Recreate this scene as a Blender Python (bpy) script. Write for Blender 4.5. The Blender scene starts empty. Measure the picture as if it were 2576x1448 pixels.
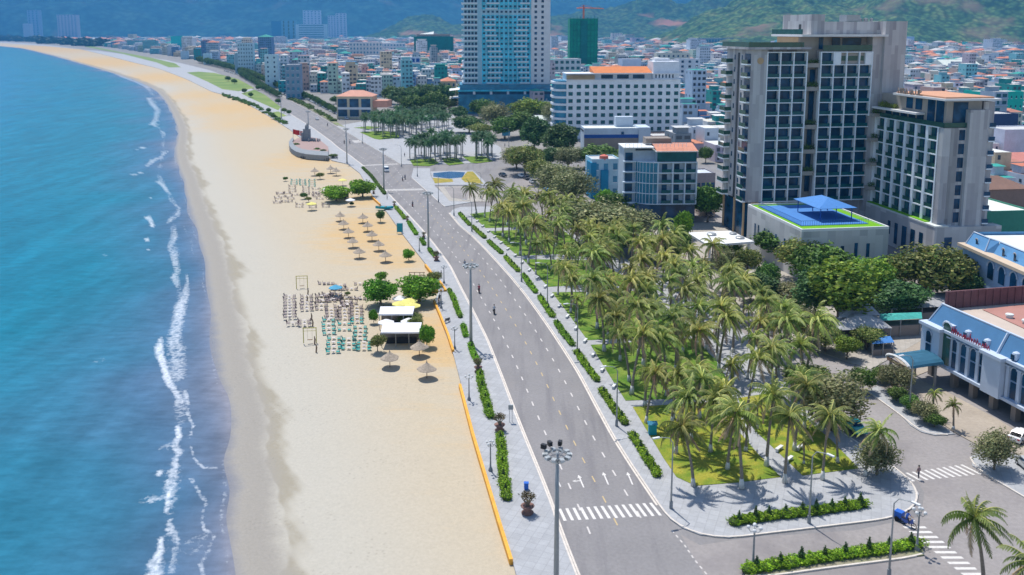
import bpy, bmesh, math, random
import numpy as np
from mathutils import Vector, Matrix
from mathutils.geometry import tessellate_polygon

# ------------------------------------------------------------------ camera, sky, sun
sc = bpy.context.scene
COL = sc.collection
H = 56.0                      # camera height above the road
F = 2233.0                    # focal length in photo pixels (photo taken as 2576 x 1448)
XC, YC, Y0 = 1288.0, 724.0, 429.0
PITCH = math.atan((Y0 - 77.0) / F)
cam_d = bpy.data.cameras.new('camera')
cam = bpy.data.objects.new('camera', cam_d)
COL.objects.link(cam)
cam.location = (0, 0, H)
cam.rotation_euler = (math.radians(90) - PITCH, 0, 0)
cam_d.sensor_width = 36.0
cam_d.lens = 36.0 * F / 2576.0
cam_d.shift_y = -(YC - Y0) / 2576.0
cam_d.clip_start = 0.5
cam_d.clip_end = 40000.0
sc.camera = cam
cam_d.dof.use_dof = True; cam_d.dof.focus_distance = 175.0; cam_d.dof.aperture_fstop = 0.17   # the photograph is softened near and far

SUN_EL = math.radians(66.0)
SUN_AZ = math.atan2(-0.42, 0.91)          # sun stands ahead, a little to the left
w = bpy.data.worlds.new('World'); sc.world = w; w.use_nodes = True
nt = w.node_tree; nt.nodes.clear()
sky = nt.nodes.new('ShaderNodeTexSky'); sky.sky_type = 'NISHITA'
sky.sun_disc = False; sky.sun_elevation = SUN_EL; sky.sun_rotation = SUN_AZ
sky.altitude = 50; sky.air_density = 1.1; sky.dust_density = 0.6; sky.ozone_density = 1.6
bg = nt.nodes.new('ShaderNodeBackground'); bg.inputs[1].default_value = 0.135
wo = nt.nodes.new('ShaderNodeOutputWorld')
nt.links.new(sky.outputs[0], bg.inputs[0]); nt.links.new(bg.outputs[0], wo.inputs[0])
sd = bpy.data.lights.new('sun', 'SUN'); sd.energy = 4.6; sd.angle = math.radians(0.6); sd.color = (1.0, 0.95, 0.87)
so = bpy.data.objects.new('sun', sd); COL.objects.link(so)
sdir = Vector((math.sin(SUN_AZ) * math.cos(SUN_EL), math.cos(SUN_AZ) * math.cos(SUN_EL), math.sin(SUN_EL)))
so.rotation_euler = (-sdir).to_track_quat('-Z', 'Y').to_euler()
so.location = (0, 0, 300)
sc.view_settings.view_transform = 'Standard'
sc.view_settings.look = 'None'
sc.view_settings.exposure = 0.2
sc.view_settings.gamma = 1.0
sc.view_settings.use_curve_mapping = False
cy = sc.cycles
cy.max_bounces = 5; cy.diffuse_bounces = 3; cy.glossy_bounces = 2; cy.transmission_bounces = 2
cy.volume_bounces = 1; cy.transparent_max_bounces = 6; cy.caustics_reflective = False; cy.caustics_refractive = False
cy.use_denoising = True
sc.render.film_transparent = False

# ------------------------------------------------------------------ measuring from the photograph
CA, SA = math.cos(PITCH), math.sin(PITCH)
def G(px, py, z=0.0):
    """point of the photograph -> the place on the level plane z it shows"""
    u = (px - XC) / F; v = (Y0 - py) / F
    dx, dy, dz = u, CA + v * SA, -SA + v * CA
    t = (z - H) / dz
    return (dx * t, dy * t)
def GZ(X, Y, py):
    """height above ground of the thing standing at X, Y whose top shows at row py"""
    v = (Y0 - py) / F
    return H + Y * (v * CA - SA) / (CA + v * SA)
def PX(X, Y, z=0.0):
    d = Y * CA - (z - H) * SA
    return (XC + F * X / d, Y0 - F * (Y * SA + (z - H) * CA) / d)
def ppm(py): return (py - 77.0) / H
def GP(pts, z=0.0): return [G(a, b, z) for a, b in pts]

# ------------------------------------------------------------------ materials
MATS = {}
def srgb(c):
    return tuple(((x / 255.0) / 12.92 if x <= 10.3 else (((x / 255.0) + 0.055) / 1.055) ** 2.4) for x in c)
def nn(t, kind, **kw):
    n = t.nodes.new(kind)
    for k, v in kw.items(): setattr(n, k, v)
    return n
def mat(name, col=(0.5, 0.5, 0.5), rough=0.8, var=0.12, scale=1.0, col2=None, attr=None, objcol=False,
        bump=0.0, bscale=None, metal=0.0, spec=0.3, stretch=None, trans=0.0, fine=0.0, fscale=8.0, alpha=1.0):
    """procedural surface: base colour varied by two noises, optional bump"""
    if name in MATS: return MATS[name]
    m = bpy.data.materials.new(name); MATS[name] = m; m.use_nodes = True
    t = m.node_tree; b = t.nodes['Principled BSDF']
    b.inputs['Roughness'].default_value = rough
    b.inputs['Metallic'].default_value = metal
    b.inputs['Specular IOR Level'].default_value = spec
    geo = nn(t, 'ShaderNodeNewGeometry')
    mp = nn(t, 'ShaderNodeMapping'); t.links.new(geo.outputs['Position'], mp.inputs[0])
    if stretch: mp.inputs['Scale'].default_value = stretch
    no = nn(t, 'ShaderNodeTexNoise'); no.inputs['Scale'].default_value = scale; no.inputs['Detail'].default_value = 5
    t.links.new(mp.outputs[0], no.inputs['Vector'])
    if attr:
        a = nn(t, 'ShaderNodeAttribute', attribute_name=attr); base = a.outputs['Color']
    elif objcol:
        a = nn(t, 'ShaderNodeObjectInfo'); base = a.outputs['Color']
    else:
        a = nn(t, 'ShaderNodeRGB'); a.outputs[0].default_value = (*col, 1); base = a.outputs[0]
    if col2 is not None:
        mx = nn(t, 'ShaderNodeMix', data_type='RGBA'); rp = nn(t, 'ShaderNodeMapRange')
        rp.inputs[1].default_value = 0.38; rp.inputs[2].default_value = 0.62
        t.links.new(no.outputs[0], rp.inputs[0]); t.links.new(rp.outputs[0], mx.inputs[0])
        t.links.new(base, mx.inputs[6]); mx.inputs[7].default_value = (*col2, 1); base = mx.outputs[2]
    def scaled(base, fac_out, amt):
        r = nn(t, 'ShaderNodeMapRange'); r.inputs[1].default_value = 0.3; r.inputs[2].default_value = 0.7
        r.inputs[3].default_value = 1 - amt; r.inputs[4].default_value = 1 + amt
        t.links.new(fac_out, r.inputs[0])
        v = nn(t, 'ShaderNodeVectorMath', operation='SCALE')
        t.links.new(base, v.inputs[0]); t.links.new(r.outputs[0], v.inputs[3]); return v.outputs[0]
    if var: base = scaled(base, no.outputs[0], var)
    if fine:
        n2 = nn(t, 'ShaderNodeTexNoise'); n2.inputs['Scale'].default_value = fscale; n2.inputs['Detail'].default_value = 3
        t.links.new(mp.outputs[0], n2.inputs['Vector']); base = scaled(base, n2.outputs[0], fine)
    t.links.new(base, b.inputs['Base Color'])
    if bump:
        bn = nn(t, 'ShaderNodeTexNoise'); bn.inputs['Scale'].default_value = bscale or scale * 4; bn.inputs['Detail'].default_value = 4
        t.links.new(mp.outputs[0], bn.inputs['Vector'])
        bb = nn(t, 'ShaderNodeBump'); bb.inputs['Strength'].default_value = bump; bb.inputs['Distance'].default_value = 0.3
        t.links.new(bn.outputs[0], bb.inputs['Height']); t.links.new(bb.outputs[0], b.inputs['Normal'])
    if trans:
        tr = nn(t, 'ShaderNodeBsdfTranslucent'); ms = nn(t, 'ShaderNodeMixShader'); ms.inputs[0].default_value = trans
        t.links.new(base, tr.inputs[0]); t.links.new(b.outputs[0], ms.inputs[1]); t.links.new(tr.outputs[0], ms.inputs[2])
        t.links.new(ms.outputs[0], t.nodes['Material Output'].inputs[0])
    return m
def M(n): return MATS[n]

# ------------------------------------------------------------------ mesh building
class MB:
    """collects shapes; build() links them as ONE mesh object"""
    def __init__(s, off=(0, 0, 0), ang=0.0):
        s.v = []; s.f = []; s.c = []; s.m = []; s.cur = (1, 1, 1); s.mi = 0; s.off = off; s.ang = ang
    def col(s, c): s.cur = c; return s
    def add(s, vs, fs):
        b = len(s.v); ca, sa = math.cos(s.ang), math.sin(s.ang)
        for x, y, z in vs: s.v.append((x * ca - y * sa + s.off[0], x * sa + y * ca + s.off[1], z + s.off[2]))
        for f in fs:
            s.f.append(tuple(b + i for i in f)); s.c.append(s.cur); s.m.append(s.mi)
        return s
    def box(s, x0, x1, y0, y1, z0, z1, bottom=True):
        fs = [(3, 2, 6, 7), (0, 1, 5, 4), (1, 2, 6, 5), (3, 0, 4, 7), (4, 5, 6, 7)]
        fs[0] = (2, 3, 7, 6)
        if bottom: fs.append((3, 2, 1, 0))
        return s.add([(x0, y0, z0), (x1, y0, z0), (x1, y1, z0), (x0, y1, z0), (x0, y0, z1), (x1, y0, z1), (x1, y1, z1), (x0, y1, z1)], fs)
    def prism(s, pts, z0, z1, bottom=False, top=True):
        n = len(pts)
        if sum(pts[i][0] * pts[(i + 1) % n][1] - pts[(i + 1) % n][0] * pts[i][1] for i in range(n)) < 0: pts = pts[::-1]
        tri = tessellate_polygon([[Vector((p[0], p[1], 0)) for p in pts]])
        vs = [(p[0], p[1], z1) for p in pts] + [(p[0], p[1], z0) for p in pts]
        fs = []
        for a, b, c in tri:
            ar = (pts[b][0]-pts[a][0])*(pts[c][1]-pts[a][1]) - (pts[c][0]-pts[a][0])*(pts[b][1]-pts[a][1])
            if ar < 0: b, c = c, b
            if top: fs.append((a, b, c))
            if bottom: fs.append((c + n, b + n, a + n))
        if z0 != z1:
            for i in range(n):
                j = (i + 1) % n; fs.append((i + n, j + n, j, i))
        return s.add(vs, fs)
    def tube(s, p, r, seg=8, cap=True):
        """tapered tube through points p with radii r"""
        p = [Vector(q) for q in p]
        if not isinstance(r, (list, tuple)): r = [r] * len(p)
        vs = []; fs = []
        for i, q in enumerate(p):
            d = (p[min(i + 1, len(p) - 1)] - p[max(i - 1, 0)]).normalized()
            a = Vector((0, 0, 1)) if abs(d.z) < 0.9 else Vector((1, 0, 0))
            u = d.cross(a).normalized(); v = d.cross(u)
            for k in range(seg):
                t = 2 * math.pi * k / seg
                w_ = q + (u * math.cos(t) + v * math.sin(t)) * r[i]; vs.append(tuple(w_))
        for i in range(len(p) - 1):
            for k in range(seg):
                k2 = (k + 1) % seg; a = i * seg
                fs.append((a + k, a + k2, a + seg + k2, a + seg + k)[::-1])
        if cap:
            fs.append(tuple(range(seg))); fs.append(tuple((len(p) - 1) * seg + k for k in range(seg))[::-1])
        return s.add(vs, fs)
    def lathe(s, prof, seg=16, c=(0, 0), wob=None):
        vs = []; fs = []
        for i, (r, z) in enumerate(prof):
            for k in range(seg):
                t = 2 * math.pi * k / seg; rr = r * (wob(t, i) if wob else 1)
                vs.append((c[0] + rr * math.cos(t), c[1] + rr * math.sin(t), z))
        for i in range(len(prof) - 1):
            for k in range(seg):
                k2 = (k + 1) % seg; a = i * seg
                fs.append((a + k, a + k2, a + seg + k2, a + seg + k))
        return s.add(vs, fs)
    def build(s, name, mats, parent=None, smooth=False, loc=None, attr=True):
        me = bpy.data.meshes.new(name)
        me.from_pydata(s.v, [], s.f)
        if not isinstance(mats, (list, tuple)): mats = [mats]
        for m_ in mats: me.materials.append(M(m_) if isinstance(m_, str) else m_)
        n = len(s.f)
        if any(s.m): me.polygons.foreach_set('material_index', s.m)
        if attr and n and any(c != (1, 1, 1) for c in s.c):
            at = me.color_attributes.new('Col', 'FLOAT_COLOR', 'CORNER')
            ls = np.empty(n, dtype=np.int32); me.polygons.foreach_get('loop_total', ls)
            cc = np.ones((n, 4), dtype=np.float32); cc[:, :3] = np.array(s.c, dtype=np.float32)
            at.data.foreach_set('color', np.repeat(cc, ls, axis=0).ravel())
        if smooth: me.polygons.foreach_set('use_smooth', [True] * n)
        me.update()
        o = bpy.data.objects.new(name, me); COL.objects.link(o)
        if parent: o.parent = parent
        if loc: o.location = loc
        return o
def tag(o, label=None, cat=None, group=None, kind=None):
    if label: o['label'] = label
    if cat: o['category'] = cat
    if group: o['group'] = group
    if kind: o['kind'] = kind
    return o
def thing(name, label, cat, loc=(0, 0, 0), rz=0.0, group=None):
    o = bpy.data.objects.new(name, None); COL.objects.link(o); o.empty_display_size = 0.5
    o.location = loc; o.rotation_euler = (0, 0, rz)
    return tag(o, label, cat, group)
def kids(o): return [c for c in KIDS.get(o.name, [])]
def dup(root, loc, rz=0.0, scale=1.0, label=None, group=None, color=None):
    """a copy of a thing with copies of its parts and their sub-parts"""
    r = root.copy(); COL.objects.link(r); r.location = loc; r.rotation_euler = (0, 0, rz)
    r.scale = (scale,) * 3 if not isinstance(scale, (tuple, list)) else scale
    if label: r['label'] = label
    if group: r['group'] = group
    if color: r.color = color
    for ch in root.children:
        c = ch.copy(); COL.objects.link(c); c.parent = r
        if color: c.color = color
        for g in ch.children:
            d = g.copy(); COL.objects.link(d); d.parent = c
            if color: d.color = color
    return r
def place(first, used, *a, **k):
    """the first placement moves the original itself, later ones copy it"""
    if used.get(first.name) is None:
        used[first.name] = True
        first.location = a[0]
        if len(a) > 1: first.rotation_euler = (0, 0, a[1])
        if len(a) > 2: first.scale = (a[2],) * 3 if not isinstance(a[2], (tuple, list)) else a[2]
        if k.get('label'): first['label'] = k['label']
        if k.get('group'): first['group'] = k['group']
        if k.get('color'):
            first.color = k['color']
            for c in first.children: c.color = k['color']
        return first
    return dup(first, *a, **k)
USED = {}
def sheet(name, pts, z, thick, m, kind='structure', **k):
    o = MB().prism(pts, z - thick, z).build(name, m)
    return tag(o, kind=kind, **k)
def inpoly(x, y, poly):
    c = False; n = len(poly); j = n - 1
    for i in range(n):
        xi, yi = poly[i]; xj, yj = poly[j]
        if (yi > y) != (yj > y) and x < (xj - xi) * (y - yi) / (yj - yi) + xi: c = not c
        j = i
    return c
def smoothline(pts, n=4):
    """Catmull-Rom through pts"""
    P = [np.array(p, float) for p in pts]; P = [2 * P[0] - P[1]] + P + [2 * P[-1] - P[-2]]
    out = []
    for i in range(1, len(P) - 2):
        for k in range(n):
            t = k / n
            out.append(tuple(0.5 * ((2 * P[i]) + (P[i + 1] - P[i - 1]) * t + (2 * P[i - 1] - 5 * P[i] + 4 * P[i + 1] - P[i + 2]) * t * t + (3 * P[i] - P[i - 1] - 3 * P[i + 1] + P[i + 2]) * t ** 3)))
    out.append(tuple(P[-2])); return out
rnd = random.Random(7)
# ------------------------------------------------------------------ the coast: sea, beach
SEA = -1.3
SHORE = [(-900, 101), (-300, 108), (0, 117), (100, 133), (200, 160), (300, 190), (377, 220), (413, 253), (437, 300), (446, 335), (440, 373),
         (443, 410), (458, 450), (466, 490), (487, 566), (510, 649), (522, 749), (533, 816), (546, 916), (552, 965), (568, 1010), (575, 1100),
         (566, 1160), (580, 1235), (566, 1300), (568, 1350), (578, 1420), (590, 1520), (600, 1700), (610, 2200)]
SHORE = smoothline(SHORE, 3)
EDGE = [(1330, 1560), (1289, 1409), (1259, 1315), (1219, 1182), (1192, 1092), (1160, 965), (1142, 896), (1129, 859), (1092, 759), (1106, 729), (1089, 686),
        (1072, 666), (1015, 592), (975, 536), (956, 513), (939, 496), (925, 470), (905, 436), (875, 413), (835, 404), (780, 365), (730, 327), (667, 287),
        (600, 250), (567, 240), (533, 231), (470, 200), (400, 173), (333, 157), (260, 138), (200, 124), (130, 115), (67, 110), (0, 106), (-300, 100), (-900, 96)]
def seg_dist(P, pts):
    """least distance of the points P to a polyline"""
    best = np.full(len(P), 1e9)
    for a, b in zip(pts[:-1], pts[1:]):
        a = np.array(a); b = np.array(b); ab = b - a
        t = np.clip(((P - a) @ ab) / max(ab @ ab, 1e-9), 0, 1)
        best = np.minimum(best, np.hypot(*(P - (a + t[:, None] * ab)).T))
    return best
sh_w = GP(SHORE, SEA)
ys = np.concatenate([np.arange(93, 130, 1.5), np.arange(130, 260, 2.5), np.arange(260, 1620, 4.5), np.arange(1620, 2200, 40)])
_sy = np.array([p[1] for p in SHORE]); _sx = np.array([p[0] for p in SHORE])
_ey = np.array([p[1] for p in EDGE][::-1]); _ex = np.array([p[0] for p in EDGE][::-1])
_o = np.argsort(_ey, kind='stable'); _ey = _ey[_o]; _ex = _ex[_o]
def grid_mesh(name, m, x_lo, x_hi, nx, z_of, attrs):
    rows = len(ys); V = []; U = []
    for y in ys:
        lo, hi = x_lo(y), x_hi(y)
        for i in range(nx):
            x = lo + (hi - lo) * i / (nx - 1); V.append(G(x, y, SEA)); U.append((x, y))
    V = np.array(V); U = np.array(U)
    d = seg_dist(V, sh_w) * np.where(U[:, 0] > np.interp(U[:, 1], _sy, _sx), 1, -1)
    z = z_of(V, U, d)
    me = bpy.data.meshes.new(name)
    r = np.arange(rows - 1)[:, None] * nx + np.arange(nx - 1)[None, :]
    q = np.stack([r, r + nx, r + nx + 1, r + 1], -1).reshape(-1, 4)
    me.vertices.add(len(V)); me.vertices.foreach_set('co', np.column_stack([V, z]).astype(np.float32).ravel())
    me.loops.add(q.size); me.loops.foreach_set('vertex_index', q.ravel().astype(np.int32))
    me.polygons.add(len(q)); me.polygons.foreach_set('loop_start', (np.arange(len(q)) * 4).astype(np.int32))
    me.polygons.foreach_set('use_smooth', np.ones(len(q), dtype=bool))
    me.update(calc_edges=True); me.validate()
    for k, fn in attrs.items():
        a = me.attributes.new(k, 'FLOAT', 'POINT'); a.data.foreach_set('value', fn(V, U, d).astype(np.float32))
    me.materials.append(m)
    o = bpy.data.objects.new(name, me); COL.objects.link(o); return o

# foam: lines of broken water followed from the photograph (x, y, half width in photo px, strength)
FOAM = [
 [(253,170,5,.7),(280,180,6,.7),(310,195,6,.8),(343,207,6,.7),(370,220,8,.7),(385,240,6,.4)],
 [(373,247,7,.8),(383,263,8,.9),(397,277,10,.7),(392,300,8,.8),(383,313,10,.9),(398,322,4,.5)],
 [(405,330,5,.8),(414,335,4,.8),(410,346,4,.6)],[(357,373,12,1),(345,377,6,.6)],[(383,357,8,.6)],
 [(422,380,5,.8),(405,395,7,.8),(387,403,11,1),(370,418,7,.8)],[(337,440,14,.8),(352,436,8,1),(362,434,5,.8)],
 [(394,456,7,.8),(410,466,7,.9),(420,482,6,.8),(429,490,5,.5)],
 [(437,513,4,.6),(452,523,4,.7),(447,543,7,.8),(433,549,9,.9),(425,560,7,.8)],
 [(370,546,9,1.1),(379,556,6,1),(384,570,7,1)],[(368,600,6,1.1),(371,608,6,1)],[(375,628,6,.9)],[(380,498,4,.9)],[(389,511,2,.8)],[(337,546,3,.9)],
 [(263,643,6,.8)],[(246,908,12,.6),(258,906,6,.6)],
 [(440,579,7,.7),(438,599,12,.8),(426,625,7,.7),(436,636,10,.8),(440,656,9,.9),(447,683,10,.7),(438,696,12,.9),(448,723,8,.6)],
 [(470,690,4,.6),(471,713,6,.7),(466,743,12,.9),(455,769,18,1),(450,796,18,1),(443,829,19,.9),(437,859,22,.85),(445,883,26,.75),(446,916,26,.7),(448,949,24,.75)],
 [(404,852,6,.9),(400,869,12,1.2),(401,889,12,1.2),(413,923,9,1.2),(420,949,11,1.2),(428,968,9,1.1)],
 [(430,970,8,1),(447,995,8,1),(452,1016,14,.9)],[(466,985,6,.8),(472,1012,5,.9),(468,1028,8,.5),(477,1053,3,.9),(486,1072,3,.9),(477,1100,4,.7)],
 [(447,1075,7,1.1),(450,1100,9,1.2),(438,1120,12,.8),(452,1140,9,1),(443,1155,7,.9),(437,1182,14,.9),(434,1215,12,.8),(424,1242,7,1.2),(423,1262,8,1.2),(419,1285,5,1.1)],
 [(420,1125,14,.7),(405,1128,8,.5)],[(402,1190,10,1.2)],[(425,1212,12,.9),(433,1265,10,.6)],[(360,1258,10,.6),(385,1258,14,.7),(410,1250,8,.6)],
 [(428,1308,5,.9),(425,1330,12,.9),(436,1345,14,.7),(445,1365,8,.6),(440,1400,14,.45),(432,1440,12,.45)],
 [(403,1358,7,1.2),(404,1385,9,1.2),(392,1410,18,1.1),(385,1440,26,1),(390,1480,24,1),(395,1560,22,1)],
 [(480,1122,2,.7),(487,1152,2,.7),(500,1168,3,.7),(517,1178,3,.8),(547,1177,2,.6)],
 [(480,1205,5,.7),(492,1225,3,.7),(513,1258,5,.6),(518,1270,3,.7),(510,1285,4,.6),(508,1310,3,.6),(515,1335,3,.6),(540,1345,3,.6),(530,1370,5,.5),(522,1392,6,.55),(505,1420,5,.6),(512,1446,4,.6)],
 [(452,1372,3,.4),(485,1360,14,.4),(515,1350,12,.45)],[(470,1390,12,.35),(500,1380,14,.35)],
 [(478,603,2,.4),(484,620,2,.4),(484,640,2,.35)],[(462,569,4,.3),(470,590,3,.3)],
]
MAINLINE = [(310, 195), (370, 218), (392, 262), (400, 320), (412, 350), (408, 392), (398, 440), (425, 490), (446, 530), (436, 570), (438, 610), (444, 660), (450, 720), (458, 768), (446, 830), (444, 900), (440, 960), (458, 1010), (452, 1070), (446, 1130), (438, 1180), (430, 1240), (424, 1290), (430, 1340), (418, 1390), (402, 1440), (396, 1560)]
_px0 = np.array([[x, y] for f in FOAM for (x, y, *_r) in f])
def foam_at(V, U, d):
    out = np.zeros(len(V)); near = (d < 3) & (d > -60)
    idx = np.where(near)[0]; P = V[idx]; acc = np.zeros(len(idx))
    for f in FOAM:
        pts = [np.array(G(x, y, SEA)) for x, y, *_ in f]
        wd = [hw / ppm(y) for x, y, hw, s in f]; st = [s for *_, s in f]
        if len(pts) == 1: pts = pts * 2; wd = wd * 2; st = st * 2
        for i in range(len(pts) - 1):
            a, b = pts[i], pts[i + 1]; ab = b - a; L = max(ab @ ab, 1e-9)
            t = np.clip(((P - a) @ ab) / L, 0, 1); q = P - (a + t[:, None] * ab)
            dist = np.hypot(q[:, 0], q[:, 1] * 0.55)
            w_ = wd[i] + (wd[i + 1] - wd[i]) * t; s_ = st[i] + (st[i + 1] - st[i]) * t
            acc = np.maximum(acc, s_ * np.clip(1.5 - dist / (w_ * .72 + .1), 0, 1))
    # the break line between the traced pieces, and the thin swash edge near the sand
    line = np.array(GP(MAINLINE, SEA)); dl = seg_dist(P, [tuple(q) for q in line]); n_ = .5 + .5 * np.sin(P[:, 1] * .21 + 2 * np.sin(P[:, 1] * .047))
    acc = np.maximum(acc, (.24 + .30 * n_) * np.clip(1.5 - dl / (.35 + .7 * n_), 0, 1))
    dd = -d[idx]; acc = np.maximum(acc, .42 * np.clip(1.3 - np.abs(dd - .35 - .25 * wob(P, .3)) / .35, 0, 1) * (.5 + .5 * np.sin(P[:, 1] * .13 + 1)))
    out[idx] = acc; return out

def sea_material():
    m = bpy.data.materials.new('sea_water'); m.use_nodes = True; t = m.node_tree; b = t.nodes['Principled BSDF']
    L = t.links.new
    geo = nn(t, 'ShaderNodeNewGeometry'); at = nn(t, 'ShaderNodeAttribute', attribute_name='off'); fo = nn(t, 'ShaderNodeAttribute', attribute_name='foam')
    # colour of the water by depth (distance from the shore), broken by broad patches
    big = nn(t, 'ShaderNodeTexNoise'); big.inputs['Scale'].default_value = 0.012; big.inputs['Detail'].default_value = 3; L(geo.outputs[0], big.inputs[0])
    ad = nn(t, 'ShaderNodeMath', operation='MULTIPLY_ADD'); L(big.outputs[0], ad.inputs[0]); ad.inputs[1].default_value = 0.35; L(at.outputs['Fac'], ad.inputs[2])
    cr = nn(t, 'ShaderNodeValToRGB'); e = cr.color_ramp.elements
    e[0].position = 0.14; e[0].color = (0.23, 0.23, 0.27, 1)
    e[1].position = 1.0; e[1].color = (0.0, 0.17, 0.38, 1)
    for p, c in ((0.20, (0.12, 0.16, 0.235)), (0.26, (0.065, 0.14, 0.235)), (0.32, (0.036, 0.145, 0.235)), (0.42, (0.010, 0.155, 0.235)), (0.6, (0.001, 0.150, 0.245)), (0.8, (0.0, 0.150, 0.30))):
        q = e.new(p); q.color = (*c, 1)
    L(ad.outputs[0], cr.inputs[0])
    # ripples
    mp = nn(t, 'ShaderNodeMapping'); mp.inputs['Scale'].default_value = (0.55, 1.3, 1); L(geo.outputs[0], mp.inputs[0])
    rp = nn(t, 'ShaderNodeTexNoise'); rp.inputs['Scale'].default_value = 0.5; rp.inputs['Detail'].default_value = 7; rp.inputs['Roughness'].default_value = 0.65; L(mp.outputs[0], rp.inputs[0])
    mr = nn(t, 'ShaderNodeMapRange'); mr.inputs[1].default_value = 0.3; mr.inputs[2].default_value = 0.7; mr.inputs[3].default_value = 0.82; mr.inputs[4].default_value = 1.17; L(rp.outputs[0], mr.inputs[0])
    vs = nn(t, 'ShaderNodeVectorMath', operation='SCALE'); L(cr.outputs[0], vs.inputs[0]); L(mr.outputs[0], vs.inputs[3])
    ms = nn(t, 'ShaderNodeMapping'); ms.inputs['Rotation'].default_value = (0, 0, .12); ms.inputs['Scale'].default_value = (.16, .035, 1); L(geo.outputs[0], ms.inputs[0])
    sw = nn(t, 'ShaderNodeTexNoise'); sw.inputs['Scale'].default_value = 1; sw.inputs['Detail'].default_value = 5; sw.inputs['Roughness'].default_value = .6; L(ms.outputs[0], sw.inputs[0])
    sr = nn(t, 'ShaderNodeMapRange'); sr.inputs[1].default_value = .35; sr.inputs[2].default_value = .68; sr.inputs[3].default_value = .86; sr.inputs[4].default_value = 1.16; L(sw.outputs[0], sr.inputs[0])
    v2 = nn(t, 'ShaderNodeVectorMath', operation='SCALE'); L(vs.outputs[0], v2.inputs[0]); L(sr.outputs[0], v2.inputs[3]); vs = v2
    # foam: traced strength against lace-like noise
    fn = nn(t, 'ShaderNodeTexNoise'); fn.inputs['Scale'].default_value = 1.6; fn.inputs['Detail'].default_value = 8; fn.inputs['Roughness'].default_value = 0.75; L(geo.outputs[0], fn.inputs[0])
    vo = nn(t, 'ShaderNodeTexVoronoi', feature='DISTANCE_TO_EDGE'); vo.inputs['Scale'].default_value = 0.7
    wn = nn(t, 'ShaderNodeVectorMath', operation='MULTIPLY_ADD'); wn.inputs[1].default_value = (1.8, 1.8, 0); L(fn.outputs['Color'], wn.inputs[0]); L(geo.outputs[0], wn.inputs[2]); L(wn.outputs[0], vo.inputs['Vector'])
    vm = nn(t, 'ShaderNodeMapRange'); vm.inputs[1].default_value = 0.0; vm.inputs[2].default_value = 0.35; vm.inputs[3].default_value = 0.25; vm.inputs[4].default_value = -0.25; L(vo.outputs[0], vm.inputs[0])
    s1 = nn(t, 'ShaderNodeMath', operation='ADD'); L(fo.outputs['Fac'], s1.inputs[0]); L(vm.outputs[0], s1.inputs[1])
    s2 = nn(t, 'ShaderNodeMath', operation='MULTIPLY_ADD'); L(fn.outputs[0], s2.inputs[0]); s2.inputs[1].default_value = 2.6; L(s1.outputs[0], s2.inputs[2])
    s3 = nn(t, 'ShaderNodeMapRange'); s3.inputs[1].default_value = 1.72; s3.inputs[2].default_value = 3.0; s3.inputs[4].default_value = 0.85; L(s2.outputs[0], s3.inputs[0])
    # only where some foam was traced
    g0 = nn(t, 'ShaderNodeMapRange'); g0.inputs[1].default_value = 0.02; g0.inputs[2].default_value = 0.3; L(fo.outputs['Fac'], g0.inputs[0])
    ff = nn(t, 'ShaderNodeMath', operation='MULTIPLY'); L(s3.outputs[0], ff.inputs[0]); L(g0.outputs[0], ff.inputs[1])
    # scattered flecks of foam
    mx = nn(t, 'ShaderNodeMix', data_type='RGBA'); L(ff.outputs[0], mx.inputs[0]); L(vs.outputs[0], mx.inputs[6]); mx.inputs[7].default_value = (0.74, 0.78, 0.83, 1)
    L(mx.outputs[2], b.inputs['Base Color'])
    rr = nn(t, 'ShaderNodeMapRange'); rr.inputs[3].default_value = 0.22; rr.inputs[4].default_value = 0.9; L(ff.outputs[0], rr.inputs[0]); L(rr.outputs[0], b.inputs['Roughness'])
    b.inputs['IOR'].default_value = 1.33; b.inputs['Specular IOR Level'].default_value = 0.04
    bp = nn(t, 'ShaderNodeBump'); bp.inputs['Strength'].default_value = 0.5; bp.inputs['Distance'].default_value = 0.35; L(rp.outputs[0], bp.inputs['Height']); L(bp.outputs[0], b.inputs['Normal'])
    return m
def wob(V, s, ph=0):
    return (np.sin(V[:, 0] * s + ph) * np.cos(V[:, 1] * s * 0.8 + 1.3 * ph) + 0.5 * np.sin(V[:, 0] * s * 2.3 + V[:, 1] * s * 1.7 + ph))
sea = grid_mesh('sea', sea_material(), lambda y: -900 - 2.2 * max(0, 500 - y), lambda y: np.interp(y, _sy, _sx) + 26, 330,
                lambda V, U, d: np.full(len(V), SEA) + 0.0, {'off': lambda V, U, d: np.clip(-d, 0, 400) ** 0.6 / 400 ** 0.6 * 1.0, 'foam': foam_at})
tag(sea, kind='structure')

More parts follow.
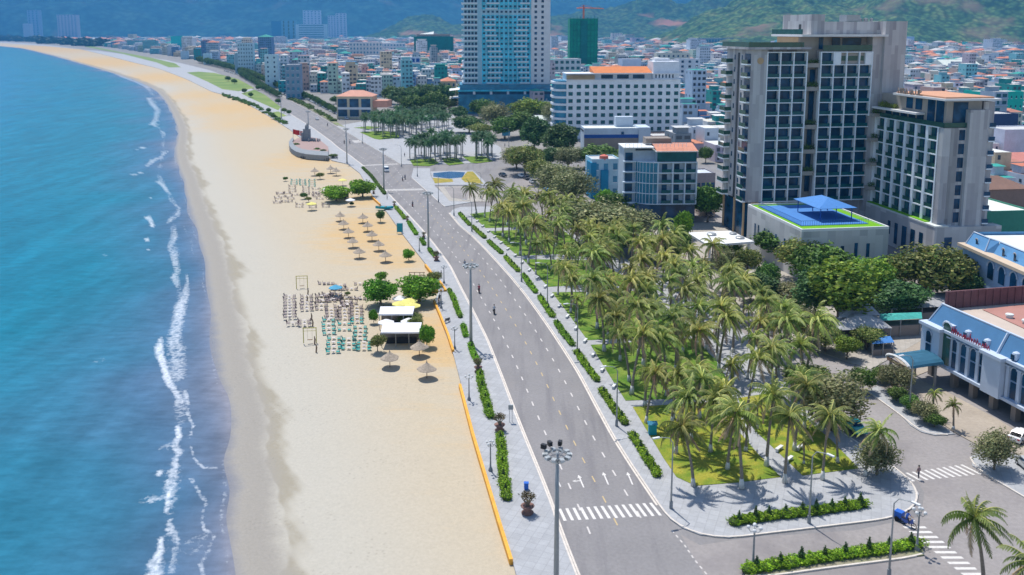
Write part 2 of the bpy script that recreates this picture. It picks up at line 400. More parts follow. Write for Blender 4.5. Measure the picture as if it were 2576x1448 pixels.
def beach_material():
    m = bpy.data.materials.new('beach_sand'); m.use_nodes = True; t = m.node_tree; b = t.nodes['Principled BSDF']; L = t.links.new
    b.inputs['Specular IOR Level'].default_value = 0.15
    geo = nn(t, 'ShaderNodeNewGeometry')
    A = {k: nn(t, 'ShaderNodeAttribute', attribute_name=k).outputs['Fac'] for k in ('inland', 'warm', 'damp')}
    mp = nn(t, 'ShaderNodeMapping'); mp.inputs['Scale'].default_value = (0.45, 1.6, 1); mp.inputs['Rotation'].default_value = (0, 0, 0.25); L(geo.outputs[0], mp.inputs[0])
    n1 = nn(t, 'ShaderNodeTexNoise'); n1.inputs['Scale'].default_value = 0.22; n1.inputs['Detail'].default_value = 6; n1.inputs['Roughness'].default_value = 0.62; L(mp.outputs[0], n1.inputs[0])
    n2 = nn(t, 'ShaderNodeTexNoise'); n2.inputs['Scale'].default_value = 2.6; n2.inputs['Detail'].default_value = 8; n2.inputs['Roughness'].default_value = 0.8; L(geo.outputs[0], n2.inputs[0])
    def mixc(f, a, bb):
        x = nn(t, 'ShaderNodeMix', data_type='RGBA'); L(f, x.inputs[0])
        for i, q in ((6, a), (7, bb)):
            if isinstance(q, tuple): x.inputs[i].default_value = (*q, 1)
            else: L(q, x.inputs[i])
        return x.outputs[2]
    def ramp(src, lo, hi, o0=0., o1=1., smooth=True):
        r = nn(t, 'ShaderNodeMapRange'); r.interpolation_type = 'SMOOTHSTEP' if smooth else 'LINEAR'
        r.inputs[1].default_value = lo; r.inputs[2].default_value = hi; r.inputs[3].default_value = o0; r.inputs[4].default_value = o1; L(src, r.inputs[0]); return r.outputs[0]
    def ma(op, a, bb, c=None):
        x = nn(t, 'ShaderNodeMath', operation=op)
        for i, q in enumerate((a, bb, c)):
            if q is None: continue
            if isinstance(q, (int, float)): x.inputs[i].default_value = q
            else: L(q, x.inputs[i])
        return x.outputs[0]
    dry = mixc(ramp(A['inland'], 9, 30), (0.435, 0.41, 0.355), (0.46, 0.395, 0.295))
    wf = ma('MULTIPLY_ADD', n2.outputs[0], 0.5, ma('MULTIPLY_ADD', n1.outputs[0], 1.3, ma('ADD', A['warm'], -0.95)))
    dry = mixc(ramp(wf, 0.1, 0.95, 0, .85), dry, (0.53, 0.36, 0.17))
    br = ma('MULTIPLY', A['damp'], ramp(n2.outputs[0], 0.3, 0.65, 0.45, 1.0))
    dry = mixc(ramp(br, 0.05, 1.0, 0, 0.85), dry, (0.265, 0.235, 0.175))
    inn = ma('MULTIPLY_ADD', n1.outputs[0], 2.5, A['inland'])
    wet = mixc(ramp(inn, 0.6, 3.2), (0.20, 0.20, 0.22), (0.30, 0.28, 0.25))
    base = mixc(ramp(inn, 5.2, 8.6), wet, dry)
    n4 = nn(t, 'ShaderNodeTexVoronoi'); n4.inputs['Scale'].default_value = 1.3; n4.inputs['Randomness'].default_value = 1; L(geo.outputs[0], n4.inputs[0])
    n5 = nn(t, 'ShaderNodeTexNoise'); n5.inputs['Scale'].default_value = .09; n5.inputs['Detail'].default_value = 5; L(geo.outputs[0], n5.inputs[0])
    pr = ma('MULTIPLY', ramp(n4.outputs['Distance'], .05, .32, 1, 0), ramp(n5.outputs[0], .48, .62))
    v0 = nn(t, 'ShaderNodeVectorMath', operation='SCALE'); L(base, v0.inputs[0]); L(ma('MULTIPLY_ADD', pr, -.16, 1.0), v0.inputs[3]); base = v0.outputs[0]
    v = nn(t, 'ShaderNodeVectorMath', operation='SCALE'); L(base, v.inputs[0]); L(ramp(n2.outputs[0], 0.25, 0.75, 0.88, 1.08), v.inputs[3])
    L(v.outputs[0], b.inputs['Base Color'])
    L(ramp(inn, 0.5, 4.5, 0.25, 0.95), b.inputs['Roughness'])
    bp = nn(t, 'ShaderNodeBump'); bp.inputs['Strength'].default_value = 0.35; bp.inputs['Distance'].default_value = 0.12; L(n2.outputs[0], bp.inputs['Height']); L(bp.outputs[0], b.inputs['Normal'])
    return m
WARM = [((960, 600), 17, .85), ((900, 560), 10, .7), ((1010, 660), 8, .6), ((850, 590), 8, .35), ((790, 400), 26, .75), ((700, 300), 45, .7), ((600, 270), 50, .8), ((640, 270), 25, .5),
        ((420, 195), 110, .9), ((500, 240), 60, .7), ((300, 155), 250, 1.0), ((150, 122), 600, 1.0), ((1110, 850), 7, .95), ((1120, 900), 5, .6), ((1040, 830), 7, .3), ((900, 500), 9, .6), ((930, 510), 6, .6),
        ((1170, 1060), 7, .35), ((1000, 960), 10, .2), ((850, 450), 14, .45), ((560, 320), 22, .3), ((1180, 1300), 8, .15), ((1050, 780), 10, .35)]
def warm_at(V, U, d):
    s = np.zeros(len(V))
    for (x, y), r, k in WARM:
        c = np.array(G(x, y, -0.3)); q = V - c
        s = 1 - (1 - s) * (1 - k * np.exp(-((q[:, 0]) ** 2 + (q[:, 1] * 0.6) ** 2) / (r * r)))
    return s
# scalloped tide line: dark damp tongues reaching up the beach (photo x, y of each tip, reach)
_t = random.Random(3)
TIPS = [(500, 505, 9), (520, 535, 7), (528, 560, 7), (565, 565, 11), (572, 612, 9), (570, 636, 8), (610, 668, 13), (600, 718, 10), (628, 775, 13), (615, 800, 8), (622, 830, 9),
        (640, 905, 15), (640, 940, 12), (668, 1045, 10), (660, 1070, 10), (658, 1100, 9), (640, 1140, 5), (655, 1170, 6), (652, 1250, 7), (665, 1300, 6), (668, 1370, 9), (660, 1400, 7), (655, 1440, 6),
        (472, 360, 9), (490, 385, 12), (482, 425, 9), (515, 470, 12), (480, 330, 7), (470, 300, 8), (490, 412, 6)]
def damp_at(V, U, d):
    R = 8.6 + 1.3 * wob(V, 0.13) + .7 * wob(V, .55, 1) + .3 * wob(V, 1.7, 2)
    for (x, y, r) in TIPS:
        c = np.array(G(x, y, SEA)); dd = float(seg_dist(c[None, :], sh_w)[0]) + .5; wt = 19 * c[1] ** 2 / (F * H)
        R = np.maximum(R, 8 + (dd - 8) * np.clip(1 - np.abs(V[:, 1] - c[1] + (d - dd) * .10) / wt, 0, 1) ** .8)
    lo = np.clip((d - 5.2 - .9 * wob(V, .22, 4) - .3 * wob(V, 1.1)) / .5, 0, 1); hi = np.clip((R - d) / 2.4, 0, 1)
    fade = np.clip(1.15 - np.maximum(0, d - 9) / 16, .35, 1)
    return lo * hi * fade
beach = grid_mesh('beach', beach_material(), lambda y: np.interp(y, _sy, _sx) - (60 if y > 150 else 25), lambda y: np.interp(y, _ey, _ex) + 8 + 22 * (y > 300) + 20 * (y > 700), 190,
                  lambda V, U, d: np.clip(SEA + 0.055 * d + 0.0, SEA - 0.8, -0.16) + 0.03 * wob(V, 0.35) * (d > 6) + .035 * wob(V, .13, 2) * np.exp(-(d / 6) ** 2),
                  {'inland': lambda V, U, d: d, 'warm': warm_at, 'damp': damp_at})
tag(beach, kind='structure')

# ------------------------------------------------------------------ land sheets
def patch_mat(name, tone, scale, lo, hi, amt, stretch):
    m = M(name); t = m.node_tree; b = t.nodes['Principled BSDF']; src = b.inputs['Base Color'].links[0].from_socket
    geo = nn(t, 'ShaderNodeNewGeometry'); mp = nn(t, 'ShaderNodeMapping'); mp.inputs['Rotation'].default_value = (0, 0, -.2); mp.inputs['Scale'].default_value = stretch; t.links.new(geo.outputs[0], mp.inputs[0])
    n = nn(t, 'ShaderNodeTexNoise'); n.inputs['Scale'].default_value = scale; n.inputs['Detail'].default_value = 6; n.inputs['Roughness'].default_value = .6; t.links.new(mp.outputs[0], n.inputs[0])
    r = nn(t, 'ShaderNodeMapRange'); r.inputs[1].default_value = lo; r.inputs[2].default_value = hi; r.inputs[4].default_value = amt; t.links.new(n.outputs[0], r.inputs[0])
    mx = nn(t, 'ShaderNodeMix', data_type='RGBA'); t.links.new(r.outputs[0], mx.inputs[0]); t.links.new(src, mx.inputs[6]); mx.inputs[7].default_value = (*tone, 1); t.links.new(mx.outputs[2], b.inputs['Base Color'])
mat('city_ground', (0.23, 0.22, 0.21), 0.95, 0.18, 0.05, fine=0.15, fscale=0.6)
mat('asphalt', (0.222, 0.214, 0.218), 0.9, 0.07, 0.12, fine=0.08, fscale=2.5)
mat('asphalt_light', (0.27, 0.25, 0.245), 0.92, 0.10, 0.10, fine=0.09, fscale=2.0)
patch_mat('asphalt', (.12, .115, .13), .5, .5, .72, .55, (1, .06, 1)); patch_mat('asphalt', (.27, .25, .235), .12, .55, .75, .5, (1, .35, 1))
patch_mat('asphalt_light', (.19, .175, .18), .12, .5, .68, .7, (1, .6, 1)); patch_mat('asphalt_light', (.14, .13, .14), 1.1, .62, .72, .5, (1, 1, 1))
def paver_mat(name, c1, c2, size, mortar):
    m = mat(name, c1, 0.85, 0.06, 0.4, fine=0.05, fscale=3); t = m.node_tree; b = t.nodes['Principled BSDF']
    src = b.inputs['Base Color'].links[0].from_socket
    geo = nn(t, 'ShaderNodeNewGeometry'); mp = nn(t, 'ShaderNodeMapping'); mp.inputs['Rotation'].default_value = (0, 0, 0.38); t.links.new(geo.outputs[0], mp.inputs[0])
    br = nn(t, 'ShaderNodeTexBrick'); br.inputs['Scale'].default_value = 1.0; br.inputs['Brick Width'].default_value = size; br.inputs['Row Height'].default_value = size
    br.inputs['Mortar Size'].default_value = size * 0.04; br.offset = 0; br.inputs['Color1'].default_value = (1, 1, 1, 1); br.inputs['Color2'].default_value = (*[c2] * 3, 1); br.inputs['Mortar'].default_value = (*[mortar] * 3, 1)
    t.links.new(mp.outputs[0], br.inputs[0])
    mx = nn(t, 'ShaderNodeMix', data_type='RGBA', blend_type='MULTIPLY'); mx.inputs[0].default_value = 1; t.links.new(src, mx.inputs[6]); t.links.new(br.outputs[0], mx.inputs[7]); t.links.new(mx.outputs[2], b.inputs['Base Color'])
    return m
paver_mat('pavers', (0.375, 0.385, 0.405), 0.88, 1.1, 0.80)
paver_mat('pavers_warm', (0.40, 0.37, 0.33), 0.86, 0.9, 0.78)
mat('lot_concrete', (0.36, 0.31, 0.255), 0.92, 0.1, 0.2, fine=0.08, fscale=2)
mat('lawn', (0.15, 0.23, 0.02), 0.95, 0.18, 0.5, col2=(0.26, 0.25, 0.03), bump=0.4, bscale=3, fine=0.25, fscale=6)
mat('lawn_deep', (0.085, 0.19, 0.015), 0.95, 0.2, 0.4, col2=(0.15, 0.21, 0.03), bump=0.4, bscale=3, fine=0.25, fscale=6)
mat('lawn_far', (0.15, 0.24, 0.06), 0.95, 0.2, 0.03, col2=(0.19, 0.24, 0.07))
patch_mat('lawn', (.23, .17, .07), .22, .58, .72, .6, (1, 1, 1)); patch_mat('lawn_deep', (.17, .15, .05), .2, .58, .74, .6, (1, 1, 1))
mat('paint_white', (0.62, 0.60, 0.58), 0.8, 0.12, 3)
mat('paint_dash', (0.55, 0.52, 0.50), 0.8, 0.12, 3)
mat('paint_yellow', (0.50, 0.38, 0.20), 0.8, 0.15, 3)
mat('kerb_stone', (0.60, 0.55, 0.50), 0.85, 0.12, 1.5)
mat('orange_wall', (0.72, 0.36, 0.055), 0.8, 0.12, 0.8, fine=0.1, fscale=4)

ROAD_L = [(1560, 1760), (1490, 1560), (1452, 1448), (1445, 1432), (1402, 1318), (1389, 1275), (1359, 1198), (1325, 1115), (1292, 1032), (1264, 956), (1225, 856), (1192, 789), (1159, 726), (1131, 669), (1092, 616),
          (1059, 576), (1009, 522), (969, 480), (946, 455), (914, 418), (878, 390), (853, 374), (831, 355), (780, 318), (742, 295), (701, 268), (657, 238), (600, 205), (530, 178), (470, 163), (420, 152), (330, 139), (250, 129), (120, 117), (0, 108)]
ROAD_R = [(1132, 536), (1159, 569), (1192, 596), (1225, 629), (1259, 666), (1289, 699), (1325, 743), (1359, 789), (1392, 836), (1425, 886), (1459, 939), (1505, 1025), (1545, 1098), (1592, 1172), (1642, 1245), (1669, 1285)]
ROAD_R_FAR = [(1009, 415), (969, 391), (911, 357), (883, 340), (803, 292), (762, 270), (718, 247), (690, 232), (672, 222), (628, 200), (560, 180), (500, 167), (440, 154), (345, 141), (260, 130), (130, 116.5), (5, 106.8)]
edge_w = GP(EDGE)
land = edge_w + [(-3200, 9000), (9000, 14000), (9000, 150), (400, 20), (60, 20), (30, 40)]
ground = sheet('ground', land, -0.05, 0.6, 'city_ground')
# asphalt: main road and every street of the near quarter as one sheet, paving lies on it
asph = GP(ROAD_L) + GP(ROAD_R_FAR[::-1]) + GP([(1150, 400), (1900, 420), (2600, 520), (3400, 650), (3400, 2100), (1700, 2100)])
sheet('road', asph, 0.0, 0.03, 'asphalt')
side = GP([(1712, 1345), (1760, 1372), (1900, 1352), (2150, 1335), (2318, 1300), (2325, 1240), (2296, 1195), (2160, 1105), (2017, 1015), (1935, 955), (1737, 820), (1500, 662), (1300, 535), (1190, 508), (1320, 440), (1500, 470), (2600, 700), (3400, 900), (3400, 1900), (1900, 1900), (1800, 1500)])
sheet('side_street', side, 0.006, 0.002, 'asphalt_light')
KERB = 0.14
def pave(name, px, m='pavers', z=KERB, sm=False):
    return sheet(name, GP(px, z) if not sm else GP(smoothline(px, 3), z), z, z + 0.04, m)
prom = GP(EDGE, 0.15) + GP(ROAD_L[::-1], 0.15)
sheet('promenade', prom, 0.15, 0.9, 'pavers')
PARK = ROAD_R + [(1686, 1306), (1717, 1328), (1761, 1345), (1834, 1353), (1904, 1343), (2010, 1331), (2117, 1318), (2200, 1308), (2244, 1302), (2284, 1286), (2307, 1265), (2311, 1242), (2291, 1208), (2264, 1185), (2217, 1152),
                (2150, 1108), (2084, 1066), (2017, 1023), (1985, 975), (1930, 895), (1830, 800), (1680, 705), (1500, 615), (1340, 545), (1240, 520), (1160, 521), (1140, 527)]
pave('park_pavement', PARK)
LAWNS = [
 ('lawn_deep', [(1182, 539), (1222, 574), (1300, 572), (1409, 566), (1345, 534), (1260, 530)]),
 ('lawn_deep', [(1232, 582), (1302, 644), (1400, 640), (1500, 648), (1430, 590), (1409, 574)]),
 ('lawn_deep', [(1315, 652), (1379, 722), (1470, 716), (1600, 722), (1560, 690), (1500, 656)]),
 ('lawn_deep', [(1389, 736), (1430, 790), (1478, 856), (1600, 850), (1740, 842), (1660, 780), (1600, 732)]),
 ('lawn_deep', [(1486, 868), (1545, 963), (1574, 1008), (1700, 1003), (1850, 990), (1800, 905), (1745, 852)]),
 ('lawn', [(1592, 1024), (1669, 1152), (1702, 1200), (1750, 1222), (1851, 1214), (1964, 1200), (1905, 1140), (1850, 1075), (1840, 1050), (1790, 1012)]),
 ('lawn', [(1857, 1002), (1872, 1045), (1904, 1088), (1960, 1140), (2019, 1196), (2100, 1186), (2160, 1178), (2090, 1106), (2004, 1034), (1930, 990)]),
]
for i, (mm, p) in enumerate(LAWNS):
    pave('lawn', p, mm, z=0.20)
# corner paving, plaza, lots and verge beyond the side street
pave('corner_pavement', [(1035, 447), (1075, 483), (1105, 509), (1119, 520), (1150, 515), (1192, 508), (1180, 498), (1120, 492), (1095, 470), (1083, 440), (1082, 424), (1040, 424)])
pave('pond_island', [(1083, 432), (1092, 466), (1225, 466), (1215, 452), (1190, 430), (1150, 430)], z=0.16)
pave('parking_island', [(1100, 470), (1130, 506), (1180, 508), (1240, 508), (1200, 470)], 'pavers_warm', z=0.16)
sheet('parking_asphalt', GP([(1118, 472), (1136, 498), (1175, 504), (1182, 472)], 0.17), 0.172, 0.01, 'asphalt_light')
mat('pond_water', (0.05, 0.14, 0.30), 0.15, 0.1, 0.6, spec=0.5)
sheet('pond', GP([(1090, 436), (1090, 445), (1130, 450), (1164, 447), (1170, 434), (1130, 432)], 0.18), 0.18, 0.01, 'pond_water')
mat('dry_lawn', (0.24, 0.23, 0.03), 0.95, 0.15, 0.5, col2=(0.34, 0.25, 0.05))
sheet('lawn', GP([(1088, 448), (1094, 462), (1140, 458), (1138, 451)], 0.18), 0.19, 0.02, 'dry_lawn')
sheet('lawn', GP([(1160, 450), (1170, 459), (1216, 463), (1190, 432), (1176, 432)], 0.18), 0.19, 0.02, 'dry_lawn')
pave('plaza', [(1009, 414), (969, 390), (911, 356), (883, 339), (845, 318), (900, 308), (960, 296), (1060, 292), (1140, 290), (1190, 330), (1260, 372), (1262, 396), (1235, 404), (1192, 411), (1110, 414)])
PL_LAWN = [[(890, 322), (925, 318), (960, 320), (928, 326)], [(905, 333), (950, 330), (1000, 332), (1005, 347), (955, 352), (940, 349)], [(1030, 402), (1090, 399), (1105, 411), (1080, 418), (1040, 417)],
           [(1112, 399), (1150, 398), (1167, 412), (1130, 416), (1118, 410)], [(1163, 394), (1220, 394), (1240, 406), (1200, 411), (1185, 410)]]
for p in PL_LAWN: sheet('lawn', GP(p, 0.2), 0.2, 0.06, 'lawn_deep')
pave('street_bulb', [(2184, 985), (2264, 1042), (2290, 1070), (2318, 1087), (2352, 1095), (2402, 1092), (2380, 1078), (2300, 1025), (2235, 985), (2205, 970)])
pave('corner_pavement', [(2441, 1150), (2447, 1172), (2501, 1205), (2576, 1249), (2700, 1320), (2900, 1300), (2900, 1240), (2600, 1165), (2520, 1130), (2470, 1130)])
pave('forecourt', [(2190, 940), (2230, 925), (2300, 950), (2380, 985), (2500, 1050), (2620, 1120), (2800, 1200), (2900, 1236), (2600, 1160), (2520, 1125), (2460, 1120), (2402, 1088), (2310, 1022), (2240, 980)], 'lot_concrete', z=0.12)
pave('lane', [(2230, 880), (2330, 855), (2420, 900), (2300, 948)], 'lot_concrete', z=0.10)
pave('hotel_forecourt', [(1540, 575), (1600, 565), (1800, 560), (1900, 590), (2000, 690), (2200, 760), (2330, 850), (2190, 930), (1960, 850), (1800, 760), (1640, 650)], 'pavers_warm', z=0.12)
# far parks beside the beach
def far_sheet(name, px, m, z): return sheet(name, GP(px, z), z, 0.3, m)
far_sheet('lawn', [(213, 118), (300, 134), (395, 158), (425, 170), (455, 170), (440, 160), (380, 146), (300, 131), (230, 117)], 'lawn_far', 0.22)
far_sheet('lawn', [(470, 183), (520, 205), (560, 225), (600, 230), (640, 222), (600, 200), (540, 184), (500, 181)], 'lawn_far', 0.22)
far_sheet('lawn', [(607, 236), (640, 252), (700, 278), (706, 270), (668, 240), (640, 226)], 'lawn_far', 0.22)
far_sheet('lawn', [(672, 285), (700, 296), (722, 292), (700, 281)], 'lawn_far', 0.22)
# service road right of the far carriageway
mat('verge', (0.30, 0.27, 0.20), 0.95, 0.2, 0.1, col2=(0.16, 0.2, 0.08))
far_sheet('verge', [(722, 247), (765, 268), (806, 290), (846, 315), (870, 322), (840, 303), (790, 275), (735, 246)], 'verge', 0.16)

# ------------------------------------------------------------------ paint on the road
def quad_line(mb, a, b, w_, z):
    a = Vector(a); b = Vector(b); d = (b - a).normalized(); n = Vector((-d.y, d.x)) * w_ / 2
    mb.add([(*(a - n), z), (*(b - n), z), (*(b + n), z), (*(a + n), z)], [(0, 1, 2, 3)])
def resample(pts, step):
    out = [Vector(pts[0])]; acc = 0
    for a, b in zip(pts[:-1], pts[1:]):
        a = Vector(a); b = Vector(b); L = (b - a).length; p = step - acc
        while p <= L: out.append(a + (b - a) * p / L); p += step
        acc = (acc + L) % step
    return out
ROAD_RALL = ROAD_R[::-1] + [(1119, 520), (1105, 509), (1075, 482), (1035, 447), (1009, 415)] + ROAD_R_FAR[1:]
rl = resample(smoothline(GP(ROAD_L[3:]), 3), 1.0); rr = resample(smoothline(GP(ROAD_RALL), 3), 1.0)
def nearest(p, L): return min(L, key=lambda q: (q - p).length_squared)
lanes = {k: [] for k in (0.25, 0.52, 0.76)}
rlc = rl[5:900]
for i in range(0, len(rlc), 3):
    p = rlc[i]; q = nearest(p, rr)
    for k in lanes: lanes[k].append(p + (q - p) * k)
def smooth_pts(L, n=6):
    out = L
    for _ in range(n): out = [out[0]] + [(out[i - 1] + out[i] * 2 + out[i + 1]) / 4 for i in range(1, len(out) - 1)] + [out[-1]]
    return out
for k, L in lanes.items():
    mb = MB(); pts = resample(smooth_pts(L), 0.5); i = 0
    per = 10
    while i + 4 < len(pts):
        y_ = pts[i].y
        if not (0 and y_): quad_line(mb, pts[i], pts[i + 3], 0.16 if k == 0.52 else 0.2, 0.005)
        i += per
    o = mb.build('lane_marking', 'paint_yellow' if k == 0.52 else 'paint_dash'); tag(o, kind='structure')
def edge_line(px, name='edge_line', w_=0.2, inset=0.45, m='kerb_stone', z=0.005, sgn=1):
    pts = smooth_pts(resample(GP(px), 2.0), 3); mb = MB(); left = []; right = []
    for i, p in enumerate(pts):
        d = (pts[min(i + 1, len(pts) - 1)] - pts[max(i - 1, 0)]).normalized(); n = Vector((-d.y, d.x)) * sgn
        left.append(p + n * inset); right.append(p + n * (inset + w_))
    for i in range(len(pts) - 1):
        mb.add([(*left[i], z), (*left[i + 1], z), (*right[i + 1], z), (*right[i], z)], [(0, 1, 2, 3) if sgn > 0 else (3, 2, 1, 0)])
    return tag(mb.build(name, m), kind='structure')
edge_line(ROAD_L[2:26], sgn=-1, w_=0.22, inset=0.15)
edge_line(ROAD_R, sgn=-1, w_=0.5, inset=-0.02, z=0.01)
def kerb(px, name='kerb', w_=0.22, h=0.17, m='kerb_stone', z0=0.0, top=0.18):
    pts = resample(GP(px, top), 1.5)
    mb = MB(); P = smooth_pts(pts, 2)
    for i in range(len(P) - 1):
        a, b = P[i], P[i + 1]; d = (b - a).normalized(); n = Vector((-d.y, d.x)) * w_ / 2
        mb.add([(*(a - n), z0), (*(b - n), z0), (*(b + n), z0), (*(a + n), z0), (*(a - n), top), (*(b - n), top), (*(b + n), top), (*(a + n), top)],
               [(0, 1, 5, 4), (2, 3, 7, 6), (4, 5, 6, 7), (3, 2, 6, 7)[:0] or (1, 2, 6, 5), (3, 0, 4, 7)])
    return tag(mb.build(name, m), kind='structure')
kerb(ROAD_L[1:26]); kerb(PARK[:34]); kerb([(2441, 1150), (2447, 1172), (2501, 1205), (2576, 1249), (2700, 1320)])
kerb([(2184, 985), (2264, 1042), (2318, 1087), (2352, 1095), (2402, 1092)])
kerb(ROAD_R_FAR[:9][::-1]); kerb([(1119, 520), (1105, 509), (1075, 482), (1035, 447)])
# crossings
def zebra(a0, a1, b0, b1, n, name='crossing', fill=0.5):
    """a0-a1 near edge, b0-b1 far edge, in photo pixels"""
    A0, A1, B0, B1 = (Vector(G(*p)) for p in (a0, a1, b0, b1)); mb = MB()
    for i in range(n):
        t0 = i / n; t1 = (i + fill) / n
        q = [A0.lerp(A1, t0), A0.lerp(A1, t1), B0.lerp(B1, t1), B0.lerp(B1, t0)]
        mb.add([(*p, 0.011) for p in q], [(0, 1, 2, 3)])
    return tag(mb.build(name, 'paint_white'), kind='structure')
zebra((1418, 1311), (1676, 1297), (1404, 1281), (1650, 1265), 14, fill=0.42)
zebra((2296, 1212), (2480, 1192), (2262, 1193), (2430, 1168), 11, fill=0.4)
zebra((2424, 1448), (2262, 1318), (2476, 1448), (2318, 1318), 10, fill=0.42)
zebra((892, 360), (950, 356), (886, 354), (938, 351), 18); zebra((915, 418), (1005, 414), (912, 416), (1000, 412), 22); zebra((972, 481), (1068, 479), (970, 477), (1062, 475), 26)
mb = MB(); pts = resample(GP([(1690, 1335), (1722, 1372), (1748, 1410), (1780, 1448), (1810, 1490)]), 0.5)
i = 0
while i + 2 < len(pts): quad_line(mb, pts[i], pts[i + 1 if i + 1 < len(pts) else i], 0.16, 0.009); i += 2
tag(mb.build('lane_marking', 'paint_dash'), kind='structure')
def arrow(cx, cy, turn, s=1.0):
    c = Vector(G(cx, cy)); d = (Vector(G(cx - 26, cy - 60)) - c).normalized(); n = Vector((d.y, -d.x)); mb = MB(); z = 0.011
    P = lambda a, b: (*(c + d * a * s + n * b * s), z)
    mb.add([P(-1.5, -.09), P(-1.5, .09), P(.9, .09), P(.9, -.09)], [(0, 1, 2, 3)])
    mb.add([P(.9, -.28), P(.9, .28), P(1.7, 0)], [(0, 1, 2)])
    if turn:
        mb.add([P(0.1, -.09), P(.3, -.09), P(.3, -.7), P(.1, -.7)], [(3, 2, 1, 0)][:1]); mb.add([P(-.1, -.6), P(.5, -.6), P(.2, -1.1)], [(0, 1, 2)])
    return tag(mb.build('road_arrow', 'paint_white'), kind='structure')
arrow(1462, 1212, 1); arrow(1524, 1205, 0); arrow(1585, 1205, 0); arrow(1405, 1213, 0, .8)

# ------------------------------------------------------------------ low orange beach walls (each run its own thing)
def wall_run(px, label, w_=0.4, top=0.55):
    P = GP(px, top); mb = MB()
    L = []; R = []
    for i, p in enumerate(P):
        a = Vector(P[max(i - 1, 0)]); b = Vector(P[min(i + 1, len(P) - 1)]); d = (b - a).normalized(); n = Vector((-d.y, d.x)) * w_ / 2
        L.append(tuple(Vector(p) - n)); R.append(tuple(Vector(p) + n))
    mb.prism(L + R[::-1], -0.7, top)
    return tag(mb.build('low_wall', 'orange_wall'), label, 'wall', 'low orange walls along the beach')
wall_run([(1286, 1407), (1257, 1315), (1217, 1182), (1190, 1092), (1157, 966)], 'long low orange wall between bare sand and promenade in the foreground')
wall_run([(1140, 880), (1127, 840), (1105, 785), (1092, 755)], 'low orange wall beside the beach bar and its yellow sand')
wall_run([(1076, 731), (1122, 729), (1106, 706)], 'bent orange wall corner behind the large beach tree')
wall_run([(1088, 688), (1070, 665)], 'short orange wall end between the straw parasols and the bar trees')
wall_run([(956, 513), (934, 493)], 'short orange wall beside the far beach trees')
# ------------------------------------------------------------------ leaves and bark
mat('palm_leaf', attr='Col', rough=0.55, var=0.12, scale=0.6, spec=0.35, trans=0.25)
mat('leaf', attr='Col', rough=0.6, var=0.18, scale=0.35, spec=0.25, trans=0.22)
def each_differs(name, lo, hi, h):
    """every plant a little lighter, darker, greener or drier than its neighbour"""
    t = M(name).node_tree; b = t.nodes['Principled BSDF']; src = b.inputs['Base Color'].links[0].from_socket
    oi = nn(t, 'ShaderNodeObjectInfo'); hs = nn(t, 'ShaderNodeHueSaturation')
    r1 = nn(t, 'ShaderNodeMapRange'); r1.inputs[3].default_value = lo; r1.inputs[4].default_value = hi; t.links.new(oi.outputs['Random'], r1.inputs[0])
    m7 = nn(t, 'ShaderNodeMath', operation='MULTIPLY'); m7.inputs[1].default_value = 7.31; t.links.new(oi.outputs['Random'], m7.inputs[0]); fr_ = nn(t, 'ShaderNodeMath', operation='FRACT'); t.links.new(m7.outputs[0], fr_.inputs[0])
    r2 = nn(t, 'ShaderNodeMapRange'); r2.inputs[3].default_value = .5 - h; r2.inputs[4].default_value = .5 + h; t.links.new(fr_.outputs[0], r2.inputs[0])
    t.links.new(r1.outputs[0], hs.inputs['Value']); t.links.new(r2.outputs[0], hs.inputs['Hue']); t.links.new(src, hs.inputs['Color'])
    for n in list(t.nodes):
        for i in n.inputs:
            for l in list(i.links):
                if l.from_socket == src and n != hs: t.links.new(hs.outputs[0], i)
each_differs('palm_leaf', .62, 1.1, .028); each_differs('leaf', .82, 1.15, .015)
mat('bark', (0.20, 0.165, 0.13), 0.95, 0.25, 3)
mat('palm_bark', (0.235, 0.20, 0.165), 0.95, 0.2, 4)
mat('whitewash', (0.62, 0.62, 0.60), 0.9, 0.1, 3)
mat('royal_bark', (0.34, 0.335, 0.32), 0.9, 0.15, 4)
NP = np.random.default_rng(11)
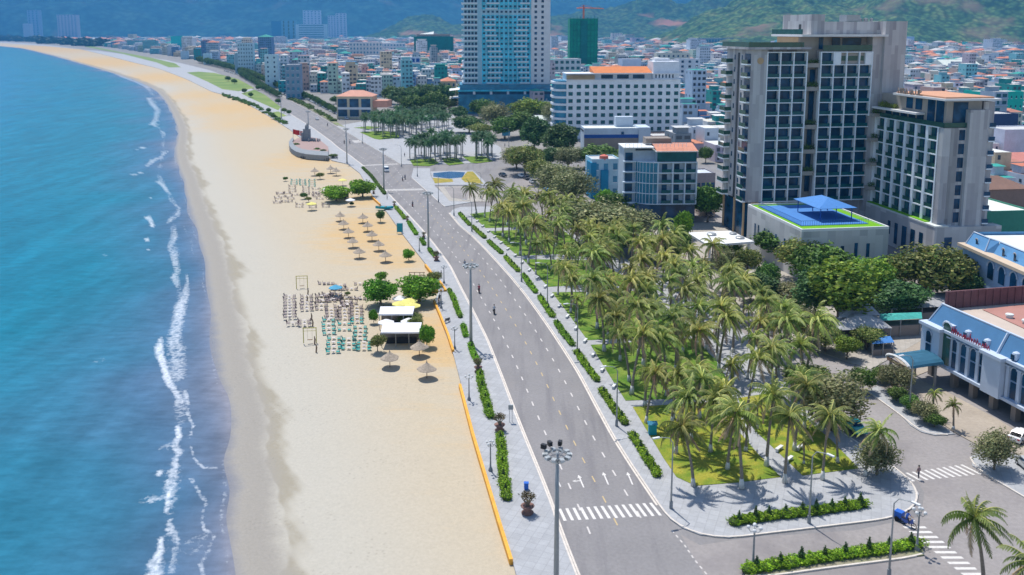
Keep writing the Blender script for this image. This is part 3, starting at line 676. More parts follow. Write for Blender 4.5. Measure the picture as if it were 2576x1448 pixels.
def frond(mb, az, el, L, droop, rr, tint, nl=15, wid=0.52, wind=(0.5, -0.3), stiff=1.0):
    """one pinnate frond: arching midrib with hanging leaflets on both sides"""
    p = Vector((0, 0, 0)); d = Vector((math.cos(az) * math.cos(el), math.sin(az) * math.cos(el), math.sin(el)))
    pts = [p.copy()]; st = L / nl
    for i in range(nl):
        k = i / nl
        d = (d + Vector((wind[0] * 0.035 * (1 + k), wind[1] * 0.035 * (1 + k), -droop * (0.35 + k) / nl * 1.6))).normalized()
        p = p + d * st; pts.append(p.copy())
    side = Vector((-math.sin(az), math.cos(az), 0))
    base = len(mb.v)
    mb.col(tuple(c * 1.7 for c in (tint[0] * 1.35, tint[1] * 1.05, tint[2] * 1.3)))
    for i in range(nl):
        a, b = pts[i], pts[i + 1]; wv = side * (0.055 * (1 - i / nl) + 0.015)
        mb.add([tuple(a - wv), tuple(b - wv), tuple(b + wv), tuple(a + wv)], [(0, 1, 2, 3)])
    for i in range(2, nl + 1):
        k = i / nl; ll = wid * L * 0.34 * math.sin(math.pi * (0.12 + 0.83 * k)) ** 0.7
        a = pts[i - 1]; b = pts[i]; dd = (b - a).normalized()
        for sg in (-1, 1):
            hang = 0.55 + rr.random() * 0.5
            tip = side * sg * (0.75) + dd * (0.55 * stiff) + Vector((wind[0] * .25, wind[1] * .25, -hang))
            tip.normalize(); t_ = tip * ll * (0.8 + 0.4 * rr.random())
            w_ = dd * (0.46 * st)
            j = 0.8 + rr.random() * 0.45
            mb.col((tint[0] * j * (1 + .6 * k * k), tint[1] * j * (1 + .4 * k * k), tint[2] * j * (1 + 1.6 * k * k)))
            q = a + (b - a) * 0.5
            mb.add([tuple(q - w_), tuple(q + w_), tuple(q + t_ * .6 + w_ * .7), tuple(q + t_), tuple(q + t_ * .6 - w_ * .8)], [(0, 1, 2, 3, 4)])
def palm_crown(seed, n=24, L=3.3, wind=(0.5, -0.3), bright=1.0):
    rr = random.Random(seed); mb = MB()
    for i in range(n):
        az = i * 2.399963 + rr.uniform(-.25, .25); k = (i + .5) / n
        el = math.radians(78 - 112 * k + rr.uniform(-8, 8))
        g = bright * rr.uniform(0.8, 1.2)
        old = k > 0.8
        tint = (0.15 * g, 0.215 * g, 0.028 * g) if not old else (0.33 * g, 0.27 * g, 0.12 * g)
        if k < 0.35: tint = (0.31 * g, 0.37 * g, 0.08 * g)
        frond(mb, az, el, L * rr.uniform(.85, 1.1) * (0.8 + .25 * min(1, k * 2.5)), 1.35 + .6 * rr.random(), rr, tint, wind=wind)
    mb.col((0.30, 0.22, 0.06))
    for i in range(5):      # coconuts and dead sheaths
        a = i * 1.26; mb.tube([(0.22 * math.cos(a), .22 * math.sin(a), -.15), (.3 * math.cos(a), .3 * math.sin(a), -.5)], [.13, .10], 5)
    return mb
def coconut_proto(seed, h, lean, L, wind, label, n=24, bright=1.0):
    rr = random.Random(seed)
    o = thing('coconut_palm', label, 'palm tree', group='coconut palms in the park')
    pts = []; N = 7
    for i in range(N + 1):
        k = i / N; pts.append((lean[0] * k ** 1.5, lean[1] * k ** 1.5, h * k))
    mb = MB(); mb.col((1, 1, 1)); mb.tube(pts, [0.26 - .13 * (i / N) ** .6 + (.1 if i == 0 else 0) for i in range(N + 1)], 7)
    mb.build('trunk', 'palm_bark', o, smooth=True)
    m2 = MB(); q = pts[1]; m2.tube([(0, 0, 0), tuple(c * .95 for c in q)], [.375, .235], 8); m2.build('painted_band', 'whitewash', o, smooth=True)
    c = palm_crown(seed, n, L, wind, bright).build('crown', 'palm_leaf', o, loc=pts[-1])
    o['h'] = h; return o
PW = [(0.9, -0.5), (1.2, -.2), (0.5, -0.9), (1.0, .3), (0.2, 0.1)]
coco = [coconut_proto(1, 9.0, (1.3, -.6), 4.2, PW[0], 'tall leaning coconut palm with a windswept crown among the park palms'),
        coconut_proto(2, 8.2, (-1.5, .5), 4.3, PW[1], 'coconut palm leaning left with a full crown among the park palms', 26),
        coconut_proto(3, 7.4, (.5, .9), 3.9, PW[2], 'upright coconut palm with hanging yellowed lower fronds in the park', 27, 1.15),
        coconut_proto(4, 9.8, (-.6, -1.0), 4.0, PW[3], 'tallest kind of coconut palm, thin trunk, rising from the park grove', 22),
        coconut_proto(5, 5.2, (.2, .2), 2.6, PW[0], 'low young coconut palm under the taller park palms', 18, .95)]
# Palms in the park: foot positions in the photograph; the front ones read one by one
FRONT = [  # x, y, kind, rotation, scale, label
 (1866, 1229, 0, 2.6, 1.12, 'coconut palm with a long trunk leaning left, foot on the paving edge below the lawn'),
 (1974, 1214, 3, 0.4, 1.02, 'coconut palm leaning left with its foot at the path mouth between the two lawns'),
 (1744, 1222, 1, 0.2, 1.0, 'coconut palm at the left corner of the yellowish lawn'),
 (2069, 1206, 3, 3.0, .90, 'straight coconut palm with a white painted foot on the paving by the right lawn'),
 (2107, 1163, 2, 1.2, .82, 'coconut palm at the right lawn corner leaning right with dry fronds'),
 (2176, 1196, 1, 3.0, .82, 'rightmost coconut palm on the corner paving beside the side street'),
 (1928, 1172, 0, 1.4, 1.1, 'coconut palm at the right rim of the yellowish lawn beside the path'),
 (1830, 1180, 2, 4.0, 1.02, 'coconut palm in the middle of the yellowish lawn'),
 (1787, 1136, 0, 5.2, .95, 'coconut palm at the upper middle of the yellowish lawn'),
 (1998, 1133, 3, 2.2, 1.0, 'tall coconut palm in the middle of the right lawn'),
 (2024, 1076, 1, 1.0, 1.0, 'coconut palm at the street rim of the right lawn by the parked motorbikes'),
 (1880, 1035, 0, 0.6, 1.0, 'coconut palm by the head of the diagonal path'),
 (1828, 1093, 2, 2.8, 1.0, 'coconut palm at the left of the diagonal path, mid lawn'),
 (1876, 1134, 4, 0, .95, 'small young palm beside the diagonal path'),
 (2022, 1166, 4, 1, .62, 'tiny young palm at the front of the right lawn'),
 (1905, 1078, 4, 3, .8, 'young low palm at the left rim of the right lawn'),
 (1700, 1140, 1, 3.9, 1.0, 'coconut palm at the left rim of the yellowish lawn by the bus stop sign'),
 (1738, 1110, 3, 2.0, 1.0, 'coconut palm on the upper left of the yellowish lawn'),
 (1690, 1065, 0, 5.5, .95, 'coconut palm at the top left corner of the yellowish lawn'),
 (1760, 1050, 2, 0.9, 1.0, 'coconut palm behind the yellowish lawn, crown over its far rim'),
 (1945, 1030, 3, 4.1, 1.0, 'coconut palm at the top of the right lawn'),
]
for x, y, k, rz, s, lab in FRONT:
    place(coco[k], USED, (*G(x, y, .2), .2), rz, s * .93, label=lab)
PARK_W = GP([(1196, 541), (1240, 585), (1310, 650), (1385, 735), (1480, 862), (1580, 1012), (1640, 1090), (1790, 1020), (1990, 1010), (2050, 985), (1995, 890), (1900, 795), (1745, 700), (1545, 612), (1360, 545), (1250, 530)])
PATHS = [[Vector(G(*p)) for p in q] for q in ([(1230, 577), (1420, 571)], [(1310, 648), (1500, 652)], [(1385, 729), (1620, 726)], [(1482, 862), (1740, 847)], [(1580, 1014), (1850, 998)])]
rp = random.Random(21); spots = []
xs_ = [p[0] for p in PARK_W]; ys_ = [p[1] for p in PARK_W]
tries = 0
while len(spots) < 178 and tries < 30000:
    tries += 1
    x = rp.uniform(min(xs_), max(xs_)); y = rp.uniform(min(ys_), max(ys_))
    if not inpoly(x, y, PARK_W): continue
    px, py = PX(x, y)
    if py > 1020 and px > 1700: continue
    # left rim of the park is open: lawns show there
    t_ = (px - np.interp(py, [541, 585, 650, 735, 862, 1012, 1090], [1196, 1240, 1310, 1385, 1480, 1580, 1640]))
    if t_ < 75 * (py / 900) and rp.random() < .8: continue
    dmin = 4.4 if y < 190 else 5.2
    if any((x - a) ** 2 + (y - b) ** 2 < dmin ** 2 for a, b in spots): continue
    if any(abs((Vector((x, y)) - (a + (b - a) * max(0, min(1, (Vector((x, y)) - a).dot(b - a) / (b - a).length_squared)))).length) < .9 for a, b in PATHS): continue
    spots.append((x, y))
rows_ = ['first lawn from the pond island', 'second lawn from the pond island', 'third lawn from the pond island', 'fourth lawn from the pond island', 'fifth lawn from the pond island', 'strip behind the yellowish lawn']
def lawn_of(py): return 0 if py < 577 else 1 if py < 648 else 2 if py < 729 else 3 if py < 860 else 4 if py < 1012 else 5
side_words = ['road side', 'middle', 'hotel side']
kind_words = ['tall leaning', 'left-leaning', 'yellow-skirted', 'thin high', 'low young']
for i, (x, y) in enumerate(spots):
    px, py = PX(x, y); k = rp.choice([0, 0, 1, 1, 2, 2, 3, 4]); r_ = lawn_of(py)
    t_ = px - np.interp(py, [541, 585, 650, 735, 862, 1012, 1090], [1196, 1240, 1310, 1385, 1480, 1580, 1640])
    sw = side_words[0 if t_ < 120 else 1 if t_ < 260 else 2]
    place(coco[k], USED, (x, y, .2), rp.uniform(-.9, .9), rp.uniform(.76, 1.14), label=f'{kind_words[k]} coconut palm on the {rows_[r_]}, {sw}')
# two palms right at the front
place(coco[1], USED, (*G(2474, 1490, 0), 0), 0.4, 1.0, label='coconut palm standing alone in the lower right corner of the crossing')
place(coco[2], USED, (*G(2610, 1600, 0), 0), 2.0, 1.0, label='coconut palm cut off by the right frame edge beside the lone corner palm')

# royal palms of the plaza
def royal_proto(seed, h, L=2.3):
    rr = random.Random(seed); o = thing('royal_palm', 'slim royal palm with a grey trunk in the plaza rows', 'palm tree', group='royal palms on the plaza')
    MB().tube([(0, 0, 0), (0, 0, h * .35), (0, 0, h * .8), (0, 0, h)], [.24, .2, .2, .13], 6).build('trunk', 'royal_bark', o, smooth=True)
    mb = MB()
    for i in range(19):
        az = i * 2.4 + rr.uniform(-.2, .2); k = i / 19; g = rr.uniform(.75, 1.15)
        frond(mb, az, math.radians(75 - 95 * k), L * rr.uniform(.9, 1.1), 1.5, rr, (0.07 * g, 0.16 * g, 0.045 * g), nl=9, wid=.95, wind=(.3, -.1))
    mb.build('crown', 'palm_leaf', o, loc=(0, 0, h)); return o
royal = [royal_proto(31, 8.2, 3.1), royal_proto(32, 7.4, 3.3), royal_proto(33, 9.0, 3.2)]
def royals(poly, n, dmin, label, z=.2):
    W = GP(poly); xs_ = [p[0] for p in W]; ys_ = [p[1] for p in W]; got = []; tr = 0
    while len(got) < n and tr < 20000:
        tr += 1; x = rp.uniform(min(xs_), max(xs_)); y = rp.uniform(min(ys_), max(ys_))
        if inpoly(x, y, W) and all((x - a) ** 2 + (y - b) ** 2 > dmin ** 2 for a, b in got): got.append((x, y))
    for x, y in got:
        place(rp.choice(royal), USED, (x, y, z), rp.uniform(0, 6.28), rp.uniform(.88, 1.1), label=label)
royals([(912, 332), (925, 322), (1000, 312), (1090, 310), (1132, 318), (1128, 335), (1010, 348), (955, 351)], 88, 3.0, 'royal palm in the dense block at the back of the plaza')
royals([(1028, 402), (1062, 386), (1120, 380), (1160, 384), (1168, 400), (1150, 407), (1092, 411), (1040, 408)], 34, 2.6, 'royal palm in the open group standing at the front of the plaza')
royals([(1180, 398), (1192, 384), (1236, 386), (1248, 398), (1230, 404), (1195, 405)], 15, 2.4, 'royal palm in the small right-hand plaza group by the wide street')

# ------------------------------------------------------------------ broadleaf trees and shrubs
def leaf_cloud(mb, lobes, n, size, cols, seed, hollow=.55):
    """leaf-sized faces through the volume of uneven lobes"""
    g = np.random.default_rng(seed)
    wts = np.array([l[3] * l[3] * l[4] for l in lobes]); wts /= wts.sum()
    which = g.choice(len(lobes), n, p=wts)
    L = np.array(lobes)[which]
    d = g.normal(size=(n, 3)); d /= np.linalg.norm(d, axis=1)[:, None]
    r = hollow + (1 - hollow) * g.random(n) ** .6
    bump = 1 + .16 * np.sin(d[:, 0] * 5 + which * 2.1) + .14 * np.sin(d[:, 1] * 6 + which) + .1 * np.sin(d[:, 2] * 7)
    r = r * bump
    P = L[:, :3] + d * r[:, None] * np.stack([L[:, 3], L[:, 3], L[:, 4]], 1)
    nrm = d + g.normal(size=(n, 3)) * .7; nrm /= np.linalg.norm(nrm, axis=1)[:, None]
    u = np.cross(nrm, [0.3, .2, .93]); u /= np.linalg.norm(u, axis=1)[:, None] + 1e-9; v = np.cross(nrm, u)
    s = size * g.uniform(.6, 1.35, n)[:, None]
    base = len(mb.v)
    V = np.stack([P - u * s, P - v * s * .55, P + u * s, P + v * s * .55], 1).reshape(-1, 3)
    mb.v.extend(map(tuple, V.tolist()))
    lobe_t = g.uniform(.75, 1.25, len(lobes))[which]
    c = np.array(cols)[g.integers(0, len(cols), n)] * (g.uniform(.75, 1.25, n) * lobe_t)[:, None]
    for i in range(n):
        b = base + 4 * i; mb.f.append((b, b + 1, b + 2, b + 3)); mb.c.append(tuple(c[i])); mb.m.append(0)
def tree_proto(seed, name, label, cat, R, Hh, n, size, cols, trunk=1.8, lobes=9, flat=.8, group=None, tr=.22, limbs=5, open_=.5):
    rr = random.Random(seed); o = thing(name, label, cat, group=group)
    lb = []
    for i in range(lobes):
        a = i * 2.4 + rr.uniform(-.4, .4); q = R * .62 * math.sqrt((i + .3) / lobes); s = R * rr.uniform(.36, .56)
        zc = trunk * .8 + (Hh - trunk * .8) * (.30 + .38 * (1 - (q / R) ** 2) + rr.uniform(-.2, .14))
        lb.append((q * math.cos(a), q * math.sin(a), zc, s, s * flat * min(1, (Hh - trunk) / (1.3 * R)) * 1.25))
    mt = MB(); top = Vector((rr.uniform(-.2, .2), rr.uniform(-.2, .2), trunk + (Hh - trunk) * .35))
    mt.tube([(0, 0, 0), (top.x * .5, top.y * .3, trunk * .6), tuple(top)], [tr * 1.3, tr, tr * .7], 7)
    for i in range(limbs):
        l = lb[(i * 2 + 1) % lobes]; a = Vector((top.x * .6, top.y * .5, trunk * .75 + i * .12)); b = Vector(l[:3])
        mid = a.lerp(b, .5) + Vector((0, 0, -.15 * R * .3)); mt.tube([tuple(a), tuple(mid), tuple(b)], [tr * .5, tr * .33, tr * .15], 5)
    mt.build('trunk', 'bark', o, smooth=True)
    mc = MB(); leaf_cloud(mc, lb, n, size, cols, seed, open_); mc.build('crown', 'leaf', o)
    return o
GREEN = [(.085, .17, .03), (.12, .22, .035), (.15, .26, .04), (.06, .13, .03)]
OLIVE = [(.25, .28, .07), (.19, .24, .06), (.30, .32, .09), (.14, .19, .05)]
LIME = [(.24, .34, .03), (.18, .29, .03), (.29, .36, .05), (.12, .21, .03)]
DARK = [(.065, .14, .05), (.09, .175, .055), (.115, .21, .06)]
GREY = [(.27, .27, .12), (.21, .23, .10), (.33, .32, .16), (.16, .19, .08)]
HEDGE = [(.24, .44, .02), (.18, .36, .02), (.30, .48, .03), (.12, .27, .02)]
BRIGHT = [(.16, .36, .02), (.12, .29, .02), (.23, .42, .03), (.08, .21, .02)]
T = {
 'green': tree_proto(41, 'broadleaf_tree', 'x', 'tree', 4.2, 8, 6500, .30, GREEN, 1.7, 12),
 'olive': tree_proto(42, 'broadleaf_tree', 'x', 'tree', 4.5, 8.5, 6500, .27, OLIVE + GREEN[:1], 2.0, 13, open_=.35),
 'lime': tree_proto(43, 'broadleaf_tree', 'x', 'tree', 4.3, 8, 6500, .28, LIME + GREEN[1:2], 2.0, 13, open_=.4),
 'dark': tree_proto(44, 'broadleaf_tree', 'x', 'tree', 4.2, 8.5, 6500, .30, DARK, 1.5, 12),
 'grey': tree_proto(45, 'casuarina_tree', 'x', 'tree', 4.0, 8.5, 6500, .22, GREY, 1.2, 13, 1.1, open_=.3),
 'bright': tree_proto(46, 'sea_almond_tree', 'x', 'tree', 3.6, 4.6, 5600, .26, BRIGHT, .7, 13, .8),
}
TREES_IN_USE = {}
def tree(kind, x, y, wpx, hpx, label, name_group=None, z=0.1, foot=True):
    """foot at photo point x, y; crown width and whole height in photo px"""
    t0 = T[kind]; X, Y = G(x, y, z); s = ppm(y)
    base = {'green': (8.2, 8), 'olive': (8.8, 8.5), 'lime': (8.4, 8), 'dark': (8.2, 8.5), 'grey': (7.8, 8.5), 'bright': (7.2, 4.6)}[kind]
    sx = wpx * 1.12 / s / base[0]; sz = hpx / s / base[1] * 1.0
    return place(t0, USED, (X, Y, z), rp.uniform(0, 6.28), (sx, sx, sz), label=label, group=name_group)
# the big trees before the hotel podium and the market roofs
tree('green', 1960, 660, 130, 90, 'broad tree against the left corner of the concrete podium')
tree('olive', 2010, 700, 120, 110, 'pale dusty tree rising highest before the podium corner')
tree('green', 2075, 745, 150, 130, 'dark spreading tree before the podium wall, left of the lime one')
tree('dark', 2050, 800, 110, 130, 'darkest tree at the lane end between grey roofs and podium')
tree('lime', 2108, 830, 170, 175, 'large lime green tree with a dark forked trunk above the grey market roofs')
tree('lime', 2190, 770, 120, 120, 'yellow green tree in front of the podium wall')
tree('bright', 2215, 735, 75, 70, 'bright green small tree at the right foot of the podium')
tree('olive', 2335, 765, 180, 150, 'wide olive tree with leaning dark trunks behind the blue hall')
tree('dark', 2265, 800, 120, 95, 'dark round tree above the teal lean-to roof')
tree('green', 2260, 715, 90, 75, 'green tree between the podium and the wide olive tree')
tree('olive', 2425, 745, 140, 120, 'olive tree before the grey mansard building')
tree('grey', 2500, 760, 150, 110, 'grey green tree at the right edge behind the brown fence')
tree('dark', 2450, 770, 110, 95, 'dark tree behind the brown fence')
tree('grey', 2585, 765, 110, 95, 'hazy grey tree cut by the right frame edge behind the fence')
tree('green', 1835, 650, 60, 55, 'small rounded tree at the white entrance canopy')
tree('dark', 1905, 760, 90, 75, 'dark leafy tree among the palms left of the lane')
tree('green', 1780, 560, 70, 95, 'leafy tree left of the tall hotel and behind the clipped one')
tree('bright', 1718, 600, 45, 65, 'clipped two-ball bright green tree left of the entrance canopy')
tree('green', 1745, 545, 70, 80, 'tree at the right foot of the curved glass hotel')
tree('bright', 1520, 535, 45, 55, 'yellowish lime young tree beside the small blue house')
tree('green', 1548, 555, 70, 70, 'round tree at the left foot of the curved glass hotel')
tree('bright', 1598, 560, 34, 45, 'small fresh green tree before the dark ground floor of the glass hotel')
tree('grey', 1505, 620, 180, 115, 'big hazy grey casuarina behind the park palms')
tree('grey', 1590, 600, 110, 75, 'second grey casuarina, right of the big hazy one')
tree('grey', 1395, 500, 100, 90, 'grey brown tree over the parked cars')
tree('grey', 1440, 520, 110, 95, 'grey tree between parked cars and the small blue house')
tree('olive', 1320, 440, 90, 75, 'olive tree at the corner of the wide street')
tree('olive', 1360, 465, 70, 65, 'olive round tree with a visible trunk by the parked motorbikes')
tree('grey', 1300, 425, 70, 55, 'pale grey tree beside the wide street')
tree('dark', 1385, 420, 46, 50, 'dark small tree right of the blue awning')
tree('grey', 1430, 425, 70, 55, 'silvery tree before the brown wall of the blue striped hall')
tree('green', 1500, 425, 110, 60, 'low wide tree along the brown wall of the blue striped hall')
tree('green', 1560, 440, 60, 50, 'bushy tree left of the curved glass hotel roof')
tree('dark', 1408, 395, 90, 85, 'dark tree with a stout trunk before the blue striped hall')
tree('green', 1310, 345, 80, 65, 'dense green tree left of the royal palms before the white hotel')
tree('green', 1270, 350, 70, 55, 'green tree between plaza and white hotel')
tree('dark', 1345, 380, 75, 85, 'dark palm-like tree in the row before the white hotel')
tree('lime', 1330, 310, 85, 60, 'yellow green tree between the glass tower and the white hotel')
tree('lime', 1370, 312, 60, 55, 'lime tree at the left flank of the white hotel')
tree('grey', 1390, 318, 55, 60, 'brown grey tree touching the white hotel')
tree('grey', 1245, 320, 75, 60, 'bare grey tree below the glass tower')
tree('green', 1215, 300, 65, 50, 'green tree at the foot of the glass tower')
tree('dark', 1180, 335, 70, 45, 'low dark tree at the plaza rim below the glass tower')
tree('olive', 1210, 345, 60, 35, 'low olive tree at the corner of plaza and street')
for i, (x, y, k, w_, h_, l_) in enumerate([(1060, 275, 'dark', 80, 60, 'dark'), (1095, 285, 'green', 70, 55, 'green'), (1010, 270, 'dark', 70, 50, 'shaded'), (985, 262, 'green', 50, 45, 'bushy'),
        (1080, 255, 'green', 60, 42, 'rounded'), (1040, 285, 'green', 60, 45, 'low'), (1115, 262, 'dark', 60, 50, 'tall dark'), (1130, 285, 'olive', 50, 42, 'olive'), (1085, 300, 'dark', 70, 40, 'wide'),
        (1140, 250, 'olive', 40, 30, 'thin'), (1155, 300, 'dark', 46, 32, 'small')]):
    tree(k, x, y, w_, h_, f'{l_} tree of the wood behind the plaza palms, ' + ['below the beige red-roofed block', 'at its centre', 'at its left end', 'beside the beige hall', 'at the back', 'in the front middle', 'before the beige block', 'at its right end', 'at the front right', 'left of the tower foot', 'by the tower canopy'][i])
# planting between the park and the hotel
gq = random.Random(31); i = 0
for x, y in [(1560, 640), (1640, 655), (1700, 660), (1880, 700), (1930, 735), (1985, 770), (1850, 735), (1960, 815), (2020, 860), (2075, 885), (2130, 905), (2180, 880), (1820, 700), (2140, 770), (2240, 730), (2300, 720), (2370, 710)]:
    k = ['green', 'olive', 'dark', 'grey', 'lime'][gq.randrange(5)]
    tree(k, x, y, gq.uniform(60, 105), gq.uniform(55, 90), f'{k if k != "lime" else "yellow green"} garden tree between park and podium, ' + ['at the glass hotel end', 'by the forecourt street', 'left of the clipped tree', 'before the entrance canopy', 'by the lane', 'amid the grey sheds', 'before the canopy column', 'at the lane bend', 'among the last palms', 'above the casuarina', 'left of the blue awning', 'at the blue awning', 'beside the canopy tree', 'under the podium wall', 'right of the podium corner', 'before the wing base', 'by the mansard house'][i]); i += 1
# lower right corner
tree('grey', 2205, 1195, 100, 92, 'thin grey green tree on the corner paving behind the rightmost palm')
tree('grey', 2500, 1182, 92, 100, 'ball shaped grey tree on the far pavement corner')
tree('grey', 2095, 1085, 150, 150, 'large hazy casuarina over the parked motorbikes')
tree('olive', 2030, 1000, 110, 90, 'olive tree between palms and side street')
tree('grey', 2250, 985, 80, 70, 'low grey bush-like tree at the end of the street island')
tree('green', 2170, 985, 60, 60, 'green tree at the bend of the side street')
tree('grey', 2325, 1062, 60, 55, 'thin tree on the street island by the young palms')
for i, (x, y, w_, h_) in enumerate([(2290, 1035, 55, 40), (2350, 1075, 50, 36), (2215, 960, 50, 36), (2255, 1010, 50, 36)]):
    tree('green', x, y, w_, h_, 'low bushy shrub on the street island, ' + ['second', 'nearest the road end', 'furthest from the road end', 'third'][i] + ' of its row')
for i, (x, y) in enumerate([(2345, 1050), (2398, 1080)]):
    place(coco[4], USED, (*G(x, y, .15), .15), i * 2.0, .7, label='small palm on the street island before the blue hall, ' + ['left one', 'right one'][i])
# beach trees
tree('bright', 957, 766, 82, 58, 'left of the two big sea almond trees at the beach bar')
tree('bright', 1055, 760, 100, 62, 'right and larger of the two big sea almond trees at the beach bar')
tree('bright', 846, 506, 68, 36, 'left low leafy tree of the far beach café')
tree('bright', 912, 496, 64, 40, 'right low leafy tree of the far beach café beside the hedge')
tree('bright', 1074, 870, 42, 50, 'loose young tree on yellow sand beside the white bar roofs')
tree('olive', 1045, 840, 38, 46, 'shrubby tree squeezed against the right side of the white bar roofs')
tree('bright', 940, 812, 24, 30, 'small shrub left of the white bar roofs')
tree('olive', 950, 884, 40, 44, 'half-dry shrub at the front left corner of the white bar roofs')
tree('olive', 1030, 818, 60, 30, 'shrub behind the rear white bar roof')
tree('bright', 1028, 655, 28, 26, 'potted bush on the sand behind the straw parasols')
tree('green', 957, 558, 24, 28, 'potted palm-like bush near the teal boat')
tree('olive', 1090, 722, 40, 40, 'thin greenish tree at the orange wall corner')
tree('bright', 959, 706, 30, 20, 'flat-topped little tree behind the sea almonds')
# distant clumps in the city
ftrees = [(1530, 165, 40, 16), (1650, 130, 60, 14), (1700, 178, 40, 16), (1990, 160, 60, 16), (2330, 200, 60, 26), (2400, 175, 60, 22), (2370, 160, 50, 18), (2300, 235, 30, 14), (2540, 395, 60, 60), (2290, 195, 40, 18),
          (1745, 285, 60, 40), (1760, 262, 40, 30), (860, 150, 60, 20), (900, 158, 40, 16), (790, 140, 30, 12), (1010, 150, 40, 16), (1120, 150, 30, 16), (1150, 160, 26, 16), (730, 130, 36, 12), (950, 232, 50, 20), (1095, 212, 36, 16),
          (845, 262, 30, 20), (2545, 345, 40, 30), (1790, 375, 40, 60), (1775, 410, 36, 40), (2420, 250, 40, 18), (2210, 180, 30, 14), (1620, 148, 30, 12), (1130, 140, 20, 10), (1960, 142, 40, 10)]
for i, (x, y, w_, h_) in enumerate(ftrees):
    tree(['green', 'olive', 'dark'][i % 3], x, y, w_, h_, ['round green', 'dusty olive', 'dark'][i % 3] + ' tree crown rising among city roofs ' + ('left of the glass tower' if x < 1150 else 'between the white hotel and the tall hotel' if x < 1800 else 'right of the tall hotel'), 'trees among the city roofs')
# trees along the far seafront road
rs = resample(GP([(606, 192), (640, 212), (672, 232), (705, 250)]), 9.0)
for p in rs:
    px, py = PX(p.x, p.y); tree('dark', px, py, 14, 17, 'small dark street tree between far park lawn and seafront road', 'street trees by the far lawn')
rs = resample(GP([(500, 160), (560, 174), (628, 194), (690, 222), (735, 238), (790, 260), (840, 288)]), 16)
for i, p in enumerate(rs):
    px, py = PX(p.x, p.y); tree(['dark', 'green'][i % 2], px + 3, py - 1, 17, 17, 'small street tree before the house fronts across the far seafront road', 'street trees before the far house fronts')
for x, y in [(615, 236), (631, 246), (676, 285), (688, 300), (715, 285), (727, 290), (700, 262), (650, 228), (590, 212), (574, 205)]:
    tree('green', x, y, 14, 13, 'little round tree on the far beachside lawn strip', 'trees on the far beachside lawns')
# clipped hedges with pointed bushes standing in them
def hedge(px, w_, label, cones, h=.75, cols=HEDGE, ch=1.5, z0=.16, cone_label=None, dens=120):
    P = resample(GP(px, z0), .35); g = random.Random(len(px) * 7 + int(px[0][0])); mb = MB(); lobes = []
    o0 = P[0]
    for p in P: lobes.append((p.x - o0.x + g.uniform(-.1, .1), p.y - o0.y, h * .55, w_ * g.uniform(.42, .58), h * g.uniform(.5, .62)))
    n = int(dens * len(P) * max(.5, w_))
    leaf_cloud(mb, lobes, n, .12 if len(P) < 90 else .15, cols, int(px[0][0]), .6)
    # a dark woody body inside so that the leaves close
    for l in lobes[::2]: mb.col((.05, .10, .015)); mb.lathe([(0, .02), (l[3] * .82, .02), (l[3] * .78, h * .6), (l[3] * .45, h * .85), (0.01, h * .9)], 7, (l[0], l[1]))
    o = tag(mb.build('hedge', 'leaf', loc=(o0.x, o0.y, z0)), label, 'hedge', 'clipped hedges in the pavement')
    for i in range(cones):
        p = P[min(len(P) - 1, int((i + .5) / cones * len(P)))]
        place(CONE, USED, (p.x, p.y, z0), g.uniform(0, 6), (ch / 1.6 * g.uniform(.85, 1.1)), label=cone_label or ('pointed bush in the ' + label))
    return o
def cone_proto():
    mb = MB(); g = np.random.default_rng(5); lobes = [(0, 0, .25 + .28 * i, .42 - .085 * i, .25) for i in range(5)]
    leaf_cloud(mb, lobes, 420, .085, DARK + GREEN[:1], 9, .75)
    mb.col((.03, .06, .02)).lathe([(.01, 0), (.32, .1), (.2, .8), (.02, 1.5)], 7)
    return tag(mb.build('conical_bush', 'leaf'), 'x', 'bush', 'pointed bushes in the hedges')
CONE = cone_proto()
hedge([(1274, 1256), (1266, 1200), (1262, 1140), (1258, 1098)][::-1], 1.35, 'front clipped hedge on the promenade between two planters', 5)
hedge([(1233, 1052), (1222, 1010), (1212, 975), (1206, 940)][::-1], 1.3, 'second promenade hedge, behind the first planter', 4)
hedge([(1202, 918), (1190, 890), (1184, 870)][::-1], 1.1, 'short promenade hedge at the foot of the second mast', 2)
hedge([(1172, 850), (1165, 822)][::-1], 1.1, 'short low hedge behind the second mast', 1)
hedge([(1158, 800), (1146, 770), (1138, 748), (1130, 733)][::-1], 1.1, 'promenade hedge beside the beach bar wall', 3)
hedge([(1096, 650), (1080, 630)][::-1], 1.1, 'short promenade hedge near the potted bush', 1)
hedge([(1068, 618), (1058, 602)][::-1], 1.1, 'short promenade hedge at the third mast', 1)
hedge([(1048, 592), (1036, 575), (1028, 562)][::-1], 1.2, 'promenade hedge left of the third mast', 2)
hedge([(1018, 552), (1006, 536), (996, 524)][::-1], 1.2, 'promenade hedge beside the teal boat', 2)
hedge([(968, 490), (950, 466), (935, 446), (913, 424)][::-1], 1.2, 'long dark promenade hedge behind the far beach trees', 3, cols=GREEN)
for i, (a, b) in enumerate([((1157, 540), (1182, 568)), ((1190, 573), (1220, 601)), ((1230, 610), (1263, 640)), ((1272, 650), (1305, 685)), ((1316, 695), (1348, 738)), ((1358, 750), (1391, 799)), ((1399, 815), (1441, 871)),
                            ((1452, 890), (1502, 960)), ((1513, 985), (1572, 1068)), ((1590, 1098), (1655, 1200))]):
    hedge([a, ((a[0] + b[0]) / 2 - 1, (a[1] + b[1]) / 2), b], 1.25, ['first', 'second', 'third', 'fourth', 'fifth', 'sixth', 'seventh', 'eighth', 'ninth', 'tenth and nearest'][i] + ' hedge along the park, counted from the pond island', 5 if i < 6 else 4)
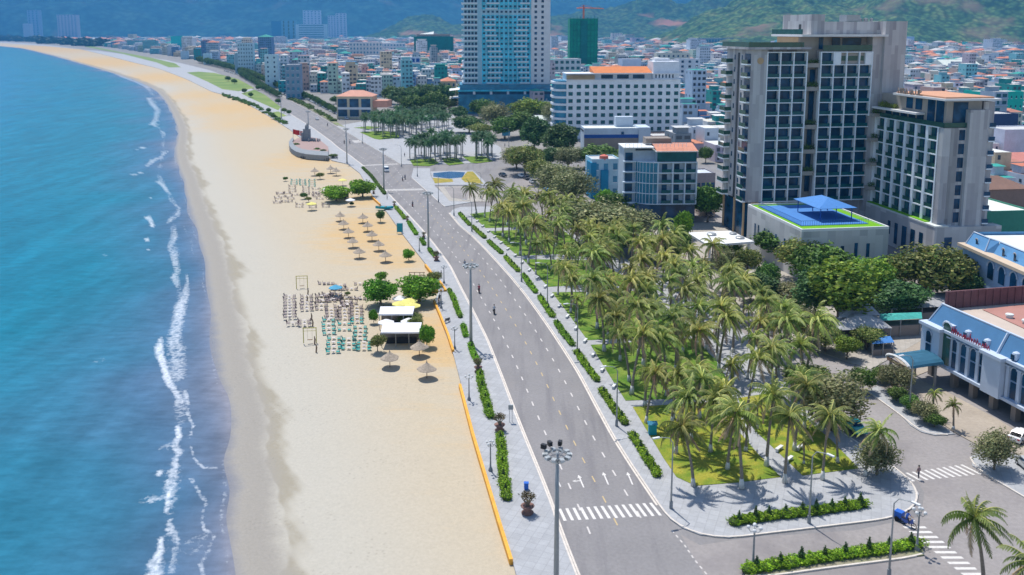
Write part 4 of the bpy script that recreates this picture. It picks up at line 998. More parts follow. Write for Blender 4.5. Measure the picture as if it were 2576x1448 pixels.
hedge([(1845, 1318), (1950, 1302), (2060, 1290), (2178, 1272)], 1.5, 'long hedge on the wide corner paving in front of the lawns', 9, ch=1.9)
hedge([(1880, 1438), (1990, 1420), (2110, 1402), (2230, 1386), (2312, 1372)], 1.6, 'long hedge on the traffic island at the bottom', 8, ch=2.0)
island = GP([(1872, 1436), (1876, 1425), (2100, 1390), (2300, 1360), (2322, 1384), (2324, 1396), (2100, 1424), (1900, 1452), (1876, 1450)], .16)
sheet('traffic_island', island, .16, .16, 'verge')
kerb([(1876, 1448), (1900, 1453), (2100, 1425), (2324, 1397), (2322, 1382)])
# potted frangipani-like bushes closing the hedges
def planter_proto():
    o = thing('planter_bush', 'x', 'planter', group='planted bowls on the promenade')
    MB().lathe([(.01, 0), (.55, 0), (.62, .12), (.35, .2), (.42, .5), (.7, .8), (.66, .84), (.01, .78)], 12).build('bowl', 'terracotta', o, smooth=True)
    m1 = MB(); 
    for i in range(7):
        a = i * .9; m1.tube([(0, 0, .7), (.25 * math.cos(a), .25 * math.sin(a), 1.2), (.65 * math.cos(a), .65 * math.sin(a), 1.75)], [.09, .06, .02], 5)
    m1.build('stem', 'bark', o)
    mb = MB(); leaf_cloud(mb, [(.4, .1, 1.7, .55, .35), (-.35, .3, 1.75, .5, .35), (0, -.4, 1.8, .5, .35), (.1, .1, 1.95, .5, .3)], 330, .11, [(.16, .13, .08), (.12, .14, .05), (.2, .17, .1)], 3, .3)
    mb.build('foliage', 'leaf', o); return o
mat('terracotta', (.21, .12, .10), .85, .15, 2)
pl = planter_proto()
for i, (x, y, s) in enumerate([(1327, 1292, 1.2), (1257, 1084, 1.15), (1203, 936, 1.05), (1098, 656, 1.1), (1066, 600, .8), (1025, 558, .8), (992, 520, .8), (940, 488, .8)]):
    place(pl, USED, (*G(x, y, .15), .15), i * 1.1, s, label=['nearest', 'second', 'third', 'fourth', 'fifth', 'sixth', 'seventh', 'furthest'][i] + ' planted bowl on the promenade counted from the front')
# far-off wood at the end of the bay
def mass(name, px, h, n, size, cols, label, cat, z=0):
    W = GP(px); xs_ = [p[0] for p in W]; ys_ = [p[1] for p in W]; g = random.Random(5); lb = []
    while len(lb) < n:
        x = g.uniform(min(xs_), max(xs_)); y = g.uniform(min(ys_), max(ys_))
        if inpoly(x, y, W): lb.append((x - xs_[0], y - ys_[0], h * .4, size * g.uniform(2.0, 4.2), h * g.uniform(.4, .75)))
    mb = MB(); leaf_cloud(mb, lb, n * 90, size, cols, 3, .7)
    return tag(mb.build(name, 'leaf', loc=(xs_[0], ys_[0], z)), label, cat, kind='stuff')
mass('wood', [(-200, 93), (0, 97), (120, 104), (260, 112), (285, 118), (200, 118), (120, 112), (60, 106), (-200, 98)], 22, 240, 9, [(.02, .05, .03), (.03, .065, .035)], 'dark wood behind the far end of the beach', 'wood')
mass('shrubs', [(560, 242), (640, 270), (720, 318), (722, 312), (640, 262), (560, 236)], 1.4, 90, .5, GREEN, 'low shrubs in the border along the far promenade wall', 'shrubs')
mass('shrubs', [(725, 250), (770, 270), (830, 302), (845, 312), (850, 308), (780, 268), (735, 247)], 1.6, 90, .5, GREEN + OLIVE, 'low planting on the strip between the two far carriageways', 'shrubs')
# ------------------------------------------------------------------ building materials
TH = math.radians(8.0)
def panel_mat(name, c1, c2, w_, h_, mort=.9, rough=.8):
    m = mat(name, c1, rough, 0.05, 0.3); t = m.node_tree; b = t.nodes['Principled BSDF']
    src = b.inputs['Base Color'].links[0].from_socket
    geo = nn(t, 'ShaderNodeNewGeometry'); sp = nn(t, 'ShaderNodeSeparateXYZ'); t.links.new(geo.outputs[0], sp.inputs[0])
    ad = nn(t, 'ShaderNodeMath', operation='ADD'); t.links.new(sp.outputs[0], ad.inputs[0]); t.links.new(sp.outputs[1], ad.inputs[1])
    cb = nn(t, 'ShaderNodeCombineXYZ'); t.links.new(ad.outputs[0], cb.inputs[1]); t.links.new(sp.outputs[2], cb.inputs[0])
    br = nn(t, 'ShaderNodeTexBrick'); br.inputs['Scale'].default_value = 1; br.inputs['Brick Width'].default_value = h_; br.inputs['Row Height'].default_value = w_
    br.inputs['Mortar Size'].default_value = .02; br.offset = .37; br.offset_frequency = 3; br.inputs['Bias'].default_value = 0
    br.inputs['Color1'].default_value = (1.12, 1.12, 1.12, 1); br.inputs['Color2'].default_value = (*c2, 1); br.inputs['Mortar'].default_value = (mort, mort, mort, 1)
    t.links.new(cb.outputs[0], br.inputs[0])
    mx = nn(t, 'ShaderNodeMix', data_type='RGBA', blend_type='MULTIPLY'); mx.inputs[0].default_value = 1
    t.links.new(src, mx.inputs[6]); t.links.new(br.outputs[0], mx.inputs[7]); t.links.new(mx.outputs[2], b.inputs['Base Color'])
panel_mat('concrete_panel', (.49, .49, .50), (.70, .68, .72), 1.1, 6.5)
panel_mat('podium_panel', (.52, .52, .52), (.76, .77, .79), 2.2, 5.0)
mat('brown_render', (.36, .335, .31), .85, .08, .5)
mat('tan_render', (.52, .37, .22), .85, .08, .5)
mat('white_frame', (.78, .85, .92), .6, .05, .5)
mat('white_wall', (.66, .68, .72), .8, .06, .3, fine=.05, fscale=2)
mat('bay_wall', (.52, .60, .70), .8, .05, .5)
mat('dark_glass', (.010, .06, .13), .18, .6, .35, spec=.3)
mat('teal_glass', (.012, .10, .115), .2, .3, .5, spec=.3)
mat('blue_glass', (.02, .20, .34), .25, .3, .25, spec=.6)
mat('bright_glass', (.03, .52, .72), .35, .35, .22, spec=.6)
mat('green_glass', (.03, .10, .08), .15, .2, .5, spec=.5)
mat('deck_orange', (.56, .30, .19), .9, .08, .5)
mat('slab_white', (.70, .71, .72), .7, .05, .5)
mat('turf', (.14, .37, .01), .95, .1, 1.5)
mat('court_blue', (.06, .20, .50), .8, .05, 1)
mat('canopy_blue', (.06, .21, .52), .7, .05, 1)
mat('tile_orange', (.62, .21, .075), .85, .1, .5, fine=.12, fscale=5)
mat('tile_salmon', (.56, .25, .17), .85, .1, .5, fine=.12, fscale=4)
mat('steel', (.34, .36, .38), .45, .08, 2, metal=.5)
mat('dark_steel', (.06, .065, .07), .5, .1, 2)
mat('beige_wall', (.55, .44, .33), .85, .08, .4)
mat('roof_pale', (.62, .66, .64), .8, .08, .3)
mat('blue_band', (.01, .075, .32), .6, .08, .5)
mat('grey_brown', (.26, .225, .20), .85, .08, .4)
mat('net_green', (.002, .23, .15), .9, .15, .12, fine=.18, fscale=.7)
mat('net_green_dark', (.002, .15, .14), .9, .15, .12, fine=.18, fscale=.7)
mat('paint_attr', attr='Col', rough=.8, var=.08, scale=.3, fine=.06, fscale=1.5)
def insts(root, first, spots, most=100):
    """copies of one part at the given places (x, y, z, rz, sx, sz) under root; past most, the rest joined as one"""
    out = []
    for i, sp in enumerate(spots[:most]):
        o = first if i == 0 else first.copy()
        if i: COL.objects.link(o)
        o.parent = root; o.location = sp[:3]; o.rotation_euler = (0, 0, sp[3] if len(sp) > 3 else 0)
        if len(sp) > 4: o.scale = (sp[4], 1, sp[5] if len(sp) > 5 else 1)
        out.append(o)
    rest = spots[most:]
    if rest:
        me0 = first.data; n = len(me0.vertices); vs = []; fs = []; mi = []
        for sp in rest:
            ca, sa = math.cos(sp[3] if len(sp) > 3 else 0), math.sin(sp[3] if len(sp) > 3 else 0); b = len(vs)
            sx = sp[4] if len(sp) > 4 else 1; sz = sp[5] if len(sp) > 5 else 1
            for v in me0.vertices:
                x, y, z = v.co; x *= sx; z *= sz; vs.append((x * ca - y * sa + sp[0], x * sa + y * ca + sp[1], z + sp[2]))
            for p in me0.polygons: fs.append([b + k for k in p.vertices]); mi.append(p.material_index)
        me = bpy.data.meshes.new(first.name); me.from_pydata(vs, [], fs)
        for m_ in me0.materials: me.materials.append(m_)
        me.polygons.foreach_set('material_index', mi); me.update()
        o = bpy.data.objects.new(first.name.split('.')[0], me); COL.objects.link(o); o.parent = root; o['kind'] = 'stuff'
    return out

# ------------------------------------------------------------------ the tall beach hotel
P0 = G(1871, 600)
hotel = thing('hotel_tower', 'tall grey hotel with a grid of white framed balconies, left wing and central block', 'hotel', (*P0, 0), TH)
FL = 3.36; Z0 = 9.9; NF = 12; ZT = Z0 + NF * FL
w1 = MB()
w1.box(.02, 4.6, 0, 17, 9.9, 51); w1.box(4.6, 15.7, 2.2, 17, 0, 50.9); w1.box(2.0, 15.7, 1.0, 17.0, 0, 9.9)
w1.box(19.6, 37.2, 2.4, 17, 0, 50.6); w1.box(34.3, 37.2, .4, 17, 0, 54.3); w1.box(37.2, 43.4, -.6, 17.5, 0, 58.4)
w1.box(20.2, 37.2, 2.8, 17.4, 54.95, 58.3); w1.box(16.4, 20.2, 0.2, 17.5, 54.95, 60.2)
w1.build('wall', 'concrete_panel', hotel)
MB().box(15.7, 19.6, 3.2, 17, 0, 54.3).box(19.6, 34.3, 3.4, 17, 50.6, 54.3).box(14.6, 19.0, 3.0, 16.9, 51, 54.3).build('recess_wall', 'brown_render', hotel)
MB().box(14.5, 14.59, 3.4, 16.5, 51.05, 54.2).build('painted_lit_wall', 'tan_render', hotel)  # sunlit side face of the brown recess box, its brightness put into tan colour
MB().box(13.4, 37.8, -1.2, 18.2, 54.32, 54.92).build('roof_slab', 'slab_white', hotel)
MB().box(-1.3, 16.2, -1.0, 18.0, 51.02, 51.6).build('roof_slab', 'concrete_panel', hotel)
MB().box(-1.2, 14.2, -.9, -.82, 51.6, 52.9).box(-1.2, -1.12, -.8, 17.8, 51.6, 52.9).box(13.5, 13.58, -1, 18, 54.93, 56.3).box(20.2, 34.2, .2, .3, 50.62, 52.1).build('glass_rail', 'green_glass', hotel)
MB().box(24, 26.2, 2.75, 2.9, 51.6, 54).box(27.2, 32.6, 3.3, 3.38, 51.6, 54).box(20.4, 21.6, 3.3, 3.38, 51, 54.1).build('window', 'dark_glass', hotel)
MB().box(16.3, 16.38, 6, 7.2, 55.2, 57.6).build('slot_window', 'dark_steel', hotel)
mb = MB()
for i in range(7): mb.lathe([(.01, 0), (.45, 0), (.45, .9), (.01, 1.0)], 8, (33 + i * .9, 9 + (i % 2)))
mb.box(30, 34, 7, 11, -.0, 1.8); b_ = mb.build('rooftop_tank', 'steel', hotel, loc=(0, 0, 58.4))
# bay: light side wall, dark glass, glass rail -> one window part; frames are another
def bay_mb(w_, h_):
    m_ = MB(); m_.mi = 0
    m_.add([(.2, 1.3, .2), (w_ * .12, 1.3, .2), (w_ * .12, 1.3, h_ - .15), (.2, 1.3, h_ - .15)], [(0, 1, 2, 3)])
    m_.mi = 1; m_.add([(w_ * .12, 1.28, .2), (w_ - .2, 1.28, .2), (w_ - .2, 1.28, h_ - .15), (w_ * .12, 1.28, h_ - .15)], [(0, 1, 2, 3)])
    m_.mi = 2; m_.box(.25, w_ - .25, .12, .17, .15, 1.05)
    return m_
bw = 11.1 / 3; bm = 14.6 / 4
win = bay_mb(bw, FL).build('window', ['bay_wall', 'dark_glass', 'teal_glass', 'white_frame'], hotel)
spots = []
for f in range(NF):
    for c in range(3): spots.append((4.6 + c * bw, .1, Z0 + f * FL, 0))
    for c in range(4):
        if f == NF - 1 and c > 0: continue
        spots.append((19.7 + c * bm, .1, Z0 + f * FL, 0))
insts(hotel, win, spots, 90)
fr = MB()
for f in range(NF + 1):
    z = Z0 + f * FL
    fr.box(4.5, 15.75, .02, 1.3, z - .12, z + .12)
    fr.box(19.6, 34.25, .02, 1.3, z - .12, z + .12)
for c in range(4): fr.box(4.6 + c * bw - .15 - .003 * c, 4.6 + c * bw + .15, -.02, 1.32, Z0 - .2, ZT + .2)
for c in range(5): fr.box(19.7 + c * bm - .15, 19.7 + c * bm + .15, -.02, 1.32, Z0 - .2 if c < 4 else 33, ZT + .15)
fr.box(23.55, 25.3, 0.01, 2.2, ZT - FL + .15, ZT - .15); fr.box(32.3, 34.1, 0.01, 2.2, ZT - FL + .15, ZT - .15)
fr.build('balcony_frame', 'white_frame', hotel)
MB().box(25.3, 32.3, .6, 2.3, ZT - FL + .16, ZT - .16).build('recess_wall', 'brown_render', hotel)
MB().box(25.6, 30.3, .54, .59, ZT - 2.3, ZT - 1.0).box(31, 32.1, .54, .59, ZT - 2.3, ZT - 1.0).build('window', 'green_glass', hotel)
# planted ledges in the two recesses
lg = MB(); pm = MB(); lob = []
for z in (46.2, 39.9, 29.6, 22.9, 16.9): lg.box(15.8, 19.5, .3, 3.1, z, z + 1.1); lob += [(16.5 + i * .8, 1.0, z + 1.5, .8, .75 if z > 40 else 1.2) for i in range(4)]
for i, z in enumerate((32.9, 26.2, 19.5, 12.8)): lg.box(34.4, 36.3, -1.9, .3, z, z + .9); lob += [(35 + .5 * j, -1.2, z + 1.5, .7, .8) for j in range(3)]
lg.build('planter_ledge', 'brown_render', hotel); leaf_cloud(pm, lob, 3600, .16, DARK + GREEN, 77, .3); pm.build('ledge_plants', 'leaf', hotel)
MB().box(18.2, 19.5, 2.9, 3.15, 12, 45.5).build('recess_window', 'dark_glass', hotel)
# the narrow left flank: glazed corner rooms, small windows, dark slot, far balconies
cw = MB(); cw.mi = 0; cw.box(-.06, 0, .2, 4.0, .5, 3.0); cw.mi = 1; cw.box(-1.0, -.94, .1, 4.1, .35, 1.4); cw.mi = 2; cw.box(-1.05, 0, .05, 4.2, .0, .33)
c0 = cw.build('corner_window', ['dark_glass', 'green_glass', 'white_frame'], hotel)
insts(hotel, c0, [(0, 0, Z0 + f * FL, 0) for f in range(NF)])
sw = MB().box(-.05, 0, 0, .8, 0, 1.3).build('small_window', 'dark_glass', hotel)
insts(hotel, sw, [(0, y, Z0 + 1.2 + f * FL, 0) for f in range(NF) for y in (5.6, 10.6)])
MB().box(-.07, 0, 7.6, 8.9, Z0, 50.0).build('dark_slot', 'dark_steel', hotel)
fb = MB(); fb.mi = 0; fb.box(-1.9, -.0, 12.6, 16.6, 0, .35); fb.mi = 1; fb.box(-1.9, -1.84, 12.7, 16.5, .35, 1.4); fb.box(-1.84, 0, 12.6, 12.66, .35, 1.4)
insts(hotel, fb.build('side_balcony', ['white_frame', 'green_glass'], hotel), [(0, 0, Z0 + f * FL, 0) for f in range(NF)])
MB().box(.3, 1.9, 1.2, 16, .0, 9.3).build('lobby_glass', 'dark_glass', hotel)
insts(hotel, MB().box(-.1, .28, .9, 1.5, 0, 9.9).build('pillar', 'tan_render', hotel), [(0, 0, 0), (0, 6.6, 0), (0, 14.5, 0)]); MB().box(2.1, 4.5, .2, .95, 0, 9.85).build('pillar', 'tan_render', hotel)
MB().lathe([(.01, 0), (.9, 0), (.9, .08), (.01, .1)], 14).build('emblem', 'tan_render', hotel, loc=(2.6, -.02, 48)).rotation_euler = (math.pi / 2, 0, 0)
# lower right wing
P1 = (P0[0] + 36.3 * math.cos(TH) + 30.2 * math.sin(TH), P0[1] + 36.3 * math.sin(TH) - 30.2 * math.cos(TH))
wing = thing('hotel_wing', 'lower right wing of the tall hotel, orange roof deck with sign letters, stone end wall', 'hotel', (*P1, 0), TH)
ZB = 9.3; NW = 7; ZW = ZB + NW * FL
m_ = MB(); m_.box(2.0, 13.2, 0, 30.1, 0, ZW); m_.box(0, 3.9, 0, 2.0, ZB, ZW - .01); m_.box(5.9, 10.9, -1.1, 3, 0, 37.2); m_.box(11, 14.0, 1.5, 8, 0, 39)
m_.build('wall', 'concrete_panel', wing)
MB().box(-1.4, 16.2, -1.6, 30, 0, 8.9).build('base', 'podium_panel', wing)
MB().box(-1.5, 2.0, -1.7, 30, 8.92, 9.28).build('base_coping', 'roof_pale', wing)
MB().box(-1.2, 1.6, 3, 29.8, 9.3, 9.45).build('base_turf', 'turf', wing)
wb = MB(); L5 = 28.0 / 6; wb.mi = 0; wb.box(.95, 1.02, -(L5 - 1.0), -1.5, .12, FL - .12); wb.mi = 1; wb.box(.95, 1.02, -1.5, -.0, .12, FL - .12); wb.mi = 2; wb.box(.25, .3, -(L5 - 1.0), -.0, .12, 1.1)
w0 = wb.build('window', ['dark_glass', 'teal_glass', 'green_glass'], wing)
insts(wing, w0, [(0, 2.0 + (c + 1) * L5 - .5, ZB + f * FL, 0) for f in range(NW) for c in range(6)])
fr = MB()
for f in range(NW + 1): fr.box(.05, 1.1, 2.0, 30, ZB + f * FL - .15, ZB + f * FL + .15)
for c in range(7): fr.box(.0, 1.12, 2.02 + c * L5 - .5, 2.02 + c * L5 + .5, ZB, ZW + .1)
fr.build('balcony_frame', 'white_frame', wing)
pw = MB().box(0, 1.5, -.06, 0, 0, 2.5).build('end_window', 'dark_glass', wing)
insts(wing, pw, [(4.1, -.01, ZB + .4 + f * FL, 0) for f in range(NW)])
eb = MB(); eb.mi = 0; eb.box(0, 1.6, -1.2, 1.4, 0, .3); eb.mi = 1; eb.box(0, 1.6, -1.2, -1.15, .3, 1.3); eb.box(.2, 1.4, 1.3, 1.45, .4, 2.8)
insts(wing, eb.build('end_balcony', ['white_frame', 'dark_glass'], wing), [(11.1, 0, ZB + f * FL, 0) for f in range(NW + 1)])
MB().box(.8, 10, .8, 29, ZW, 39.4).build('penthouse', 'brown_render', wing)
g_ = MB()
for a, b in ((1.6, 4.6), (5.2, 8.2)): g_.box(.72, .79, a, b, ZW + .4, 39.2)
for k in range(5): g_.box(.72, .79, 9.6 + k * 3.6, 12.4 + k * 3.6, ZW + .3, ZW + 2.4)
for k in range(2): g_.box(.72, .79, 10.6 + k * 4, 13.4 + k * 4, 36.3, 39)
g_.box(2.6, 6.4, .7, .79, ZW + .4, 39); g_.build('window', 'dark_glass', wing)
MB().box(-.02, .03, -.1, 29.5, ZW + .16, ZW + 1.3).box(.1, 5.8, -.1, -.04, ZW + .16, ZW + 1.3).build('glass_rail', 'green_glass', wing)
MB().box(-1.0, 13.6, -1.2, 21, 39.42, 39.9).build('roof_slab', 'slab_white', wing)
MB().box(-.3, 12.4, -.2, 20.4, 39.92, 40.3).build('roof_deck', 'deck_orange', wing)
MB().box(-1.6, 1.6, 9.2, 29.8, 35.2, 35.7).build('lower_slab', 'slab_white', wing)
pm = MB(); leaf_cloud(pm, [(.0, 21 + i * .9, 36.3, .7, .7 + .4 * (i > 4)) for i in range(9)], 1300, .15, OLIVE + LIME, 5, .3); pm.build('terrace_plants', 'leaf', wing)
cu = bpy.data.curves.new('roof_sign', 'FONT'); cu.body = 'HIBA IA UP'; cu.size = 2.1; cu.extrude = .12; cu.materials.append(M('grey_brown'))
_t = bpy.data.objects.new('t', cu); COL.objects.link(_t); bpy.context.view_layer.update()
sg = bpy.data.objects.new('roof_sign', bpy.data.meshes.new_from_object(_t.evaluated_get(bpy.context.evaluated_depsgraph_get()))); bpy.data.objects.remove(_t); COL.objects.link(sg); sg.parent = wing; sg.location = (-.55, 19.6, 39.95); sg.rotation_euler = (math.radians(90), 0, math.radians(-90))
MB().box(-1.47, -1.42, 3, 4.6, .5, 6.5).box(-1.47, -1.42, 6.4, 8.2, .5, 6.5).box(-1.47, -1.42, 10, 12, .5, 6.5).box(-1.47, -1.42, 14, 15.4, 1, 6.5).box(-1.47, -1.42, 17.4, 18.6, 3, 6.5).build('base_window', 'dark_glass', wing)
MB().box(1.2, 3.2, -1.67, -1.62, 3.6, 6.4).build('base_window', 'dark_glass', wing); MB().box(1.0, 3.4, -1.67, -1.62, .2, 2.0).build('base_window', 'dark_glass', wing)
# podium with the blue rooftop court
PA, PB, PC = G(1879, 514, 12), G(2017, 577.6, 12), G(2237, 570, 12)
pod = thing('podium', 'pale panelled low block with lawn and blue court on its roof', 'building', (*PB, 0), math.atan2(PC[1] - PB[1], PC[0] - PB[0]))
Lx = math.hypot(PC[0] - PB[0], PC[1] - PB[1]); Ly = math.hypot(PA[0] - PB[0], PA[1] - PB[1])
MB().box(0, Lx, 0, Ly, 0, 11.4).build('wall', 'podium_panel', pod)
p_ = MB()
for a, b, c, d in ((0, Lx, 0, .35), (0, Lx, Ly - .35, Ly), (0, .35, .35, Ly - .35), (Lx - .35, Lx, .35, Ly - .35)): p_.box(a, b, c, d, 11.4, 12)
p_.build('parapet', 'slab_white', pod)
MB().box(.35, Lx - .35, .35, Ly - .35, 11.4, 11.7).build('roof_turf', 'turf', pod)
MB().box(2.0, Lx - 2.6, 4.4, Ly - 2.0, 11.7, 11.82).build('court', 'court_blue', pod)
r_ = MB()
for y in np.arange(4.3, Ly - 2, .55): r_.box(1.9, 1.95, y, y + .05, 11.7, 12.9)
for x in np.arange(1.9, Lx - 2.6, .55): r_.box(x, x + .05, 4.25, 4.3, 11.7, 12.9)
r_.box(1.88, 1.97, 4.3, Ly - 2, 12.9, 12.96); r_.box(1.88, Lx - 2.6, 4.2, 4.28, 12.9, 12.96); r_.build('railing', 'blue_band', pod)
cx0, cx1, cy0, cy1 = 7.8, 17.4, 7.5, 20.5
c_ = MB(); pk = [((cx0 + cx1) / 2, cy0 + 4.8, 16.6), ((cx0 + cx1) / 2, cy1 - 4.8, 16.6)]
e = [(cx0, cy0, 14.9), (cx1, cy0, 14.9), (cx1, cy1, 14.9), (cx0, cy1, 14.9)]
c_.add(e + pk, [(0, 1, 4), (1, 2, 5, 4), (2, 3, 5), (3, 0, 4, 5)]); c_.add([(x, y, z - .08) for x, y, z in e + pk], [(4, 1, 0), (4, 5, 2, 1), (5, 3, 2), (5, 4, 0, 3)])
c_.build('canopy', 'canopy_blue', pod)
q0 = MB().tube([(0, 0, 11.8), (0, 0, 15.2)], .12, 6).build('canopy_post', 'blue_band', pod)
insts(pod, q0, [(x, y, 0) for x in (cx0 + .9, (cx0 + cx1) / 2, cx1 - .9) for y in (cy0 + .8, cy1 - .8)])
q_ = MB().box(0, .8, -.06, 0, 0, 3.2).build('window', 'dark_glass', pod)
insts(pod, q_, [(x, -.01, z, 0, 1, s) for x, z, s in ((2.2, 5.6, 1), (3.6, 3.6, 1.1), (9.6, 4.6, 1), (12.9, 5.2, 1), (15.8, 5.0, 1), (9.6, .8, .9), (12.9, .8, .9), (15.8, .8, .9))] +
      [(-.02, y, 3.2, math.pi / 2 * 3, .9, 1.5) for y in (4, 6, 8.4, 13, 17, 19.4, 23, 25)])
# white entrance canopy
cz = 6.2; W = [G(1730, 586, cz), G(1837, 581, cz), G(1897, 608, cz), G(1781, 617, cz)]
ec = thing('entrance_canopy', 'flat white entrance canopy with round skylights beside the podium', 'canopy', (*W[3], 0))
Wl = [(a - W[3][0], b - W[3][1]) for a, b in W]
MB().prism(Wl, cz - .5, cz, bottom=True).build('roof', 'slab_white', ec)
cc = [sum(p[0] for p in Wl) / 4, sum(p[1] for p in Wl) / 4]
for dx, dy, r in ((-1.5, 2.4, 1.2), (4.0, 3.2, .9), (4.6, -1.2, 1.1)): MB().lathe([(r, 0), (r, .35), (r * .8, .5), (.01, .55)], 14, (cc[0] + dx, cc[1] + dy)).build('skylight', 'steel', ec, loc=(0, 0, cz))
q0 = MB().tube([(0, 0, 0), (0, 0, cz - .5)], .3, 8).build('column', 'white_wall', ec)
insts(ec, q0, [(cc[0] + (a - cc[0]) * .85, cc[1] + (b - cc[1]) * .85, 0) for a, b in Wl])

# ------------------------------------------------------------------ generic mid-distance buildings
FOOT = []
PANE = {}
def pane_mesh(w_, h_, m):
    k = (round(w_, 1), round(h_, 1), m)
    if k not in PANE:
        mb = MB(); mb.mi = 0; mb.box(-w_ / 2, w_ / 2, -.07, .0, 0, h_, bottom=False); mb.mi = 1; mb.box(-w_ / 2 - .1, w_ / 2 + .1, -.1, 0, -.18, -.01)
        o = mb.build('window', [m, 'white_frame']); PANE[k] = o.data; bpy.data.objects.remove(o)
    return PANE[k]
def putwin(root, me, spots, most=100):
    o = bpy.data.objects.new('window', me); COL.objects.link(o); insts(root, o, spots, most)
def building(x0, x1, yt, yg, colr, label, cat='building', name='building', depth=12, ang=TH, cols=0, rows=0, winm='dark_glass', wfrac=.5, hfrac=.5, roof='flat', roofc=(.5, .5, .5), z1=None, side_cols=0, base=None, fh=None, parapet=.5, zb=0, ww=None):
    """box building whose front foot shows at x0..x1, yg in the photograph and whose top at yt"""
    A = Vector(G(x0, yg)); s = ppm(yg); w_ = (x1 - x0) / s / math.cos(ang) * 1.0
    hgt = z1 if z1 else GZ(A.x, A.y, yt)
    r = thing(name, label, cat, (A.x, A.y, zb), ang)
    FOOT.append((A.x + w_ / 2 * math.cos(ang) - depth / 2 * math.sin(ang), A.y + w_ / 2 * math.sin(ang) + depth / 2 * math.cos(ang), max(w_, depth) * .6 + 3, A, w_, depth, ang))
    mb = MB(); mb.col(colr); mb.box(0, w_, 0, depth, 0, hgt)
    if roof == 'flat' and parapet:
        for q in ((0, w_, 0, .3), (0, w_, depth - .3, depth), (0, .3, .3, depth - .3), (w_ - .3, w_, .3, depth - .3)): mb.box(*q, hgt, hgt + parapet)
    mb.build('wall', 'paint_attr', r)
    if roof == 'flat': MB().col(roofc).box(.3, w_ - .3, .3, depth - .3, hgt, hgt + .12).build('roof', 'paint_attr', r)
    else:
        o_ = .5; rh = min(w_, depth) * .22; m2 = MB().col(roofc)
        if roof == 'hip' :
            i_ = min(w_, depth) * .45
            a = [(-o_, -o_, hgt), (w_ + o_, -o_, hgt), (w_ + o_, depth + o_, hgt), (-o_, depth + o_, hgt)]
            t_ = [(i_, depth / 2, hgt + rh), (w_ - i_, depth / 2, hgt + rh)] if w_ >= depth else [(w_ / 2, i_, hgt + rh), (w_ / 2, depth - i_, hgt + rh)]
            if w_ >= depth: m2.add(a + t_, [(0, 1, 5, 4), (1, 2, 5), (2, 3, 4, 5), (3, 0, 4), (3, 2, 1, 0)])
            else: m2.add(a + t_, [(0, 1, 4), (1, 2, 5, 4), (2, 3, 5), (3, 0, 4, 5), (3, 2, 1, 0)])
        else:
            m2.add([(-o_, -o_, hgt), (w_ + o_, -o_, hgt), (w_ + o_, depth + o_, hgt), (-o_, depth + o_, hgt), (-o_, depth / 2, hgt + rh), (w_ + o_, depth / 2, hgt + rh)],
                   [(0, 1, 5, 4), (2, 3, 4, 5), (3, 0, 4), (1, 2, 5), (3, 2, 1, 0)])
        m2.build('roof', 'paint_attr', r)
    if cols and rows:
        H0 = base or 0; fh = fh or (hgt - H0) / rows; cw = w_ / cols
        me = pane_mesh(ww or cw * wfrac, fh * hfrac, winm)
        sp = [(cw * (c + .5), -.005, H0 + fh * (f + (1 - hfrac) / 2), 0) for f in range(rows) for c in range(cols)]
        if side_cols:
            cd = depth / side_cols; sp += [(-.005, cd * (c + .5), H0 + fh * (f + (1 - hfrac) / 2), -math.pi / 2) for f in range(rows) for c in range(side_cols)]
        putwin(r, me, sp)
    return r, w_, hgt

# white hotel with the orange roof
r, w_, h_ = building(1424, 1716, 203, 350, (.74, .78, .84), 'white mid-rise hotel with rows of square windows and an orange roof', 'hotel', 'white_hotel', 15, math.radians(5), 14, 7, 'teal_glass', .52, .52, base=3.0, fh=3.72, roofc=(.5, .5, .5), parapet=0)
hw = w_
mb = MB().col((.74, .78, .84)); seg = [(0, 0)] + [(-6.2 * math.sin(a), 6.0 - 6.0 * math.cos(a)) for a in np.linspace(0, math.pi / 2, 8)][1:] + [(-6.2, 15), (0, 15)]
for f in range(8): mb.prism([(x * 1.05, y) for x, y in seg], 3 + f * 3.72 - .6, 3 + f * 3.72 + .5, bottom=True)
mb.build('curved_balconies', 'paint_attr', r)
MB().prism([(x * .9 - .05, y + .4) for x, y in seg], 0, h_ - .2).build('curved_glazing', 'blue_glass', r)
mb = MB().col((.74, .77, .83)); mb.box(0, w_, 3, 14.9, h_, h_ + 3.2); mb.box(0, w_, -.6, 3, h_, h_ + .35); mb.box(-.4, w_, -.7, 14, h_ + 3.2, h_ + 3.6); mb.box(w_ * .76, w_ - .6, 1, 13.5, h_ + .35, h_ + 9.5)
mb.build('upper_storey', 'paint_attr', r)
mb = MB(); 
for k in range(3): mb.box(w_ * .31 + k * 8.4, w_ * .31 + k * 8.4 + 6.2, 2.9, 2.96, h_ + .7, h_ + 2.7)
for k in range(6): mb.box(w_ * .78 + k * 1.8, w_ * .78 + k * 1.8 + .7, .93, .98, h_ + 1, h_ + 2.8)
mb.build('terrace_window', 'dark_glass', r)
mb = MB(); mb.add([(w_ * .24, 0.2, h_ + 3.7), (w_ * .75, .2, h_ + 3.7), (w_ * .75 - 1, 9, h_ + 6.8), (w_ * .24 - 1, 9, h_ + 6.8), (w_ * .24, 14, h_ + 3.7), (w_ * .75, 14, h_ + 3.7)], [(0, 1, 2, 3), (3, 2, 5, 4), (0, 3, 4), (1, 5, 2)])
mb.build('tiled_roof', 'tile_orange', r)
MB().box(3.0, w_ * .24, -.65, -.55, h_ + .4, h_ + 1.0).box(.5, w_ * .25, 1.6, 2.7, h_ + .4, h_ + 2.4).build('terrace_screen', 'tan_render', r)
